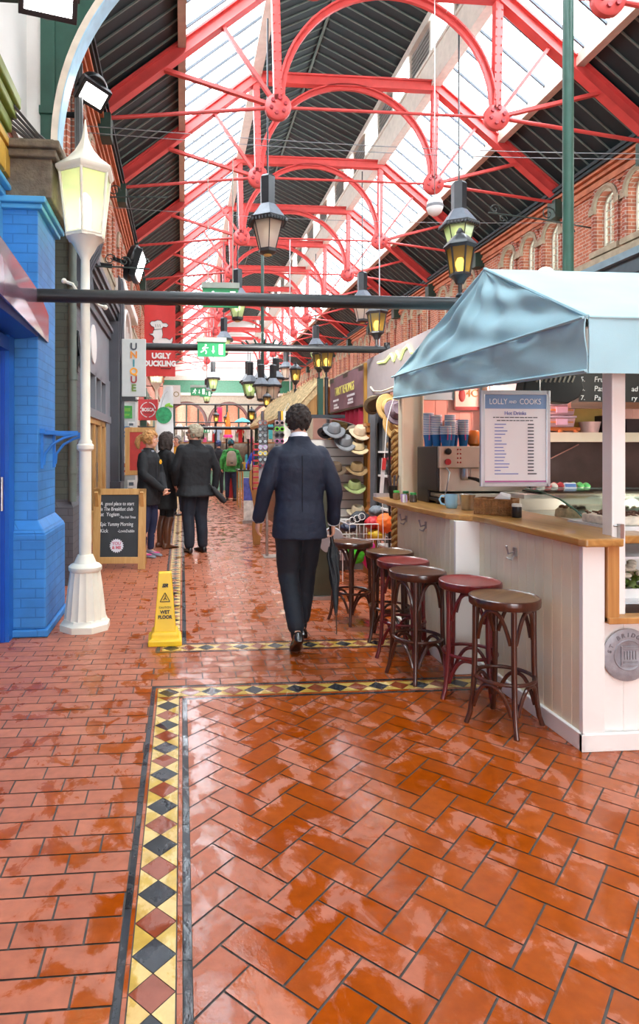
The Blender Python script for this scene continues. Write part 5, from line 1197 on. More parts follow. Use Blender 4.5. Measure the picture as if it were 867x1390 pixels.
    for z in (.645,.88,1.03): o.bx(2.26,4.4,3.15,3.58,z,z+.012)
    o.bx(2.26,4.4,3.14,3.15,1.02,1.05); o.build('shelves',mat('white_shelf','#e1e3e6',.3),r); o = MB()
    for x in (2.24,3.3): o.bx(x,x+.02,3.15,3.17,.645,1.05)
    for k in range(14): o.tube([(2.27,3.57,.90+k*.009),(4.3,3.57,.90+k*.009)],.002,4)
    o.build('uprights',STEEL,r)
    q = T('salad_tray','white tray heaped with green salad and cream in the front window','food tray',(2.42,3.36,.657)); o = MB(); o.bx(-.14,.14,-.13,.13,0,.012); o.bx(-.145,.145,-.135,-.125,0,.05); o.bx(-.145,.145,.125,.135,0,.05); o.bx(-.145,-.135,-.13,.13,0,.05); o.bx(.135,.145,-.13,.13,0,.05); o.build('tray',WHITEG,q); o = MB()
    for i in range(90): o.ell((U(-.12,.12),U(-.11,.11),U(.03,.12)),(.025,.02,.008),6,4,rot=(U(-1,1),U(-1,1),0))
    o.build('salad_leaves',mat('salad_green','#6f8a3a',.6,island=.5),q); o = MB()
    for i in range(40): o.ell((U(-.11,.11),U(-.10,.10),U(.11,.17)),(.028,.026,.016),7,5)
    o.build('cream_topping',mat('cream_food','#e8dcc8',.7,island=.12),q)
    q = T('chocolate_cake','long chocolate flecked cream cake on the middle shelf of the front window','cake',(2.45,3.36,.892+.15)); o = MB(); o.bx(-.17,.17,-.12,.12,0,.05); o.build('sponge',mat('cake_cream','#e3d6c4',.7,var=.2,scale=30),q,bevel=.01); o = MB()
    for i in range(120): o.ell((U(-.16,.16),U(-.11,.11),U(.05,.062)),(.014,.01,.006),5,4,rot=(0,0,U(0,3)))
    o.build('chocolate_flakes',mat('choc_flakes','#5a3826',.6,island=.5),q)
small_things()
# ---- bentwood bar stools
def stools():
    DK = wood('dark_bentwood','#38190f','#52281a','Z',20,.28,coat=.4); RD = wood('red_bentwood','#5a1418','#7a2022','Z',20,.28,coat=.4)
    SEAT_A = wood('worn_seat_brown','#5b3a28','#80603f','X',9,.35,coat=.2); SEAT_R = wood('red_seat','#7c2a28','#93352f','X',9,.35,coat=.2); SEAT_D = wood('dark_seat','#4a2a20','#6b4028','X',9,.35,coat=.2)
    H = .68
    def make(name,label,fr,st):
        r = T('bar_stool',label,'stool',(0,0,0),0,'bentwood bar stools along the counter')
        o = MB(); o.lathe([(.001,H-.012),(.155,H-.010),(.168,H-.003),(.172,H),(.178,H-.004),(.180,H-.02),(.178,H-.042),(.172,H-.048),(.15,H-.05),(.001,H-.05)],seg=40)
        n = len(o.f); 
        s_ = o.build('seat',[fr,st],r)
        for p in s_.data.polygons:
            c = p.center
            if c.z > H-.0125 and math.hypot(c.x,c.y) < .165: p.material_index = 1
        def leg(a):
            c,s = math.cos(a),math.sin(a); P = [(.150,H-.045),(.150,.5),(.153,.3),(.162,.15),(.178,.05),(.196,0)]
            return [(x*c,x*s,z) for x,z in P]
        angs = [PI/4+k*PI/2 for k in range(4)]
        for a in angs:
            o = MB(); o.tube(leg(a),[.0145,.0145,.0140,.0135,.013,.013],10); o.build('leg',fr,r)
        o = MB(); o.ring(.150,.0105,(0,0,.255),36,8); o.build('foot_ring',fr,r)
        for k in range(4):
            a,b = angs[k],angs[k]+PI/2
            for up in (True,False):
                o = MB(); pts = []
                for i in range(15):
                    t = i/14; ang = a+(b-a)*(.06+.88*t); sh = 1-abs(2*t-1)**2.6
                    if up: rr = .140; z = .455+(H-.062-.455)*sh
                    else: rr = .150+.012*(1-sh); z = .10+(.238-.10)*sh
                    rr *= (1-.10*math.sin(PI*t)) if up else (1-.06*math.sin(PI*t))
                    pts.append((rr*math.cos(ang),rr*math.sin(ang),z))
                o.tube(pts,.0105,8); o.build('seat_brace' if up else 'foot_brace',fr,r)
        return r
    A = make('a','x',DK,SEAT_A); B = make('b','x',RD,SEAT_R); D = make('d','x',DK,SEAT_D)
    P = [(A,1.700,3.25,-10,'dark bentwood bar stool with worn brown seat, nearest the stall corner'),(B,1.70,3.655,15,'red painted bentwood bar stool, second from the stall corner'),(D,1.505,3.985,-25,'dark bentwood stool with scuffed brown seat, third from the stall corner'),
         (B,1.545,4.37,5,'reddish bentwood stool with dull red seat, fourth from the stall corner'),(A,1.583,4.77,20,'dark bentwood stool with pale scuffed seat, tucked in at the step of the counter'),(D,1.434,5.324,-18,'dark bentwood bar stool standing apart, nearest the man in the suit')]
    used = set()
    for b,x,y,a,l in P:
        if b.name in used: o = dup(b)
        else: o = b; used.add(b.name)
        o.location = (x,y,0); o.rotation_euler = (0,0,math.radians(a-45+90)); o['label'] = l
stools()
# ================================================================== PEOPLE
SKIN = mat('fair_skin', '#d9a287', .55, var=.06, scale=10); SKIN2 = mat('ruddy_skin', '#cf9078', .55, var=.06, scale=10)
def blob(mb, name, mats, parent, vox=.01, smooth=4, label=None, disp=None, matfn=None):
    """one continuous surface grown over overlapping closed shapes"""
    me = mb.mesh(name+'_src'); bm = bmesh.new(); bm.from_mesh(me); bmesh.ops.recalc_face_normals(bm, faces=bm.faces); bm.to_mesh(me); bm.free()
    o = bpy.data.objects.new(name, me); COL.objects.link(o)
    m = o.modifiers.new('remesh','REMESH'); m.mode = 'VOXEL'; m.voxel_size = vox; m.use_smooth_shade = True
    if smooth:
        m = o.modifiers.new('smooth','SMOOTH'); m.iterations = smooth; m.factor = .5
    if disp:
        tx = bpy.data.textures.new(name+'_folds','CLOUDS'); tx.noise_scale = disp[1]; tx.noise_depth = 2
        m = o.modifiers.new('folds','DISPLACE'); m.texture = tx; m.strength = disp[0]; m.mid_level = .5; m.texture_coords = 'LOCAL'
    dg = bpy.context.evaluated_depsgraph_get(); dg.update()
    new = bpy.data.meshes.new_from_object(o.evaluated_get(dg)); new.name = name
    o.modifiers.clear(); o.data = new; bpy.data.meshes.remove(me)
    new.materials.clear()
    for x in (mats if isinstance(mats,(list,tuple)) else [mats]): new.materials.append(x)
    for p in new.polygons:
        p.use_smooth = True
        if matfn: p.material_index = matfn(p.center)
    if parent: o.parent = parent
    if label: o['label'] = label
    return o
V = Vector
def limb(mb, pts, rad, seg=12, flat=1.0):
    """smooth tapering limb with rounded ends"""
    P = [V(p) for p in pts]; n = len(P); out, rr = [], []
    for i in range(n-1):
        for k in range(5):
            t = k/5; 
            p0 = P[max(i-1,0)]; p1 = P[i]; p2 = P[i+1]; p3 = P[min(i+2,n-1)]
            q = .5*((2*p1)+(-p0+p2)*t+(2*p0-5*p1+4*p2-p3)*t*t+(-p0+3*p1-3*p2+p3)*t**3)
            out.append(q); rr.append(rad[i]*(1-t)+rad[i+1]*t)
    out.append(P[-1]); rr.append(rad[-1])
    mb.tube(out, rr, seg, flat=flat); mb.ell(out[0],(rr[0],)*3,seg,6); mb.ell(out[-1],(rr[-1],)*3,seg,6)
def torso(mb, secs, n=24):
    """secs = (z, half width, half depth, y centre, x centre)"""
    rs = []
    for z,w_,d,yc,xc in secs:
        ring = []
        for j in range(n):
            a = 2*PI*j/n; c,s = math.cos(a),math.sin(a); e = .8
            ring.append((xc+w_*math.copysign(abs(c)**e,c), yc+d*math.copysign(abs(s)**e,s), z))
        rs.append(ring)
    mb.rings(rs)
def hand(mb, wrist, direction, palm, side, curl=.6, s=1.0, spread=.18):
    """palm, thumb and four unequal bent fingers. palm = the way the palm faces; side=+1 puts the thumb on across-axis +"""
    d = V(direction).normalized(); pn = V(palm); pn = (pn-d*pn.dot(d)).normalized(); ac = d.cross(pn).normalized()*side
    w0 = V(wrist)
    rs = []
    for t,ww,th in ((-.01,.026,.018),(.03,.034,.016),(.065,.041,.014),(.088,.040,.012)):
        ring = []
        for j in range(12):
            a = 2*PI*j/12; ring.append(w0+d*t*s+ac*ww*s*math.cos(a)+pn*th*s*math.sin(a))
        rs.append(ring)
    mb.rings(rs)
    for k,(off,L,r) in enumerate(((.030,.070,.0088),(.010,.078,.0090),(-.010,.072,.0086),(-.029,.056,.0078))):
        p = w0+d*.078*s+ac*off*s; dirv = (d+ac*(off*spread*8)*.3).normalized(); pts=[p-dirv*.02*s, p]; rad=[r*s,r*s]
        for j,(fr,cv) in enumerate(((.45,.55),(.32,.9),(.23,.6))):
            axis = ac; ang = curl*cv
            dirv = (Matrix.Rotation(ang*(1 if (Matrix.Rotation(.1,3,axis) @ dirv).dot(pn) > dirv.dot(pn) else -1),3,axis) @ dirv).normalized()
            p = p+dirv*L*fr*s; pts.append(p); rad.append(r*s*(1-.08*(j+1)))
        mb.tube(pts,rad,8); mb.ell(pts[-1],(rad[-1],)*3,8,6)
    b = w0+d*.02*s+ac*.026*s; t1 = (d*.6+ac*.75+pn*.25).normalized(); t2 = (d*.9+ac*.25+pn*(.25+curl*.4)).normalized()
    pts = [b, b+t1*.036*s, b+t1*.036*s+t2*.030*s, b+t1*.036*s+t2*.030*s+(t2+pn*.3*curl).normalized()*.022*s]
    mb.tube(pts,[.013*s,.011*s,.0095*s,.008*s],8); mb.ell(pts[-1],(.008*s,)*3,8,6)
def head_mesh(mb, M, s=1.0, jaw=1.0, nose=1.0):
    k = len(mb.v)
    mb.ell((0,-.012,.030),(.077*s,.098*s,.092*s),18,12); mb.ell((0,.022,-.045),(.058*s*jaw,.068*s,.072*s),16,10); mb.ell((0,.045,-.085),(.034*jaw,.038,.028),12,8)
    mb.ell((0,.068,.035),(.052,.026,.03),12,8)                                     # brow
    mb.tube([(0,.082,.028),(0,.097,.005),(0,.110*nose,-.020)],[.009,.011,.014],8); mb.ell((0,.104*nose,-.022),(.015,.014,.011),8,6)
    for sx in (-1,1):
        mb.ell((sx*.040,.062,-.018),(.024,.026,.026),8,6); mb.ell((sx*.079,-.008,-.002),(.010,.020,.031),8,6,rot=(.15,0,sx*.35)); mb.ell((sx*.079,-.004,-.030),(.008,.010,.012),6,5)
    mb.ell((0,.088,-.052),(.024,.010,.007),10,6); mb.ell((0,.086,-.064),(.021,.010,.008),10,6)   # lips
    mb.xf(M, k)
def face_parts(r, M, iris='#4a6a78', lip='#b5645c', brow='#5a4433'):
    def tr(o): o.data.transform(M); return o
    for sx in (-1,1):
        o = MB(); o.ell((sx*.031,.0805,.010),(.0135,.011,.0095),10,8); e = tr(o.build('eye',mat('eye_white','#eeeae4',.2),r)); o = MB(); o.ell((sx*.031,.0905,.010),(.0062,.003,.0062),8,6); tr(o.build('iris',mat('iris'+iris,iris,.2),e))
        o = MB(); o.tube([(sx*.014,.094,.030),(sx*.032,.094,.036),(sx*.050,.080,.031)],[.004,.0045,.003],6); tr(o.build('eyebrow',mat('brow'+brow,brow,.8),r))
    o = MB(); o.tube([(-.022,.093,-.058),(0,.0985,-.057),(.022,.093,-.058)],[.003,.005,.003],6); tr(o.build('mouth',mat('lips'+lip,lip,.5),r))
def hair_cap(M, n, front, low, r=.020, out=.006, seed=1, wild=.006, nape=-.07):
    """short hair: overlapping tufts over the skull; front = how far hair comes forward on the brow"""
    rn = random.Random(seed); mb = MB(); k = 0
    mb.ell((0,-.018,.040),(.080,.097,.090),18,12)
    while k < n:
        th = rn.uniform(0,2*PI); z = rn.uniform(-.85,1)
        c = math.sqrt(max(0,1-z*z)); p = V((.080*c*math.cos(th),-.012+.101*c*math.sin(th),.032+.096*z))
        if p.y > front and p.z < .085: continue
        if p.z < nape: continue
        if abs(p.x) > .06 and p.z < .0 and p.y > -.015: continue
        n_ = (p-V((0,-.012,.03))).normalized(); q = p+n_*out
        rr = r*rn.uniform(.7,1.15)
        mb.ell(q+n_*rn.uniform(-wild,wild),(rr,rr*.8,rr*.9),7,5,rot=(rn.uniform(-1,1),rn.uniform(-1,1),rn.uniform(0,3))); k += 1
    mb.xf(M); return mb
def shoe(mb, ankle, heading, pitch=0.0, L=.27, w=.048, h=.075, heel=.02):
    """shoe under an ankle point; pitch>0 lifts the heel about the toe"""
    k = len(mb.v); n = 14; rs = []
    for t,ww,hh in ((-.075,.022,.05),(-.065,.032,.075),(-.03,.036,.09),(.02,.037,.085),(.06,.041,.062),(.11,.046,.048),(.15,.044,.040),(.18,.034,.032),(.195,.016,.022)):
        ring = []
        for j in range(n):
            a = 2*PI*j/n; c,s = math.cos(a),math.sin(a); z = hh*(.5+.5*s) if s > 0 else hh*.5*(1+max(s*1.6,-1))
            ring.append((ww*w/.046*c, t*L/.27, z))
        rs.append(ring)
    mb.rings(rs)
    tip = V((0,.15*L/.27,0)); M = Matrix.Translation(V(ankle)) @ Matrix.Rotation(-heading,4,'Z') 
    mb.xf(M @ Matrix.Translation(V((0,0,-.085))) @ Matrix.Translation(tip) @ Matrix.Rotation(-pitch,4,'X') @ Matrix.Translation(-tip), k)
def Mhead(c, yaw=0, pitch=0, roll=0): return Matrix.Translation(V(c)) @ Matrix.Rotation(yaw,4,'Z') @ Matrix.Rotation(pitch,4,'X') @ Matrix.Rotation(roll,4,'Y')

# ---------------------------------------------------------------- man in the navy suit, walking away
def suit_man():
    r = T('person','man with curly dark hair in a navy suit walking away holding a folded umbrella','person',(.872,4.72,0))
    NAVY = mat('navy_suit_wool','#131a2e',.75,var=.12,scale=6,bump=.25,bscale=16); TRO = mat('navy_trousers','#10141f',.75,var=.12,scale=6,bump=.25,bscale=14)
    shL,shR = V((-.158,-.01,1.425)),V((.158,.0,1.425)); elL,elR = V((-.258,-.015,1.155)),V((.255,-.05,1.15)); wrL,wrR = V((-.30,.065,.925)),V((.272,.05,.90))
    hipL,hipR = V((-.085,-.01,.93)),V((.085,.015,.93)); knL,knR = V((-.075,.03,.51)),V((.075,.14,.50)); anL,anR = V((-.065,-.27,.155)),V((.06,.22,.095))
    hd = V((.0,.035,1.655))
    Mh = Mhead(hd,.0,-.12)
    b = MB(); head_mesh(b,Mh); limb(b,[(0,.01,1.45),(0,.015,1.53),(0,.025,1.60)],[.062,.057,.056])
    torso(b,[(.88,.15,.10,0,0),(1.0,.145,.10,0,0),(1.15,.14,.095,0,0),(1.32,.165,.105,0,0),(1.43,.16,.085,0,0),(1.49,.08,.06,.005,0)])
    limb(b,[shL,elL,wrL],[.05,.04,.027]); limb(b,[shR,elR,wrR],[.05,.04,.027])
    for h,k,a in ((hipL,knL,anL),(hipR,knR,anR)): limb(b,[h,k,a],[.085,.055,.036])
    shoe(b,anR+V((0,0,.015)),-.05,-.12,L=.19,w=.028)
    hand(b,wrL,(-.06,.30,-.95),(.9,.1,.1),-1,.55); hand(b,wrR,(.02,.12,-1),(-.92,.25,0),1,1.05)
    blob(b,'body',SKIN,r,.0065,2)
    # jacket
    j = MB(); torso(j,[(.80,.205,.155,-.01,0),(.84,.203,.152,-.01,0),(.95,.192,.145,-.01,0),(1.08,.178,.128,0,0),(1.20,.185,.128,0,0),(1.32,.198,.132,-.005,0),(1.40,.200,.118,-.005,0),(1.445,.178,.098,-.003,0),(1.485,.128,.080,.003,0),(1.515,.092,.074,.008,0),(1.555,.074,.070,.012,0)],32)
    for sh,el,wr in ((shL,elL,wrL),(shR,elR,wrR)):
        limb(j,[sh+V((0,0,-.008)),sh.lerp(el,.5)+V((.004*math.copysign(1,sh.x),-.01,0)),el,el.lerp(wr,.5),wr+(el-wr).normalized()*.02],[.070,.067,.060,.054,.049],14)
    blob(j,'jacket',NAVY,r,.009,5,'navy suit jacket',disp=(.012,.09))
    o = MB()                                                   # centre back seam and single vent
    o.tube([(0,-.150,.86),(0,-.147,.95),(0,-.133,1.08),(0,-.134,1.2),(0,-.138,1.32),(0,-.122,1.41)],.003,5); o.build('back_seam',mat('seam_dark','#10121c',.9),r)
    c = MB(); c.rings([[((.071+dr)*math.cos(a),.013+(.066+dr)*math.sin(a)+dy,z-.02*math.sin(a)) for a in [2*PI*i/24 for i in range(24)]] for z,dr,dy in ((1.53,-.002,.0),(1.568,-.005,.004),(1.568,-.011,.004),(1.53,-.010,.0))],0,True,False,True); c.build('shirt_collar',mat('white_shirt','#eef0f6',.6),r,'white shirt collar')
    for wr,el in ((wrL,elL),(wrR,elR)):
        d = (wr-el).normalized(); c = MB(); c.tube([wr-d*.025,wr+d*.012],[.046,.043],16,flat=.85); c.build('shirt_cuff',mat('white_shirt','#eef0f6',.6),r,'white shirt cuff')
    t = MB(); torso(t,[(.80,.165,.125,0,0),(.88,.168,.128,0,0),(.98,.155,.115,0,0)],24)
    for h,k,a in ((hipL,knL,anL),(hipR,knR,anR)):
        limb(t,[h+V((0,0,-.02)),h.lerp(k,.5)+V((0,-.005,0)),k,k.lerp(a,.5)+V((0,-.012,0)),a+(k-a).normalized()*.060],[.108,.098,.080,.070,.064],14)
    blob(t,'trousers',TRO,r,.010,4,'navy suit trousers',disp=(.014,.10))
    for k_,a_ in ((knL,anL),(knR,anR)): s = MB(); limb(s,[a_+(k_-a_).normalized()*.16,a_+(k_-a_).normalized()*.07,a_+V((0,0,-.02))],[.046,.045,.043]); blob(s,'sock',mat('black_sock','#15161a',.9),r,.008,2)
    bl = mat('polished_black_leather','#17100e',.22,var=.15,coat=.5)
    s = MB(); shoe(s,V((anL.x,anL.y-.067,.088)),.05,.55,L=.29); blob(s,'shoe',bl,r,.007,2,'black leather shoe, heel lifted'); s = MB(); shoe(s,anR,-.05,-.12,L=.29); blob(s,'shoe',bl,r,.007,2,'black leather shoe, flat')
    h = hair_cap(Mh,420,.030,0,.0155,.004,3,.007,-.075); blob(h,'hair',mat('dark_brown_curls','#2c221d',.8,var=.5,scale=60,bump=.6,bscale=150),r,.0055,1,'short curly dark brown hair')
    face_parts(r,Mh)
    # folded umbrella, held in the right hand
    u = T('umbrella','closed black umbrella hanging from the hand of the man in the suit','umbrella',tuple(V((.872,4.72,0))+wrR+V((-.012,.02,-.055))))
    o = MB(); o.tube([(0,.0,.06),(0,0,-.02),(.008,-.005,-.12)],[.017,.016,.013],10); o.tube([(0,0,.06),(0,.02,.085),(0,.05,.08),(0,.055,.055)],.013,8); o.build('handle',BLACKM,u)
    o = MB(); o.tube([(.008,-.005,-.10),(.012,-.02,-.18),(.012,-.06,-.35),(.008,-.11,-.52),(.004,-.14,-.62)],[.018,.036,.032,.022,.009],12)
    for k in range(6): a = k*PI/3; o.tube([(.010+.026*math.cos(a),-.01+.026*math.sin(a),-.13),(.012+.040*math.cos(a),-.02+.036*math.sin(a),-.20),(.012+.03*math.cos(a+.8),-.06+.03*math.sin(a+.8),-.36),(.006,-.125,-.56)],[.006,.013,.011,.004],6)
    o.build('canopy',mat('umbrella_black','#1d1f23',.6,bump=.3),u); o = MB(); o.tube([(.004,-.14,-.6),(.0,-.175,-.745)],[.006,.004],8); o.build('tip',mat('umbrella_tip','#6b5a50',.3,metal=.7),u)
suit_man()

# ---------------------------------------------------------------- generic standing adult
def person(label, loc, face, H=1.72, coat='#17181b', coat_hem=.80, coat_flare=.20, coat_name='coat', legs='#1d2233', leg_r=1.0, shoes='#17181a', hair='#6a4630', hairstyle='short', head_yaw=0, armL=None, armR=None, vox=.012, skin=SKIN, foot=(.0,.0), build=1.0, shoe_label=None, faces=True, boots=None, headpitch=0, hair_n=260, disp=(.014,.09), coat_mat=None):
    """face = heading in radians (0 looks along +Y, positive turns left)"""
    r = T('person',label,'person',loc,face); k = H/1.76; S = lambda p: V(p)*k
    shL,shR = S((-.152*build,0,1.42)),S((.152*build,0,1.42))
    aL = armL or [(-.245*build,-.02,1.17),(-.235*build,.06,.93)]; aR = armR or [(.245*build,-.02,1.17),(.235*build,.06,.93)]
    elL,wrL,elR,wrR = S(aL[0]),S(aL[1]),S(aR[0]),S(aR[1])
    hipL,hipR = S((-.085,0,.93)),S((.085,0,.93)); knL,knR = S((-.095,.02+foot[0]*.5,.51)),S((.095,.02+foot[1]*.5,.51)); anL,anR = S((-.10,-.03+foot[0],.088)),S((.10,-.03+foot[1],.088))
    Mh = Mhead(S((0,.03,1.645)),head_yaw,headpitch) @ Matrix.Scale(k,4)
    b = MB(); head_mesh(b,Mh,nose=1.0); limb(b,[S((0,0,1.43)),S((0,.008,1.52)),S((0,.02,1.60))],[.06*k,.052*k,.052*k])
    torso(b,[(z*k,w_*k,d*k,0,0) for z,w_,d in ((.88,.15,.10),(1.0,.14,.10),(1.15,.135,.095),(1.32,.155,.10),(1.43,.15,.08),(1.49,.075,.055))])
    for s_,e_,w_ in ((shL,elL,wrL),(shR,elR,wrR)): limb(b,[s_,e_,w_],[.048*k,.038*k,.026*k])
    for h,n,a in ((hipL,knL,anL),(hipR,knR,anR)): limb(b,[h,n,a],[.07*k,.044*k,.030*k])
    shoe(b,anL+V((0,0,.015)),0,0,L=.19*k,w=.028); shoe(b,anR+V((0,0,.015)),0,0,L=.19*k,w=.028)
    for wr,el,sd in ((wrL,elL,-1),(wrR,elR,1)):
        d = (wr-el).normalized(); pal = V((-sd*1.0,.1,0)); pal = pal if abs(d.dot(pal)) < .9 else V((0,0,-1)); hand(b,wr,d,pal,-1 if d.cross((pal-d*pal.dot(d)).normalized()).y < 0 else 1,.7,.95*k)
    blob(b,'body',skin,r,min(vox,.009),2)
    cm = coat_mat or mat('coat_'+coat.strip('#'),coat,.8,var=.14,scale=6,bump=.3,bscale=20)
    j = MB(); hem = coat_hem
    secs = [(hem,coat_flare,coat_flare*.78),(hem+.03,coat_flare*.995,coat_flare*.77),(max(hem+.1,.93),.5*(coat_flare+.185),.14),(1.08,.172*build,.128),(1.2,.178*build,.128),(1.32,.19*build,.13),(1.395,.188*build,.116),(1.44,.165*build,.096),(1.48,.118*build,.078),(1.51,.085,.068),(1.535,.070,.064)]
    torso(j,[(z*k,w_*k,d*k,0,0) for z,w_,d in secs],28)
    for sh,el,wr in ((shL,elL,wrL),(shR,elR,wrR)): limb(j,[sh+V((0,0,-.008)),sh.lerp(el,.5),el,el.lerp(wr,.5),wr+(el-wr).normalized()*.015],[.066*k*build,.066*k,.060*k,.055*k,.050*k],12)
    blob(j,coat_name,cm,r,vox,4,disp=disp)
    lm = mat('legwear_'+legs.strip('#'),legs,.8,var=.14,scale=6,bump=.2,bscale=20)
    t = MB(); torso(t,[(z*k,w_*k,d*k,0,0) for z,w_,d in ((.80,.155,.12),(.88,.158,.122),(.98,.148,.11))])
    for h,n,a in ((hipL,knL,anL),(hipR,knR,anR)):
        limb(t,[h+V((0,0,-.02)),h.lerp(n,.5),n,n.lerp(a,.5)+V((0,-.012,0)),a+V((0,0,.03))],[.100*k*leg_r,.090*k*leg_r,.070*k*leg_r,.062*k*leg_r,.056*k*leg_r])
    blob(t,'trousers',lm,r,vox,3,disp=(.010,.09))
    sm = mat('footwear_'+shoes.strip('#'),shoes,.4,var=.15,coat=.2)
    for a in (anL,anR):
        s = MB(); shoe(s,a,.12 if a.x<0 else -.12,0,L=.285*k)
        if boots: limb(s,[a+V((0,-.0,0)),a.lerp(knL if a.x<0 else knR,.5)+V((0,-.02,0)),a.lerp(knL if a.x<0 else knR,.86)],[.050*k,.062*k,.068*k])
        blob(s,'boot' if boots else 'shoe',sm,r,min(vox,.009),2,shoe_label)
    hm = mat('hair_'+hair.strip('#'),hair,.7,var=.35,scale=30,bump=.5,bscale=90)
    h = hair_cap(Mh @ Matrix.Identity(4),hair_n,.035 if hairstyle!='fringe' else .06,0,.019,.005,len(label),.006,-.06)
    if hairstyle == 'pony':
        n0 = len(h.v); h.tube([(-.0,-.085,.06),(.0,-.125,.055),(.0,-.165,.02),(.0,-.185,-.04),(.0,-.175,-.10),(.0,-.16,-.13)],[.028,.034,.042,.044,.030,.010],10); 
        for q in range(14): h.tube([(U(-.05,.05),.075+U(-.01,.012),.095),(U(-.05,.05),.10,.06),(U(-.055,.055),.092,.035)],[.012,.010,.004],6)
        for sx in (-1,1): h.tube([(sx*.07,.055,.07),(sx*.083,.035,.01),(sx*.078,.02,-.05)],[.016,.014,.005],6)
        h.xf(Mh,n0)
    if hairstyle == 'bob':
        n0 = len(h.v)
        for q in range(46):
            a = PI*.93+ (q/45)*PI*1.14 ; a = PI*1.5+(q/45-.5)*PI*1.35
            x,y = .083*math.cos(a),-.01+.103*math.sin(a); wv = U(-.012,.012)
            h.tube([(x*.8,y*.8,.09),(x*1.04,y*1.04,.02),(x*1.12+wv,y*1.10,-.06),(x*1.08-wv,y*1.10+wv,-.135+U(-.02,.02))],[.02,.022,.021,.009],7)
        for sx in (-1,1): h.tube([(sx*.03,.07,.11),(sx*.075,.055,.06),(sx*.088,.035,-.02),(sx*.085,.03,-.10)],[.018,.02,.018,.008],7)
        h.xf(Mh,n0)
    blob(h,'hair',hm,r,.007,2)
    if faces: face_parts(r,Mh,brow=hair)
    r['_k'] = k
    return r, Mh, k
def girl():
    r,Mh,k = person('woman with ginger ponytail in a black jacket with yellow flower pin and clasped hands','x' and (-.455,8.78,0),-2.1,1.70,'#17181c',.73,.185,'jacket','#1b2140',.86,'#7c7d88','#c08a52','pony',head_yaw=.42,armL=[(-.215,.07,1.16),(-.035,.24,.945)],armR=[(.215,.07,1.16),(.035,.25,.95)],vox=.010,shoe_label='grey trainer with pink trim')
    o = MB()
    for q in range(6): a = q*PI/3; o.ell((.022*math.cos(a),0,.022*math.sin(a)),(.014,.005,.014),8,6)
    o.ell((0,.008,0),(.011,.010,.011),8,6); f = o.build('flower_pin',mat('daffodil_yellow','#f0b31e',.6),r); f.location = (-.085*k,.142,1.335*k)
    o = MB(); o.tube([(0,.134,.75),(0,.140,.95),(0,.134,1.1),(0,.138,1.25),(0,.132,1.38)],.004,5); o.build('zip',mat('zip_grey','#4a4c52',.4,metal=.4),r)
    o = MB(); o.ring(.072,.020,(0,.0,1.49*k),24,8); o.v = [(x,y*1.0-.012,z+.3*(-y)*.25) for x,y,z in o.v]; o.build('hood',mat('pale_grey_hood','#8f98a8',.8),r,'grey hood behind the neck')
    for sx in (-1,1): o = MB(); o.ell((sx*.10*k,.02,.045),(.046,.10,.012),12,6); o.build('trim',mat('pink_trainer_trim','#d8468a',.5),r)
girl()
def lady():
    r,Mh,k = person('woman with wavy dark brown hair in a long black coat and brown boots, turned away','x' and (-.245,9.55,0),-1.0,1.70,'#131315',.60,.205,'coat','#131316',.85,'#5d3621','#33251f','bob',head_yaw=-.2,vox=.011,boots=True,shoe_label='tall brown leather boot')
    o = MB(); o.ell((0,0,0),(.09,.045,.11),14,10); o.tube([(-.05,0,.08),(-.05,.02,.30),(-.02,.03,.52)],.010,6); h = o.build('handbag',mat('black_leather_bag','#1b1a1d',.4),r); h.location = (.27,.08,.92)
    for q in range(4): o = MB(); o.ell((.0,.0,0),(.013,.006,.013),8,6); c = o.build('button',mat('black_button','#2d2d30',.3),r); c.location = (.04,.142,.80+q*.15)
lady()
def man2():
    r,Mh,k = person('stout grey haired man with glasses in a padded black jacket and dark jeans','x' and (.185,9.10,0),.40,1.80,'#18191d',.78,.27,'jacket','#1c2330',1.28,'#151518','#a59a84','short',head_yaw=.95,armL=[(-.30,.0,1.17),(-.24,.13,.95)],armR=[(.31,-.05,1.15),(.30,-.02,.89)],vox=.011,skin=SKIN2,build=1.3,hair_n=320)
    def tr(o): o.data.transform(Mh); return o
    o = MB()
    for sx in (-1,1): o.ring(.021,.003,(sx*.032,.108,.008),16,5,axis='Y'); o.tube([(sx*.053,.106,.012),(sx*.083,.02,.012),(sx*.085,-.01,.008)],.003,5)
    o.tube([(-.011,.110,.012),(.011,.110,.012)],.003,5); tr(o.build('glasses',BLACKM,r))
    o = MB(); o.rings([[((.074+dr)*math.cos(a),.0+(.069+dr)*math.sin(a),z*k) for a in [2*PI*i/24 for i in range(24)]] for z,dr in ((1.475,.022),(1.56,.012),(1.56,.0),(1.475,.004))],0,True,False,True); o.build('collar',mat('coat_18191d','#18191d',.8),r)
    o = MB(); o.tube([(-.02,.14,.83),(-.02,.155,1.0),(-.02,.15,1.2),(-.015,.14,1.4)],.005,5); o.build('zip',mat('zip_grey','#4a4c52',.4,metal=.4),r)
    u = T('folded_umbrella','small black folded umbrella held low by the man with glasses','umbrella',(.51,9.02,.80)); o = MB(); o.tube([(-.08,0,.12),(-.02,0,.04),(.07,0,-.06),(.10,0,-.09)],[.030,.042,.045,.028],12); o.build('canopy',mat('umbrella_black','#1d1f23',.6,bump=.3),u); o = MB(); o.tube([(-.08,0,.12),(-.13,0,.17)],.014,8); o.build('handle',BLACKM,u)
man2()
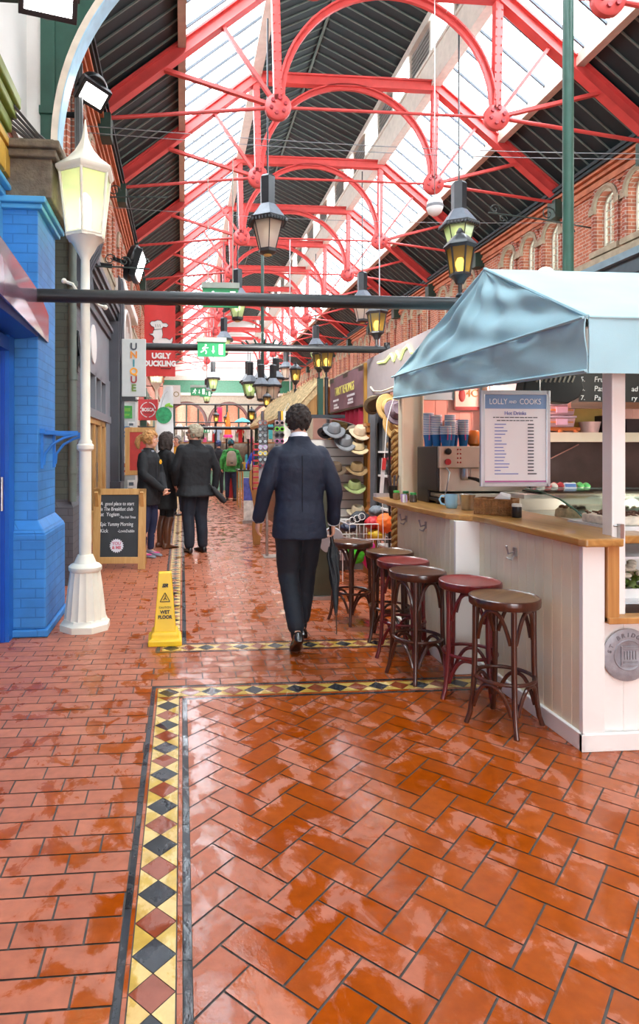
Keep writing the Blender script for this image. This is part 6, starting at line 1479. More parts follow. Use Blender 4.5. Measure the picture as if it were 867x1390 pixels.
def far_people():
    pat = mat('green_camouflage_print','#3f9a4a',.8,var=.75,scale=9,bump=.2)
    r,Mh,k = person('person seen from behind in a patterned green hooded coat and teal beanie','x' and (1.40,18.3,0),0.05,1.74,'#3f9a4a',.84,.215,'hooded_coat','#27324c',1.05,'#2a2320','#3a2c22','short',vox=.016,foot=(.12,-.12),build=1.12,faces=False,coat_mat=pat,hair_n=120)
    o = MB(); o.ell((0,-.015,.055),(.092,.108,.088),16,10); o.tube([(0.093*math.cos(a),-.012+.108*math.sin(a),.02) for a in [2*PI*i/20 for i in range(20)]],.018,6,closed=True); b = blob(o,'beanie',mat('teal_wool','#2f6f80',.9,bump=.4),r,.012,2); b.data.transform(Mh)
    o = MB(); o.ell((0,-.14,1.42*k),(.15,.075,.10),14,8); blob(o,'hood',pat,r,.016,2)
    bp = T('backpack','pale taupe backpack worn over the green patterned coat','backpack',(1.40,18.3,1.0)); o = MB(); torso(o,[(.0,.13,.07,-.20,0),(.05,.15,.085,-.20,0),(.2,.15,.085,-.2,0),(.36,.125,.07,-.19,0),(.43,.07,.04,-.18,0)]); blob(o,'bag',mat('taupe_canvas','#a89a88',.8,bump=.2),bp,.016,2)
    o = MB(); torso(o,[(.02,.115,.05,-.255,0),(.06,.125,.055,-.255,0),(.15,.12,.045,-.255,0)]); o.build('front_pocket',mat('taupe_canvas_dark','#978873',.8),bp); o = MB()
    for sx in (-1,1): o.tube([(sx*.09,-.14,.38),(sx*.11,-.02,.47),(sx*.12,.14,.36),(sx*.13,.13,.1),(sx*.13,-.12,.03)],.018,6)
    o.build('strap',mat('taupe_strap','#7d7263',.8),bp); o = MB(); o.bx(-.04,.04,-.312,-.30,.07,.10); o.build('patch',BLACKM,bp)
    person('grey haired man in a mustard and navy jacket standing beyond the two women','x' and (-.10,14.3,0),2.6,1.76,'#d79a2b',.85,.20,'jacket','#222a40',1.0,'#1c1c1e','#8f8a84','short',vox=.014,skin=SKIN2,hair_n=160,coat_mat=two_tone('mustard_and_navy','#dd9d28','#1f2740',1.17))
    person('fair haired person in a bright blue jacket leaning over a stall table','x' and (2.05,17.6,0),2.2,1.66,'#2350c8',.85,.20,'jacket','#20242e',1.0,'#1c1c1e','#c2a06a','fringe',vox=.016,armL=[(-.24,.08,1.17),(-.15,.28,1.0)],armR=[(.24,.08,1.17),(.15,.28,1.0)],hair_n=160)
    person('person in a dark coat and blue knitted hat just beyond the green coat','x' and (1.15,20.2,0),0,1.74,'#23232a',.82,.21,'coat','#22262f',1.0,'#1a1a1a','#3a4a78','short',vox=.018,faces=False,hair_n=160)
    person('white haired person in a black coat at the far left side of the aisle','x' and (-.35,21.0,0),3.0,1.70,'#1c1c22',.8,.2,'coat','#22262f',1.0,'#1a1a1a','#d8d4cc','short',vox=.018,hair_n=140)
def two_tone(name,c1,c2,zs):
    m = bpy.data.materials.new(name); m.use_nodes = True; n,l = nt(m); b = n['Principled BSDF']; b.inputs['Roughness'].default_value = .7
    tc = n.new('ShaderNodeTexCoord'); sp = n.new('ShaderNodeSeparateXYZ'); l.new(tc.outputs['Object'],sp.inputs[0]); mt = n.new('ShaderNodeMath'); mt.operation = 'GREATER_THAN'; mt.inputs[1].default_value = zs; l.new(sp.outputs['Z'],mt.inputs[0])
    mx = n.new('ShaderNodeMix'); mx.data_type = 'RGBA'; mx.inputs[6].default_value = (*lin(c2),1); mx.inputs[7].default_value = (*lin(c1),1); l.new(mt.outputs[0],mx.inputs[0]); l.new(mx.outputs[2],b.inputs['Base Color']); return m
far_people()
# ================================================================== LANTERNS OVERHEAD
LBLK = mat('lantern_black','#26282c',.4,var=.15,spec=.6); LGRY = mat('lantern_hood_grey','#6f7680',.45,var=.12)
def hexr(ra,z,n=6,o=PI/6): return [(ra*math.cos(o+j*2*PI/n),ra*math.sin(o+j*2*PI/n),z) for j in range(n)]
def pendant(lit):
    r = T('pendant_lantern','x','lantern',(0,0,0),0,'large pendant lanterns over the aisle')
    o = MB(); o.rings([hexr(.145,.95),hexr(.15,1.46),hexr(.12,1.50)],0,False); o.build('stem_box',LBLK,r)
    o = MB(); o.rings([hexr(.36,.68),hexr(.34,.70),hexr(.155,.95)],0,False); o.build('hood',LGRY,r)
    o = MB(); o.rings([hexr(.37,.61),hexr(.385,.63),hexr(.385,.68),hexr(.34,.69)],0,False)
    h = hexr(.385,.615)
    for j in range(6):
        a,b = Vector(h[j]),Vector(h[(j+1)%6])
        for q in range(6): p = a.lerp(b,(q+.5)/6); o.ell(p,(.028,.028,.035),6,4)
    a,b = hexr(.165,.12),hexr(.30,.62)
    for j in range(6): o.tube([a[j],b[j]],.010,5)
    o.rings([hexr(.10,.02),hexr(.18,.06),hexr(.18,.12)],0,False); o.build('frame',LBLK,r)
    o = MB(); o.rings([hexr(.16,.12),hexr(.29,.61)],0,False,cap=False); o.build('panes',glass('lantern_pane_green','#e8f5cc',.25,translucent=.5) if lit else glass('lantern_pane_white_reflection','#f4ece2',.35,translucent=.55),r)  # unlit panes: white reflection on clear glass put into the tint
    o = MB(); o.lathe([(.02,.60),(.22,.60),(.22,.57),(.02,.57)],seg=12); o.build('reflector',mat('warm_reflector','#e9d9bc',.4),r)
    o = MB(); o.ell((0,0,.42),(.09,.09,.13),12,8); o.build('lamp_bulb',emitter('pendant_glow_green','#e9ffd0',1.6,False) if lit else mat('pale_bulb','#e6dccb',.2,emit='#ffe9cc',estr=.2),r)
    o = MB(); o.lathe([(.07,.0),(.08,.01),(.07,.025)],seg=12); o.build('bottom_cap',mat('amber_cap','#c9a45a',.4),r)
    o = MB(); o.tube([(0,0,1.5),(0,0,4.45)],.018,6); o.build('hanging_rod',LBLK,r)
    return r
pa, pb = pendant(False), pendant(True)
for i,(b,x,y,z,l) in enumerate(((pa,1.60,11.9,5.10,'unlit pendant lantern nearest the viewer, left of the centre of the roof'),(pb,5.45,12.2,5.24,'green lit pendant lantern nearest the blue awning'),
    (pb,1.58,18.2,5.12,'green lit pendant lantern behind the nearest black pole'),(pa,5.25,18.3,5.15,'pendant lantern above the grey fascia board, second in the right row'),
    (pb,1.62,24.8,5.10,'green lit pendant lantern behind the exit sign of the second pole'),(pb,5.5,26.0,5.1,'pendant lantern above the pair of amber post lanterns'),
    (pb,1.55,32.0,4.4,'far pendant lantern over the middle of the aisle'),(pa,5.4,33,5.1,'far pendant lantern in the right row'),(pb,1.5,39.0,4.3,'farthest pendant lantern before the far arches'))):
    o = b if i in (0,1) else dup(b)
    o.location = (x,y,z); o['label'] = l
# chandelier ring of lanterns
r = T('chandelier_ring','dark green iron ring with spikes from which a cluster of lanterns hangs','chandelier',(2.55,20.2,0))
o = MB(); o.tube([(0,0,3.3),(0,0,9.5)],.05,8); o.ring(.52,.035,(0,0,4.75),24,6)
for k in range(12): a = k*PI/6; o.tube([(.52*math.cos(a),.52*math.sin(a),4.75),(.66*math.cos(a),.66*math.sin(a),4.88)],.03,5); o.tube([(0,0,4.85),(.52*math.cos(a),.52*math.sin(a),4.75)],.02,5)
o.build('ring',mat('dark_green_iron','#2d4a41',.5),r)
sm = None
for k,(a,z) in enumerate(((3.7,3.05),(4.5,2.95),(5.3,2.95),(.4,3.25),(1.6,3.25),(2.6,3.15))):
    o = dup(pa if k in (1,2,3) else pb); o.location = (2.55+.5*math.cos(a),20.2+.5*math.sin(a),z); o.scale = (.78,)*3
    o['label'] = 'lantern in the hanging cluster, '+('front left one','front middle one','front right one','right hand back one','middle back one','left hand back one')[k]; o['group'] = 'cluster of lanterns on the green ring'
    for c in o.children:
        if c.name.startswith('hanging_rod'):
            c.scale = (1,1,.12); c.location = (0,0,1.35)
# black post lanterns on the stall row
def post_lantern():
    r = T('post_lantern','x','lantern',(0,0,0),0,'black amber glass post lanterns along the stalls')
    o = MB(); a,b = hexr(.075,.06),hexr(.108,.27)
    for j in range(6): o.tube([a[j],b[j]],.008,5); o.tube([a[j],a[(j+1)%6]],.008,5); o.tube([b[j],b[(j+1)%6]],.008,5)
    o.rings([hexr(.03,-.02),hexr(.05,.02),hexr(.085,.045),hexr(.085,.06)],0,False); o.rings([hexr(.112,.265),hexr(.132,.285),hexr(.125,.30),hexr(.06,.365),hexr(.03,.385),hexr(.03,.40),hexr(.012,.43)],0,False); o.build('lantern_frame',LBLK,r)
    o = MB(); o.rings([hexr(.073,.062),hexr(.105,.268)],0,False,cap=False); o.build('panes',glass('amber_pane','#c9b06a',.3,translucent=.3),r)
    o = MB(); o.lathe([(.02,.07),(.024,.10),(.036,.13),(.036,.16),(.02,.19),(.001,.195)],seg=12); o.build('lamp_bulb',emitter('amber_glow','#ffe3a0',3.0,False),r)
    o = MB(); o.tube([(0,0,-.12),(0,0,.0)],.016,8); o.lathe([(.03,-.13),(.035,-.11),(.02,-.09)],seg=10); o.build('stem',LBLK,r); return r
pl = post_lantern(); first = True
for i,(x,y,z,h,l) in enumerate(((2.22,4.95,2.80,0,'large amber post lantern partly hidden by the blue awning ridge'),(2.22,7.15,2.74,0,'amber post lantern at the end of the second pole above the grey fascia'),(2.20,9.62,2.66,1,'amber post lantern above the tarot sign, right one of a pair'),(2.20,10.15,2.72,1,'amber post lantern above the tarot sign, left one of a pair'),
    (2.20,12.3,2.74,1,'greenish post lantern above the thatched roof'),(2.2,16.5,2.55,1,'far post lantern at the end of the thatched roof'),(1.95,17.9,2.25,1,'far amber post lantern on the end of the third pole'),(1.2,22.5,2.4,1,'tiny far amber lantern above the back stall'),(1.6,23.0,2.35,1,'tiny far lantern beside the orange windsock'))):
    o = pl if i == 0 else dup(pl); o.location = (x,y,z); o['label'] = l
    if h:
        b = MB(); b.tube([(0,0,-.11),(0,0,-z)],.028,10); b.lathe([(.06,-z),(.06,-z+.05),(.035,-z+.12)],seg=10); b.build('post',LBLK,o)
    if i < 2:
        b = MB(); b.tube([(0,0,-.13),(0,0,-.17)],.03,10); b.build('socket',LBLK,o)
o = MB(); o.tube([(3.70,5.85,0),(3.70,5.85,7.6)],.05,14); o.lathe([(.09,0),(.09,.1),(.05,.2)],(3.7,5.85,0),12); tag(o.build('green_iron_post',mat('bottle_green_iron','#2f5648',.4)),'tall slim green iron post rising behind the blue awning','post')
r = T('dome_speaker','round white dome hanging below the roof to the left of the lit lantern','speaker',(3.86,9.5,5.16)); o = MB(); o.lathe([(.001,.16),(.08,.15),(.12,.09),(.125,.0),(.10,-.07),(.05,-.11),(.001,-.12)],seg=22); o.build('dome',WHITEG,r); o = MB()
o.lathe([(.124,.005),(.127,.01),(.127,.05),(.122,.055)],seg=22,cap=False)
o.build('grille',mat('grille_grey','#8d8f94',.5),r); o = MB(); o.tube([(0,0,.15),(0,0,4.3)],.006,5); o.build('hanging_wire',STEEL,r)
for k,(y,z) in enumerate(((8.9,5.9),(9.4,6.05),(13.2,6.4))):
    o = MB(); o.tube([(-1.47+(10.17)*i/20,y,z-.12*math.sin(PI*i/20)) for i in range(21)],.006,5); tag(o.build('support_wire',mat('wire_grey','#8b8f92',.5)),['thin wire strung across the hall, nearest','thin wire strung across the hall, second','thin wire strung across the hall in front of the third truss'][k],'wire')
for k,(x,y,z0,z1) in enumerate(((6.35,8.05,0,7.40),(4.4,13.97,0,7.44),(3.05,17.93,0,7.44))):
    o = MB(); o.tube([(x,y,z0),(x,y,z1)],.014,6); tag(o.build('drop_rod',mat('pale_rod','#c9ccd0',.4)),['thin pale rod hanging beside the arched window on the right','thin pale rod hanging over the grey fascia','thin pale rod hanging over the tarot sign'][k],'rod')
o = MB(); o.tube([(8.7,12.95,6.2),(7.4,12.65,6.24),(6.15,12.4,6.24)],.016,6)
for cx_,cz_,s_ in ((6.3,6.33,.11),(6.5,6.15,.09),(7.6,6.38,.16),(8.1,6.05,.16)):
    yy_ = 12.4+(cx_-6.15)*.215; o.tube([(cx_+s_*(1-t/14)*math.cos(t*.7),yy_,cz_+s_*(1-t/14)*math.sin(t*.7)) for t in range(12)],.012,5)
tag(o.build('iron_scroll_bracket',mat('green_black_iron','#33403c',.5)),'long scrolled wrought iron bracket sticking out from the brick wall on the right','bracket')
r = T('globe_lamp','pale green glowing globe lamp just above the awning ridge','lamp',(4.15,7.0,0)); o = MB(); o.ell((0,0,3.45),(.10,.10,.10),16,10); o.build('globe',emitter('globe_glow','#eaffdf',3.0,False),r); o = MB(); o.tube([(0,0,0),(0,0,3.37)],.03,8); o.build('post',BLACKI,r)

# ================================================================== STALLS BEYOND
OLIVE = mat('olive_board','#4a4732',.6,var=.1); CURT = mat('crimson_curtain','#a3213f',.75,var=.12)
def hat_stall():
    r = T('fascia_board','long grey fascia board with a painted lime reflection beyond the blue awning','sign',(2.2,0,0))
    o = MB(); o.bx(0,.04,5.5,7.46,2.07,2.53); o.build('panel',mat('mauve_grey_board','#9b9396',.55,var=.05),r); o = MB(); 
    o.tube([(-.012,7.0,2.43),(-.012,6.75,2.41),(-.012,6.55,2.46),(-.012,6.47,2.38),(-.012,6.37,2.46),(-.012,6.27,2.37),(-.012,6.17,2.45),(-.012,6.05,2.47),(-.012,5.95,2.38)],.014,6); o.build('lime_reflection',mat('lime_reflection_glow','#d8f08a',.4,emit='#e4ff9a',estr=.5),r)  # lime light reflection modelled as a faintly glowing squiggle
    o = MB(); o.tube([(-.02,7.25,2.18),(-.03,7.1,2.12),(-.03,6.8,2.09),(-.03,6.3,2.10)],.010,6); o.build('cord',mat('cream_cord','#d9cfba',.8),r)
    for y in (5.52,7.4): o = MB(); o.bx(.0,.04,y-.03,y+.03,0,2.07); o.build('post',mat('grey_post','#57585c',.5),r)
    r = T('tarot_banner','plum cloth banner reading TAROT READINGS in yellow','banner',(2.2,8.45,2.235))
    o = MB(); o.sheet(lambda u,v: (.012*math.sin(u*15)*(.4+v*.3)-.0,-.93+1.86*u,-.235+.47*v+.012*math.sin(u*3)),30,8,.008); o.build('cloth',mat('plum_cloth','#8d6a72',.75,var=.08),r)
    yl = mat('yellow_lettering','#e3d86a',.6); wl_ = mat('white_lettering','#e6dfe2',.6)
    text('TAROT READINGS',.165,(-.035,-.02,.03),FACE_NX,yl,r,sx=.74,bold=.0)
    o = MB()
    for y,z,L in ((.42,-.085,.30),(-.38,-.075,.36),(.44,-.15,.18),(-.36,-.13,.22),(.40,-.19,.28),(-.36,-.17,.26)): 
        yy = y-L/2
        while yy < y+L/2: e = U(.03,.07); o.bx(-.04,-.034,yy,min(yy+e,y+L/2),z-.014,z+.014); yy += e+.018
    o.build('small_print',wl_,r)
    o = MB(); o.bx(-.03,.03,-.97,-.93,-2.23,.26); o.build('post',wood('mustard_post','#8a6428','#a97d35','Z'),r); o = MB(); o.bx(.0,.05,-.95,.95,.20,.26); o.bx(.0,.05,-.95,.95,-.25,-.22); o.build('frame_rail',BLACKM,r)
    o = MB(); o.sheet(lambda u,v: (2.24+.035*math.sin(u*52+v*2)*(1.1-.5*v),7.56+1.8*u,1.3+.72*v),90,8,.008); tag(o.build('curtain',CURT),'gathered crimson curtain hanging below the tarot banner','curtain')
    # turned newel post
    r = T('newel_post','turned honey brown wooden post between the hat wall and the grey garments','post',(2.23,7.36,0)); hw = wood('newel_wood','#7d4a1e','#a5682f','Z',14,.35,coat=.2)
    o = MB(); o.bx(-.085,.085,-.085,.085,0,.72); o.lathe([(.085,.72),(.09,.75),(.07,.78),(.062,.80),(.062,.83),(.072,.85)],seg=20); o.build('base',hw,r,bevel=.006); o = MB(); o.lathe([(.068,.85),(.058,.90),(.056,1.5),(.062,1.58)],seg=20); o.build('shaft',hw,r); o = MB(); o.lathe([(.062,1.58),(.075,1.60),(.075,1.62),(.06,1.64),(.06,1.66)],seg=20); o.bx(-.08,.08,-.08,.08,1.66,1.73); o.bx(-.095,.095,-.095,.095,1.73,1.765); o.build('capital',hw,r)
    # slatwall with mirror top
    r = T('slatwall_display','pale slatted display wall with quarter round mirror top holding hats','display stand',(0,7.58,0)); o = MB()
    z = .12; 
    while z < 1.56: o.bx(1.47,2.27,-.012,.012,z,z+.092); z += .105
    o.build('slats',mat('pale_slat','#c6c5c0',.45,var=.05),r,bevel=.003); o = MB(); o.bx(1.47,2.27,.012,.05,0,1.58); o.build('backing',mat('slat_backing_grey','#6b6a66',.6),r)  # darker grey backing board behind the slats
    o = MB(); n = 14; o.prism([(1.40,1.58)]+[(1.47+.80*math.cos(a),1.57+.27*math.sin(a)) for a in [i*PI/2/n for i in range(n+1)]]+[(1.40,1.84)],-.02,-.005,'XZ'); o.build('mirror',mat('mirror_silver','#c9cccd',.04,metal=1.0,var=.02),r)
    o = MB(); o.tube([(1.47+.80*math.cos(a),-.014,1.575+.27*math.sin(a)) for a in [i*PI/2/n for i in range(n+1)]],.008,6); o.build('mirror_edge',STEEL,r); o = MB(); o.bx(1.36,1.95,-.05,.05,1.835,1.875); o.bx(1.37,1.42,-.03,.03,0,1.84); o.build('header_bar',mat('navy_black_bar','#1f222a',.5),r)
    r = T('olive_cabinet','tall olive board cabinet with steel foot behind the umbrella','cabinet',(1.335,6.13,0)); o = MB(); o.bx(-.105,.115,-.03,.20,.04,1.24); o.bx(-.11,.12,-.035,-.03,.62,.625); o.build('body',OLIVE,r,bevel=.004); o = MB(); o.bx(-.13,.16,-.06,.24,0,.04); o.build('foot_plate',STEEL,r,bevel=.004)
    o = MB(); o.lathe([(.001,.0),(.115,.0),(.122,-.006),(.115,-.014),(.001,-.014)],seg=30,axis='Y'); o.v=[(x,-abs(y),z*1.15) for x,y,z in o.v]; q = tag(o.build('round_disc',mat('pale_disc_grey','#c9cbcd',.35,var=.05)),'pale grey round disc behind the suited man\'s right hand','disc'); q.location = (1.44,6.085,.575); q.rotation_euler = (.25,0,0)
    # hats
    def hat(label,loc,c,band,rb=.15,h=.10,tilt=0,kind='brim',grp='hats on the slatted wall'):
        r = T('hat',label,'hat',loc,0,grp); r.rotation_euler = (tilt,0,0); m = mat('hat_'+c.strip('#'),c,.85,var=.15,scale=14,bump=.3,bscale=90)
        o = MB(); o.lathe([(rb,.012),(rb+.008,.0),(rb*.75,-.008),(.082,.0),(.078,.03),(.070,h*.8),(.055,h),(.02,h*.86),(.001,h*.84)],seg=26); o.v = [(x,y*1.12,z+(.25*x*x/(rb) if kind=='brim' else 0)) for x,y,z in o.v]; o.build('felt',m,r)
        o = MB(); o.lathe([(.083,.004),(.081,.03),(.078,.03),(.08,.004)],seg=26,cap=False); o.v = [(x,y*1.12,z) for x,y,z in o.v]; o.build('band',mat('band_'+band.strip('#'),band,.7),r); return r
    Y = 7.45
    for (x,z,c,b,l,t) in ((1.785,1.66,'#6d6f74','#3c3d42','grey felt hat upper one in front of the mirror',.5),(1.915,1.52,'#77797d','#3f4044','grey felt trilby leaning below the mirror',.6),(2.10,1.635,'#c4ad92','#a08a70','beige brimmed hat in front of the mirror',.5),(2.07,1.45,'#c8b48c','#5d4b33','straw coloured hat with wide brim at the top slat',.35),(2.06,1.20,'#8a6f4a','#3c3326','brown bush hat in the middle of the slatted wall',.35),(1.80,1.20,'#5d4b3a','#2b2621','dark brown hat beside the suited man\'s sleeve',.35),(2.03,.99,'#8f9a63','#5d6640','pale green cap like hat on the slatted wall',.35),(2.07,.69,'#b7a88c','#8a7a5c','beige sun hat low on the slatted wall',.3),(1.84,.48,'#5a4634','#33291f','dark brown hat lowest on the slatted wall',.3)):
        hat(l,(x,Y-.03,z),c,b,.125,.105,t)
    for (x,y,z,c,b,l,t,rb) in ((2.06,6.72,1.93,'#7a6d55','#4f4636','camouflage brown hat hanging highest at the end of the grey fascia',-.9,.10),(2.17,6.60,1.90,'#c9a468','#5a4630','straw hat hanging on edge next to the cream post',1.35,.13),(2.20,6.45,1.84,'#7d6b74','#5d4a55','mauve hat hanging next to the cream post',1.2,.12),(2.22,6.5,1.70,'#b58f55','#6a5030','wide straw hat hanging lowest next to the cream post',1.2,.14)):
        hat(l,(x,y,z),c,b,rb,.10,t,grp='hats hanging under the grey fascia')
    # garments and shelves
    gm = [('#55565b','grey'),('#3a3b40','charcoal'),('#6b6a68','pale grey')]
    for k in range(4):
        o = MB(); x,y = 2.16+.035*k,7.08-.13*k; c = gm[k%3]
        o.sheet(lambda u,v: (x+.03*math.sin(u*9+k),y-.05+.10*u,.45+1.45*v),6,14,.02); tag(o.build('hanging_scarf',mat('scarf_'+c[0],c[0],.85,var=.15)),c[1]+' long scarf hanging beside the turned wooden post, '+('first','second','third','fourth')[k]+' from the post','scarf','scarves beside the turned post')
    r = T('shelf_rack','narrow rack with white edged shelves between the scarves and the cream post','shelf rack',(2.28,6.72,0)); o = MB(); 
    for z in (.4,.8,1.16,1.42): o = MB(); o.bx(-.12,.25,-.2,.2,z,z+.02); o.build('shelf',WHITEG,r); o = MB(); 
    for x in (-.12,.25):
        for y in (-.2,.2): o.bx(x-.01,x+.01,y-.01,y+.01,0,1.75)
    o.build('upright',BLACKM,r)
    for k,(x,y,z,c,l) in enumerate(((2.24,6.6,1.24,'#26262a','black folded bag on the rack'),(2.26,6.6,1.36,'#d8476a','pink cap on the rack'),(2.25,6.62,1.50,'#8d6a42','tan leather bag on the upper rack shelf'),(2.25,6.6,.88,'#5a4a6a','violet bag on the lower rack shelf'))):
        o = MB(); o.ell((0,0,.0),(.09,.12,.06 if k else .09),12,8); q = blob(o,'folded_bag',mat('rackbag_'+c.strip('#'),c,.7,bump=.3),None,.012,2); q.location = (x,y,z); tag(q,l,'bag')
    r = T('rope_column','thick twisted straw rope column hanging at the tip of the oak counter','rope',(2.12,6.18,0)); o = MB()
    for s in range(3):
        o.tube([(.028*math.cos(s*2.09+z*32)+.10*max(0,.6-z)*0,.028*math.sin(s*2.09+z*32),z) for z in [.05+i*.027 for i in range(60)]],.030,8)
    o.build('rope',mat('straw_rope','#94703a',.85,var=.3,scale=30,bump=.6,bscale=120),r)
    r = T('swing_tag','long white leaflet tag with a red top hanging in front of the grey scarves','tag',(2.03,6.35,1.15)); o = MB(); o.sheet(lambda u,v:(-.02+.04*u+.03*(v-.5),0,-.22+.44*v),2,6,.004); o.build('sheet',mat('tag_white','#e8e4e2',.6),r); o = MB(); o.sheet(lambda u,v:(-.015+.04*u+.03*(.72+.28*v-.5),-.006,.10+.12*v),2,3,.003); o.build('red_top',mat('tag_red','#d23a3a',.6),r); o = MB(); o.tube([(0,0,-.22),(.01,0,-.6)],.004,5); o.tube([(.02,0,.2),(.05,.0,.6),(.17,.05,.95)],.004,5); o.build('string',WHITEG,r)
    # wire basket of bags
    r = T('wire_basket','white wire basket full of colourful bags behind the bar stools','basket',(1.96,6.72,0)); o = MB()
    for z,(hx,hy) in ((.68,(.24,.22)),(.52,(.23,.21)),(.36,(.22,.2))): o.tube([(-hx,-hy,z),(hx,-hy,z),(hx,hy,z),(-hx,hy,z)],.006,5,closed=True)
    for k in range(7):
        x = -.22+.44*k/6; o.tube([(x,-.2,.30),(x*1.05,-.22,.68)],.004,5); o.tube([(x,.2,.30),(x*1.05,.22,.68)],.004,5)
    for k in range(3): o.ring(.035,.004,(-.2+.05*k,-.22,.72+.02*k),12,5,axis='Y')
    for x in (-.2,.2):
        for y in (-.18,.18): o.tube([(x,y,.0),(x,y,.36)],.006,5)
    o.build('wires',WHITEG,r)
    for (x,y,z,c,l,s) in ((2.12,6.55,.68,'#f2742c','bright orange nylon bag on top of the basket',(.10,.09,.11)),(2.02,6.62,.68,'#b8232c','red nylon bag on top of the basket',(.10,.10,.07)),(1.92,6.78,.72,'#2c2f36','black padded bag at the back of the basket',(.11,.10,.07)),(2.14,6.9,.78,'#7d858d','grey bag at the back of the basket',(.09,.09,.06)),(1.80,6.48,.40,'#4ccb2f','lime green bag hanging on the front of the basket',(.10,.06,.13)),(1.93,6.48,.36,'#d9268c','hot pink bag hanging on the front of the basket',(.075,.06,.15)),(2.05,6.60,.56,'#d8b32c','yellow bag low in the basket',(.10,.10,.06)),(1.78,6.75,.62,'#2a2f45','navy bag at the left side of the basket',(.09,.10,.05))):
        o = MB(); o.ell((0,0,0),s,12,8); o.ell((.02,.0,s[2]*.5),(s[0]*.6,s[1]*.6,s[2]*.5),10,6); q = blob(o,'nylon_bag',mat('bag_'+c.strip('#'),c,.5,var=.1,bump=.4,bscale=25),None,.011,2,disp=(.03,.06)); q.location = (x,y,z); tag(q,l,'bag','nylon bags in the wire basket')
hat_stall()
def thatch_stall():
    r = T('thatched_stall','market stall with shaggy straw thatched roof sloping towards the aisle','market stall',(0,0,0))
    st = mat('straw_thatch','#d9bf92',.9,var=.35,scale=10,stretch=(2,14,2),bump=.5,island=.25)
    y0,y1 = 9.95,16.4; xr,zr,xe,ze = 2.26,2.60,1.74,2.03
    o = MB(); o.prism([(xe,ze),(xr,zr),(2.9,2.25),(2.9,2.15),(xr,zr-.12),(xe+.05,ze-.05)],y0,y1,'XZ')
    for i in range(900):
        y = U(y0-.02,y1); t0 = U(-.10,.7); t1 = t0+U(.22,.42); dx,dz = xe-xr,ze-zr
        if t1 > 1.06: t1 = U(1.0,1.08)
        a = (xr+dx*t0,y,zr+dz*t0+.035); b = (xr+dx*t1,y+U(-.04,.04),zr+dz*t1+.03+U(-.01,.015)); o.tube([a,b],[U(.014,.026),.007],4,0,False)
    for i in range(110): y = U(y0,y1); o.tube([(xr,y,zr-.02),(xr+U(-.04,.04),y+U(-.05,.05),zr+U(.05,.12))],[.02,.006],4,0,False)
    o.build('thatch',st,r,'shaggy straw thatch')
    o = MB(); o.prism([(1.80,2.04),(2.26,2.55),(2.26,1.92),(1.80,1.85)],y0+.03,y0+.07,'XZ')
    for k in range(5): o.bx(1.84+k*.09,1.845+k*.09,y0+.018,y0+.032,1.9,2.05+k*.09)
    o.build('gable_board',wood('ply_board','#a97a42','#c79a5c','Z'),r)
    o = MB(); o.bx(2.1,2.18,9.75,9.83,0,2.56); o.build('post',mat('bottle_green_paint','#2b5648',.45),r); o = MB(); o.bx(1.85,1.93,16.2,16.28,0,2.1); o.build('post',mat('bottle_green_paint','#2b5648',.45),r)
    o = MB(); o.bx(1.75,2.9,10.6,16.3,.85,.9); o.bx(1.8,2.85,10.7,16.2,0,.85); o.build('counter',wood('stall_counter','#6d4a2c','#8a6238','Y'),r)
    o = MB(); o.bx(2.86,2.9,9.95,16.3,.9,2.2); o.build('back_panel',mat('dark_stall_back','#4b3f36',.7,var=.4,scale=3),r)
    # merchandise on its counter
    cs = ['#a8452f','#2f5f9a','#d7b35a','#5a8a4a','#7d4a8a','#d8d2c4']
    for k in range(18):
        o = MB(); q_ = k%6; h = .08+.10*hsh(k,1); o.lathe([(.05,0),(.06,.02),(.055,h*.7),(.03,h),(.02,h+.02)],seg=12); q = o.build('pot',mat('pot_'+cs[q_].strip('#'),cs[q_],.4)); q.location = (1.88+.14*(k%2),10.8+.3*k,.9); tag(q,'small '+('rust','blue','yellow','green','purple','cream')[q_]+' pot on the thatched stall counter, '+('front','back')[k%2]+' row','pot','pots on the thatched stall counter')
    r = T('hanging_bag','white and yellow printed shopping bag hanging at the near eave of the thatch','bag',(1.62,9.7,1.85)); o = MB(); o.sheet(lambda u,v:(-.13+.26*u,.02*math.sin(u*5),-.20+.40*v),6,6,.02); o.build('bag_body',mat('bag_offwhite','#e6e6dd',.6,var=.15,scale=10),r); o = MB(); o.bx(-.13,-.08,-.03,-.012,-.2,.2); o.bx(.06,.13,-.03,-.012,.0,.2); o.build('yellow_print',mat('bag_yellow','#e8b52e',.6),r); o = MB(); o.ell((.0,-.025,.02),(.05,.008,.06),8,6); o.build('green_print',mat('bag_green','#7fb08a',.6),r); o = MB(); o.tube([(-.06,0,.2),(0,0,.32),(.06,0,.2)],.006,5); o.build('handle',mat('bag_offwhite','#e6e6dd',.6),r)
thatch_stall()
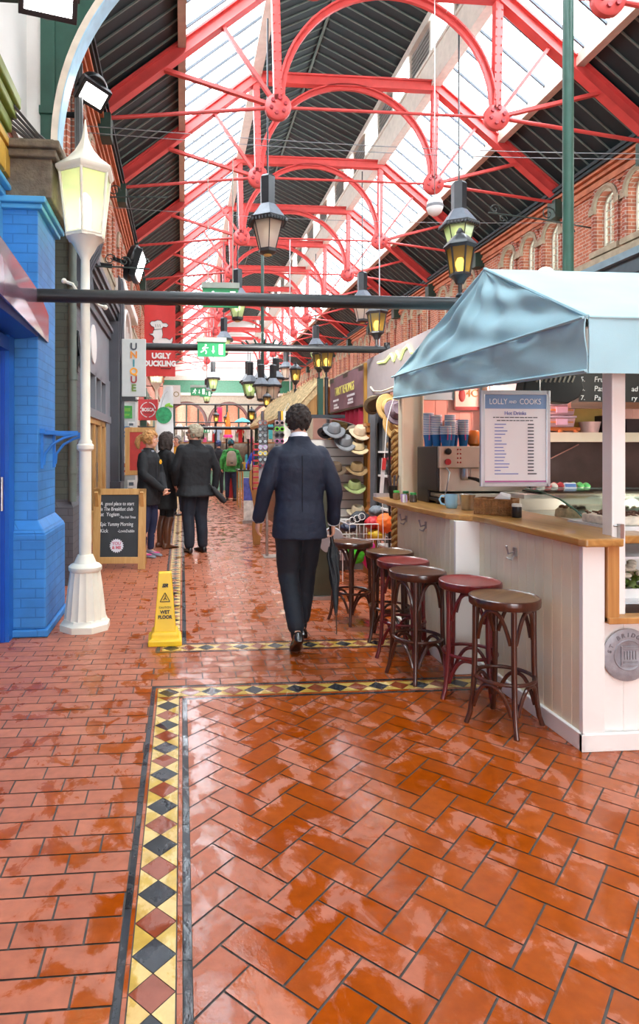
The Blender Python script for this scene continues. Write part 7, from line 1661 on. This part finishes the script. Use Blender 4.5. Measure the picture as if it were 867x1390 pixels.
def sunglasses():
    r = T('sunglasses_stand','steel sunglasses display stand with two tall columns beside the suited man','display stand',(1.20,8.62,0)); o = MB(); o.bx(-.10,.16,-.12,.12,0,.015); o.build('base_plate',STEEL,r,bevel=.003); o = MB(); o.tube([(-.05,0,.015),(-.05,0,.95)],.02,10); o.build('pole',STEEL,r)
    o = MB(); o.bx(-.16,-.05,.01,.03,.9,1.86); o.bx(.06,.18,.01,.03,.9,1.86); o.build('panel',mat('display_panel_grey','#8f8d92',.4,var=.1),r); o = MB(); o.tube([(-.11,.0,1.8),(-.11,.0,1.98)],.022,8); o.tube([(.12,.0,1.8),(.12,.0,1.98)],.022,8); o.build('column_top',STEEL,r); o = MB()
    for k in range(9): o.bx(-.25,-.17,-.06,.03,.92+k*.075,.945+k*.075)
    o.bx(-.25,-.245,-.06,.03,.9,1.6); o.build('red_rack',mat('rack_red','#a8212c',.5),r); o = MB(); o.bx(-.16,.18,-.01,.01,.9,.94); o.build('cross_bar',STEEL,r)
    def specs(c,lens): 
        t = T('sunglasses','x','sunglasses',(0,0,0),0,'sunglasses on the display stand'); m = mat('frame_'+c.strip('#'),c,.3); o = MB()
        for sx in (-1,1): o.ring(.026,.0065,(sx*.034,0,0),16,6,axis='Y'); o.tube([(sx*.06,0,.008),(sx*.068,.02,.01),(sx*.068,.09,.004)],.005,5)
        o.tube([(-.010,0,.006),(0,0,.009),(.010,0,.006)],.005,5); o.build('frame',m,t); 
        o = MB()
        for sx in (-1,1): o.lathe([(.001,-.003),(.024,-.003),(.024,.003),(.001,.003)],(sx*.034,0,0),14,axis='Y')
        o.build('lens',mat('dark_lens','#1c1a20',.1),t); return t
    base = {}
    A = ['#9a4a30','#1f1e20','#232125','#2a2226','#c8a9d8','#e6c826','#1f1e20','#8a2f3a']; B = ['#c9a0a0','#7ee02a','#2a2024','#c06a9a','#3a2a30','#d8a0b8','#29262c','#6a4a50','#2a2024']
    nm = {'#9a4a30':'rust brown','#1f1e20':'black','#232125':'black','#2a2226':'dark','#c8a9d8':'lilac','#e6c826':'bright yellow','#8a2f3a':'maroon','#c9a0a0':'pale pink','#7ee02a':'neon green','#2a2024':'dark','#c06a9a':'pink','#3a2a30':'dark plum','#d8a0b8':'light pink','#29262c':'black','#6a4a50':'mauve'}
    for col,(lst,x) in enumerate(((A,1.09),(B,1.32))):
        for k,c in enumerate(lst):
            t = dup(base[c]) if c in base else base.setdefault(c,specs(c,'#222')); t.location = (x,8.60,1.82-k*.083); t.rotation_euler = (0,0,0)
            t['label'] = '%s framed sunglasses on the %s column, row %s from the top' % (nm[c],('left','right')[col],('one','two','three','four','five','six','seven','eight','nine')[k])
    r = T('carved_figure','tall tan wooden cut out figure board standing left of the sunglasses','board',(1.14,9.72,0)); o = MB()
    o.prism([(-.06,0),(.05,0),(.09,.35),(.05,.55),(.115,.75),(.12,1.02),(.06,1.17),(-.04,1.20),(-.11,1.12),(-.12,.95),(-.07,.72),(-.04,.55),(-.075,.3)],-.02,.02,'XZ'); o.build('board',wood('tan_board','#a9773f','#c08d50','Z',10,.4),r,bevel=.008); o = MB(); o.bar((0,.0,.8),(0,.3,.01),.04,.03); o.build('strut',PINE,r)
    r = T('rollup_poster','violet and white roll up poster banner standing at the edge of the aisle','poster',(1.315,12.6,0)); o = MB(); o.bx(-.10,.10,-.006,.006,.45,.9); o.build('violet_print',mat('violet_poster','#5058a8',.5,var=.5,scale=9),r); o = MB(); o.bx(-.10,.10,-.006,.006,.06,.45); o.build('white_print',mat('white_poster','#d9d6d0',.5,var=.3,scale=10),r); o = MB(); o.bx(-.12,.12,-.05,.05,0,.06); o.tube([(-.10,0,.9),(.10,0,.9)],.008,6); o.tube([(0,.02,.05),(0,.02,.9)],.008,6); o.build('stand',STEEL,r)
    r = T('trestle_table','small table of bottles beyond the roll up poster','table',(1.95,16.2,0)); o = MB(); o.bx(-.55,.3,-.3,.6,.92,.96); o.build('table_top',BLACKM,r)
    for sx in (-.5,.25):
        for sy in (-.25,.55): o = MB(); o.bx(sx-.02,sx+.02,sy-.02,sy+.02,0,.92); o.build('leg',PINE,r)
    for k in range(8):
        o = MB(); o.lathe([(.03,0),(.034,.01),(.034,.12),(.012,.17),(.012,.22)],seg=10); c = ['#3c4a2a','#c9a23a','#7a2a22','#d8d2c0'][k%4]; q = o.build('bottle',mat('bottle_'+c.strip('#'),c,.2)); q.location = (1.48+.09*k,15.98+.07*(k%2),.96); tag(q,('dark green','amber','red','cream')[k%4]+' bottle on the small table by the blue jacket','bottle','bottles on the small table')
sunglasses()
def back_stall():
    r = T('back_stall','distant stall with green panelled counter and crowded rails facing the aisle','market stall',(0,23.3,0)); o = MB(); o.bx(-.2,1.75,-.3,.6,.0,.75); o.bx(1.9,3.6,-.3,.6,0,.95); o.build('counter',mat('sage_panels','#6fa58d',.5,var=.3,scale=4),r); o = MB(); o.bx(-.3,3.7,-.36,.66,.95,1.0); o.bx(-.3,3.6,-.1,.5,1.70,1.74); o.build('shelf',PINE,r)
    o = MB()
    for x in (-.3,1.2,2.4,3.6): o.tube([(x,-.2,0),(x,-.2,3.1)],.035,8)
    o.tube([(-.3,-.2,3.1),(3.6,-.2,3.1)],.03,8); o.tube([(-.3,-.25,2.45),(3.6,-.25,2.45)],.02,8); o.build('rail',BLACKI,r); o = MB(); o.bx(-.3,3.6,.62,.66,1.0,2.3); o.build('back_panel',mat('busy_back','#8a8378',.7,var=.6,scale=6),r)
    cols = [('white','#efeeea'),('cream','#e2d6c0'),('pale blue','#a9c3dc'),('black','#222226'),('orange','#e87a2c'),('red','#c92f38'),('turquoise','#3fa0a8'),('lilac','#b49ad0'),('yellow','#e6c23c'),('pink','#e0609a')]
    def shirt(c):
        o = MB(); pts = [(-.14,-.5),(.14,-.5),(.15,-.05),(.24,-.16),(.30,-.06),(.16,.08),(.06,.10),(0,.06),(-.06,.10),(-.16,.08),(-.30,-.06),(-.24,-.16),(-.15,-.05)]; o.prism(pts,-.03,.03,'XZ'); return o.build('hanging_shirt',mat('shirt_'+c.strip('#'),c,.8,var=.15,scale=12,bump=.4,bscale=12),bevel=.015)
    for k in range(14):
        n_,c = cols[[0,0,1,3,0,2,1,0,5,0,1,0,6,0][k]]; q = shirt(c); q.location = (-.1+k*.275,23.0-.05*(k%2),2.30-.2*((k*7)%3)/3); q.scale = (.5,1,.9); tag(q,n_+' garment on the rail of the far stall, place %s from the left'%('one','two','three','four','five','six','seven','eight','nine','ten','eleven','twelve','thirteen','fourteen')[k],'garment','garments on the far stall rail')
    for k in range(22):
        n_,c = cols[(k*3+1)%10]; o = MB(); h = .12+.16*hsh(k,5); o.box((0,0,h/2),(.13,.12,h)); o.ell((0,0,h),(.06,.05,.05),8,6); q = o.build('gift_item',mat('gift_'+c.strip('#'),c,.6,var=.2)); q.location = (-.2+k*.17,23.15,1.0 if k%2 else 1.74); tag(q,n_+' gift item on the %s shelf of the far stall'%('lower' if k%2 else 'upper'),'gift item','gift items on the far stall')
    r = T('pink_streamer','bright pink vertical streamer banner hanging above the far stall','banner',(1.36,23.06,2.71)); o = MB(); o.sheet(lambda u,v:(-.085+.17*u,.01*math.sin(v*6),-.29+.58*v),3,8,.01); o.build('cloth',mat('hot_pink_cloth','#e0305e',.7),r); o = MB(); o.tube([(-.1,0,.29),(.1,0,.29)],.01,6); o.tube([(0,0,.29),(0,0,.4)],.006,5); o.build('rod',BLACKI,r)
    r = T('windsock','orange and pink cone windsock hanging above the far stall','windsock',(1.64,22.8,2.0)); o = MB(); o.lathe([(.13,0),(.11,.2),(.07,.5),(.02,.82)],seg=14); o.build('orange_cone',mat('orange_nylon','#ee7a2a',.6,var=.15),r); o = MB(); o.lathe([(.17,-.10),(.16,-.02),(.135,.0)],seg=14); o.build('pink_hem',mat('pink_nylon','#e23a8c',.6),r)
    r = T('small_parasol','teal child size parasol open above the far stall','parasol',(2.15,22.7,2.45)); o = MB(); o.lathe([(.30,0),(.2,.08),(.02,.16)],seg=12); o.build('canopy',mat('teal_nylon','#3f9aa0',.6),r); o = MB(); o.tube([(0,0,-.55),(0,0,.2)],.010,6); o.build('shaft',PINE,r)
    r = T('red_a_frame','small red and pine easel standing beside the green coat','easel',(1.62,18.6,0)); o = MB(); o.bar((-.12,0,0),(-.10,.02,.92),.04,.04); o.bar((.16,0,0),(.14,.02,.92),.04,.04); o.bx(-.12,.16,-.02,.02,.3,.34); o.build('frame',PINE,r); o = MB(); o.bx(-.30,-.14,.0,.02,.05,.75); o.build('red_panel',mat('easel_red','#b8262c',.5),r)
    # further stalls down the right side
    for k,(y,c,c2,l) in enumerate(((26.5,'#b8322f','#e6ddcc','red and cream striped'),(31.5,'#2f6a58','#e6ddcc','green and cream striped'),(37.5,'#3a5a8a','#e6ddcc','blue and cream striped'))):
        r = T('market_stall','far market stall with '+l+' canopy on the right side','market stall',(0,y,0)); o = MB()
        for q in range(8): o.prism([(2.6,2.2),(3.8,2.75),(3.8,2.72),(2.6,2.17)],q*.5,q*.5+.5,'XZ',q%2)
        o.build('canopy',[mat('stripe_'+c.strip('#'),c,.7),mat('stripe_'+c2.strip('#'),c2,.7)],r); o = MB(); o.bx(2.7,5.5,.1,3.9,0,.9); o.build('counter',wood('stall_counter','#6d4a2c','#8a6238','Y'),r)
        for y_ in (.05,3.95): o = MB(); o.tube([(2.7,y_,0),(2.7,y_,2.25)],.03,8); o.tube([(3.8,y_,0),(3.8,y_,2.74)],.03,8); o.build('post',BLACKI,r)
        o = MB(); o.bx(3.85,3.9,0,4,.9,2.6); o.build('back_panel',mat('stall_back_%d'%k,'#7a6a5a',.7,var=.5,scale=4),r)
back_stall()
# ================================================================== LIGHTS
def area(name,loc,rot,size,power,col=(1,1,1),sy=None):
    l = bpy.data.lights.new(name,'AREA'); l.energy = power; l.size = size; l.color = col
    if sy: l.shape = 'RECTANGLE'; l.size_y = sy
    o = bpy.data.objects.new(name,l); COL.objects.link(o); o.location = loc; o.rotation_euler = rot; return o
def point(name,loc,power,col=(1,1,1),r=.05):
    l = bpy.data.lights.new(name,'POINT'); l.energy = power; l.color = col; l.shadow_soft_size = r
    o = bpy.data.objects.new(name,l); COL.objects.link(o); o.location = loc; return o
# sky portals in the openings of the roof lights
for nm,xa,xb,fn in (('portal_left',0.02,HX0-.1,rz_l),('portal_right',HX1+.1,7.18,rz_r)):
    za,zb_ = fn(xa)+.3,fn(xb)+.3; L = math.hypot(xb-xa,zb_-za)
    o = area(nm,((xa+xb)/2,(YB+YE)/2,(za+zb_)/2),(0,math.atan2(-(zb_-za),xb-xa),0),L,1.0,sy=YE-YB); o.data.cycles.is_portal = True
o = area('portal_entrance',(2.2,YB-.3,1.6),(PI/2,0,0),4.0,1.0,sy=3.2); o.data.cycles.is_portal = True
# warm pink heat lamp in the snack stall, then an added unseen fill
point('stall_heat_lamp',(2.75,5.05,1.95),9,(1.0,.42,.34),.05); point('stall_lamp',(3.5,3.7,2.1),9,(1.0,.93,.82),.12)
point('case_lamp',(3.2,4.3,1.06),3,(1,.9,.75),.05)
area('hat_stall_lamp',(1.25,5.9,3.4),(.75,0,-.25),.5,34,(1.0,.96,.9))  # soft fill added to brighten the hats, no fixture there
area('thatch_fill',(2.35,12.5,2.05),(0,0,0),.5,16,(1.0,.9,.75),sy=4.0)  # added fill under the thatch, no visible source
area('far_stall_fill',(1.5,21.6,5.5),(.2,0,0),3,120,(1.0,.97,.92)); area('far_hall_fill',(2.0,32,6.5),(.2,0,0),4,260,(1.0,.97,.92)); area('far_hall_fill',(3.0,44,6.5),(.7,0,0),4,420,(1.0,.97,.92))  # unseen area lights added to brighten the far aisle
SC.view_settings.exposure = 1.25
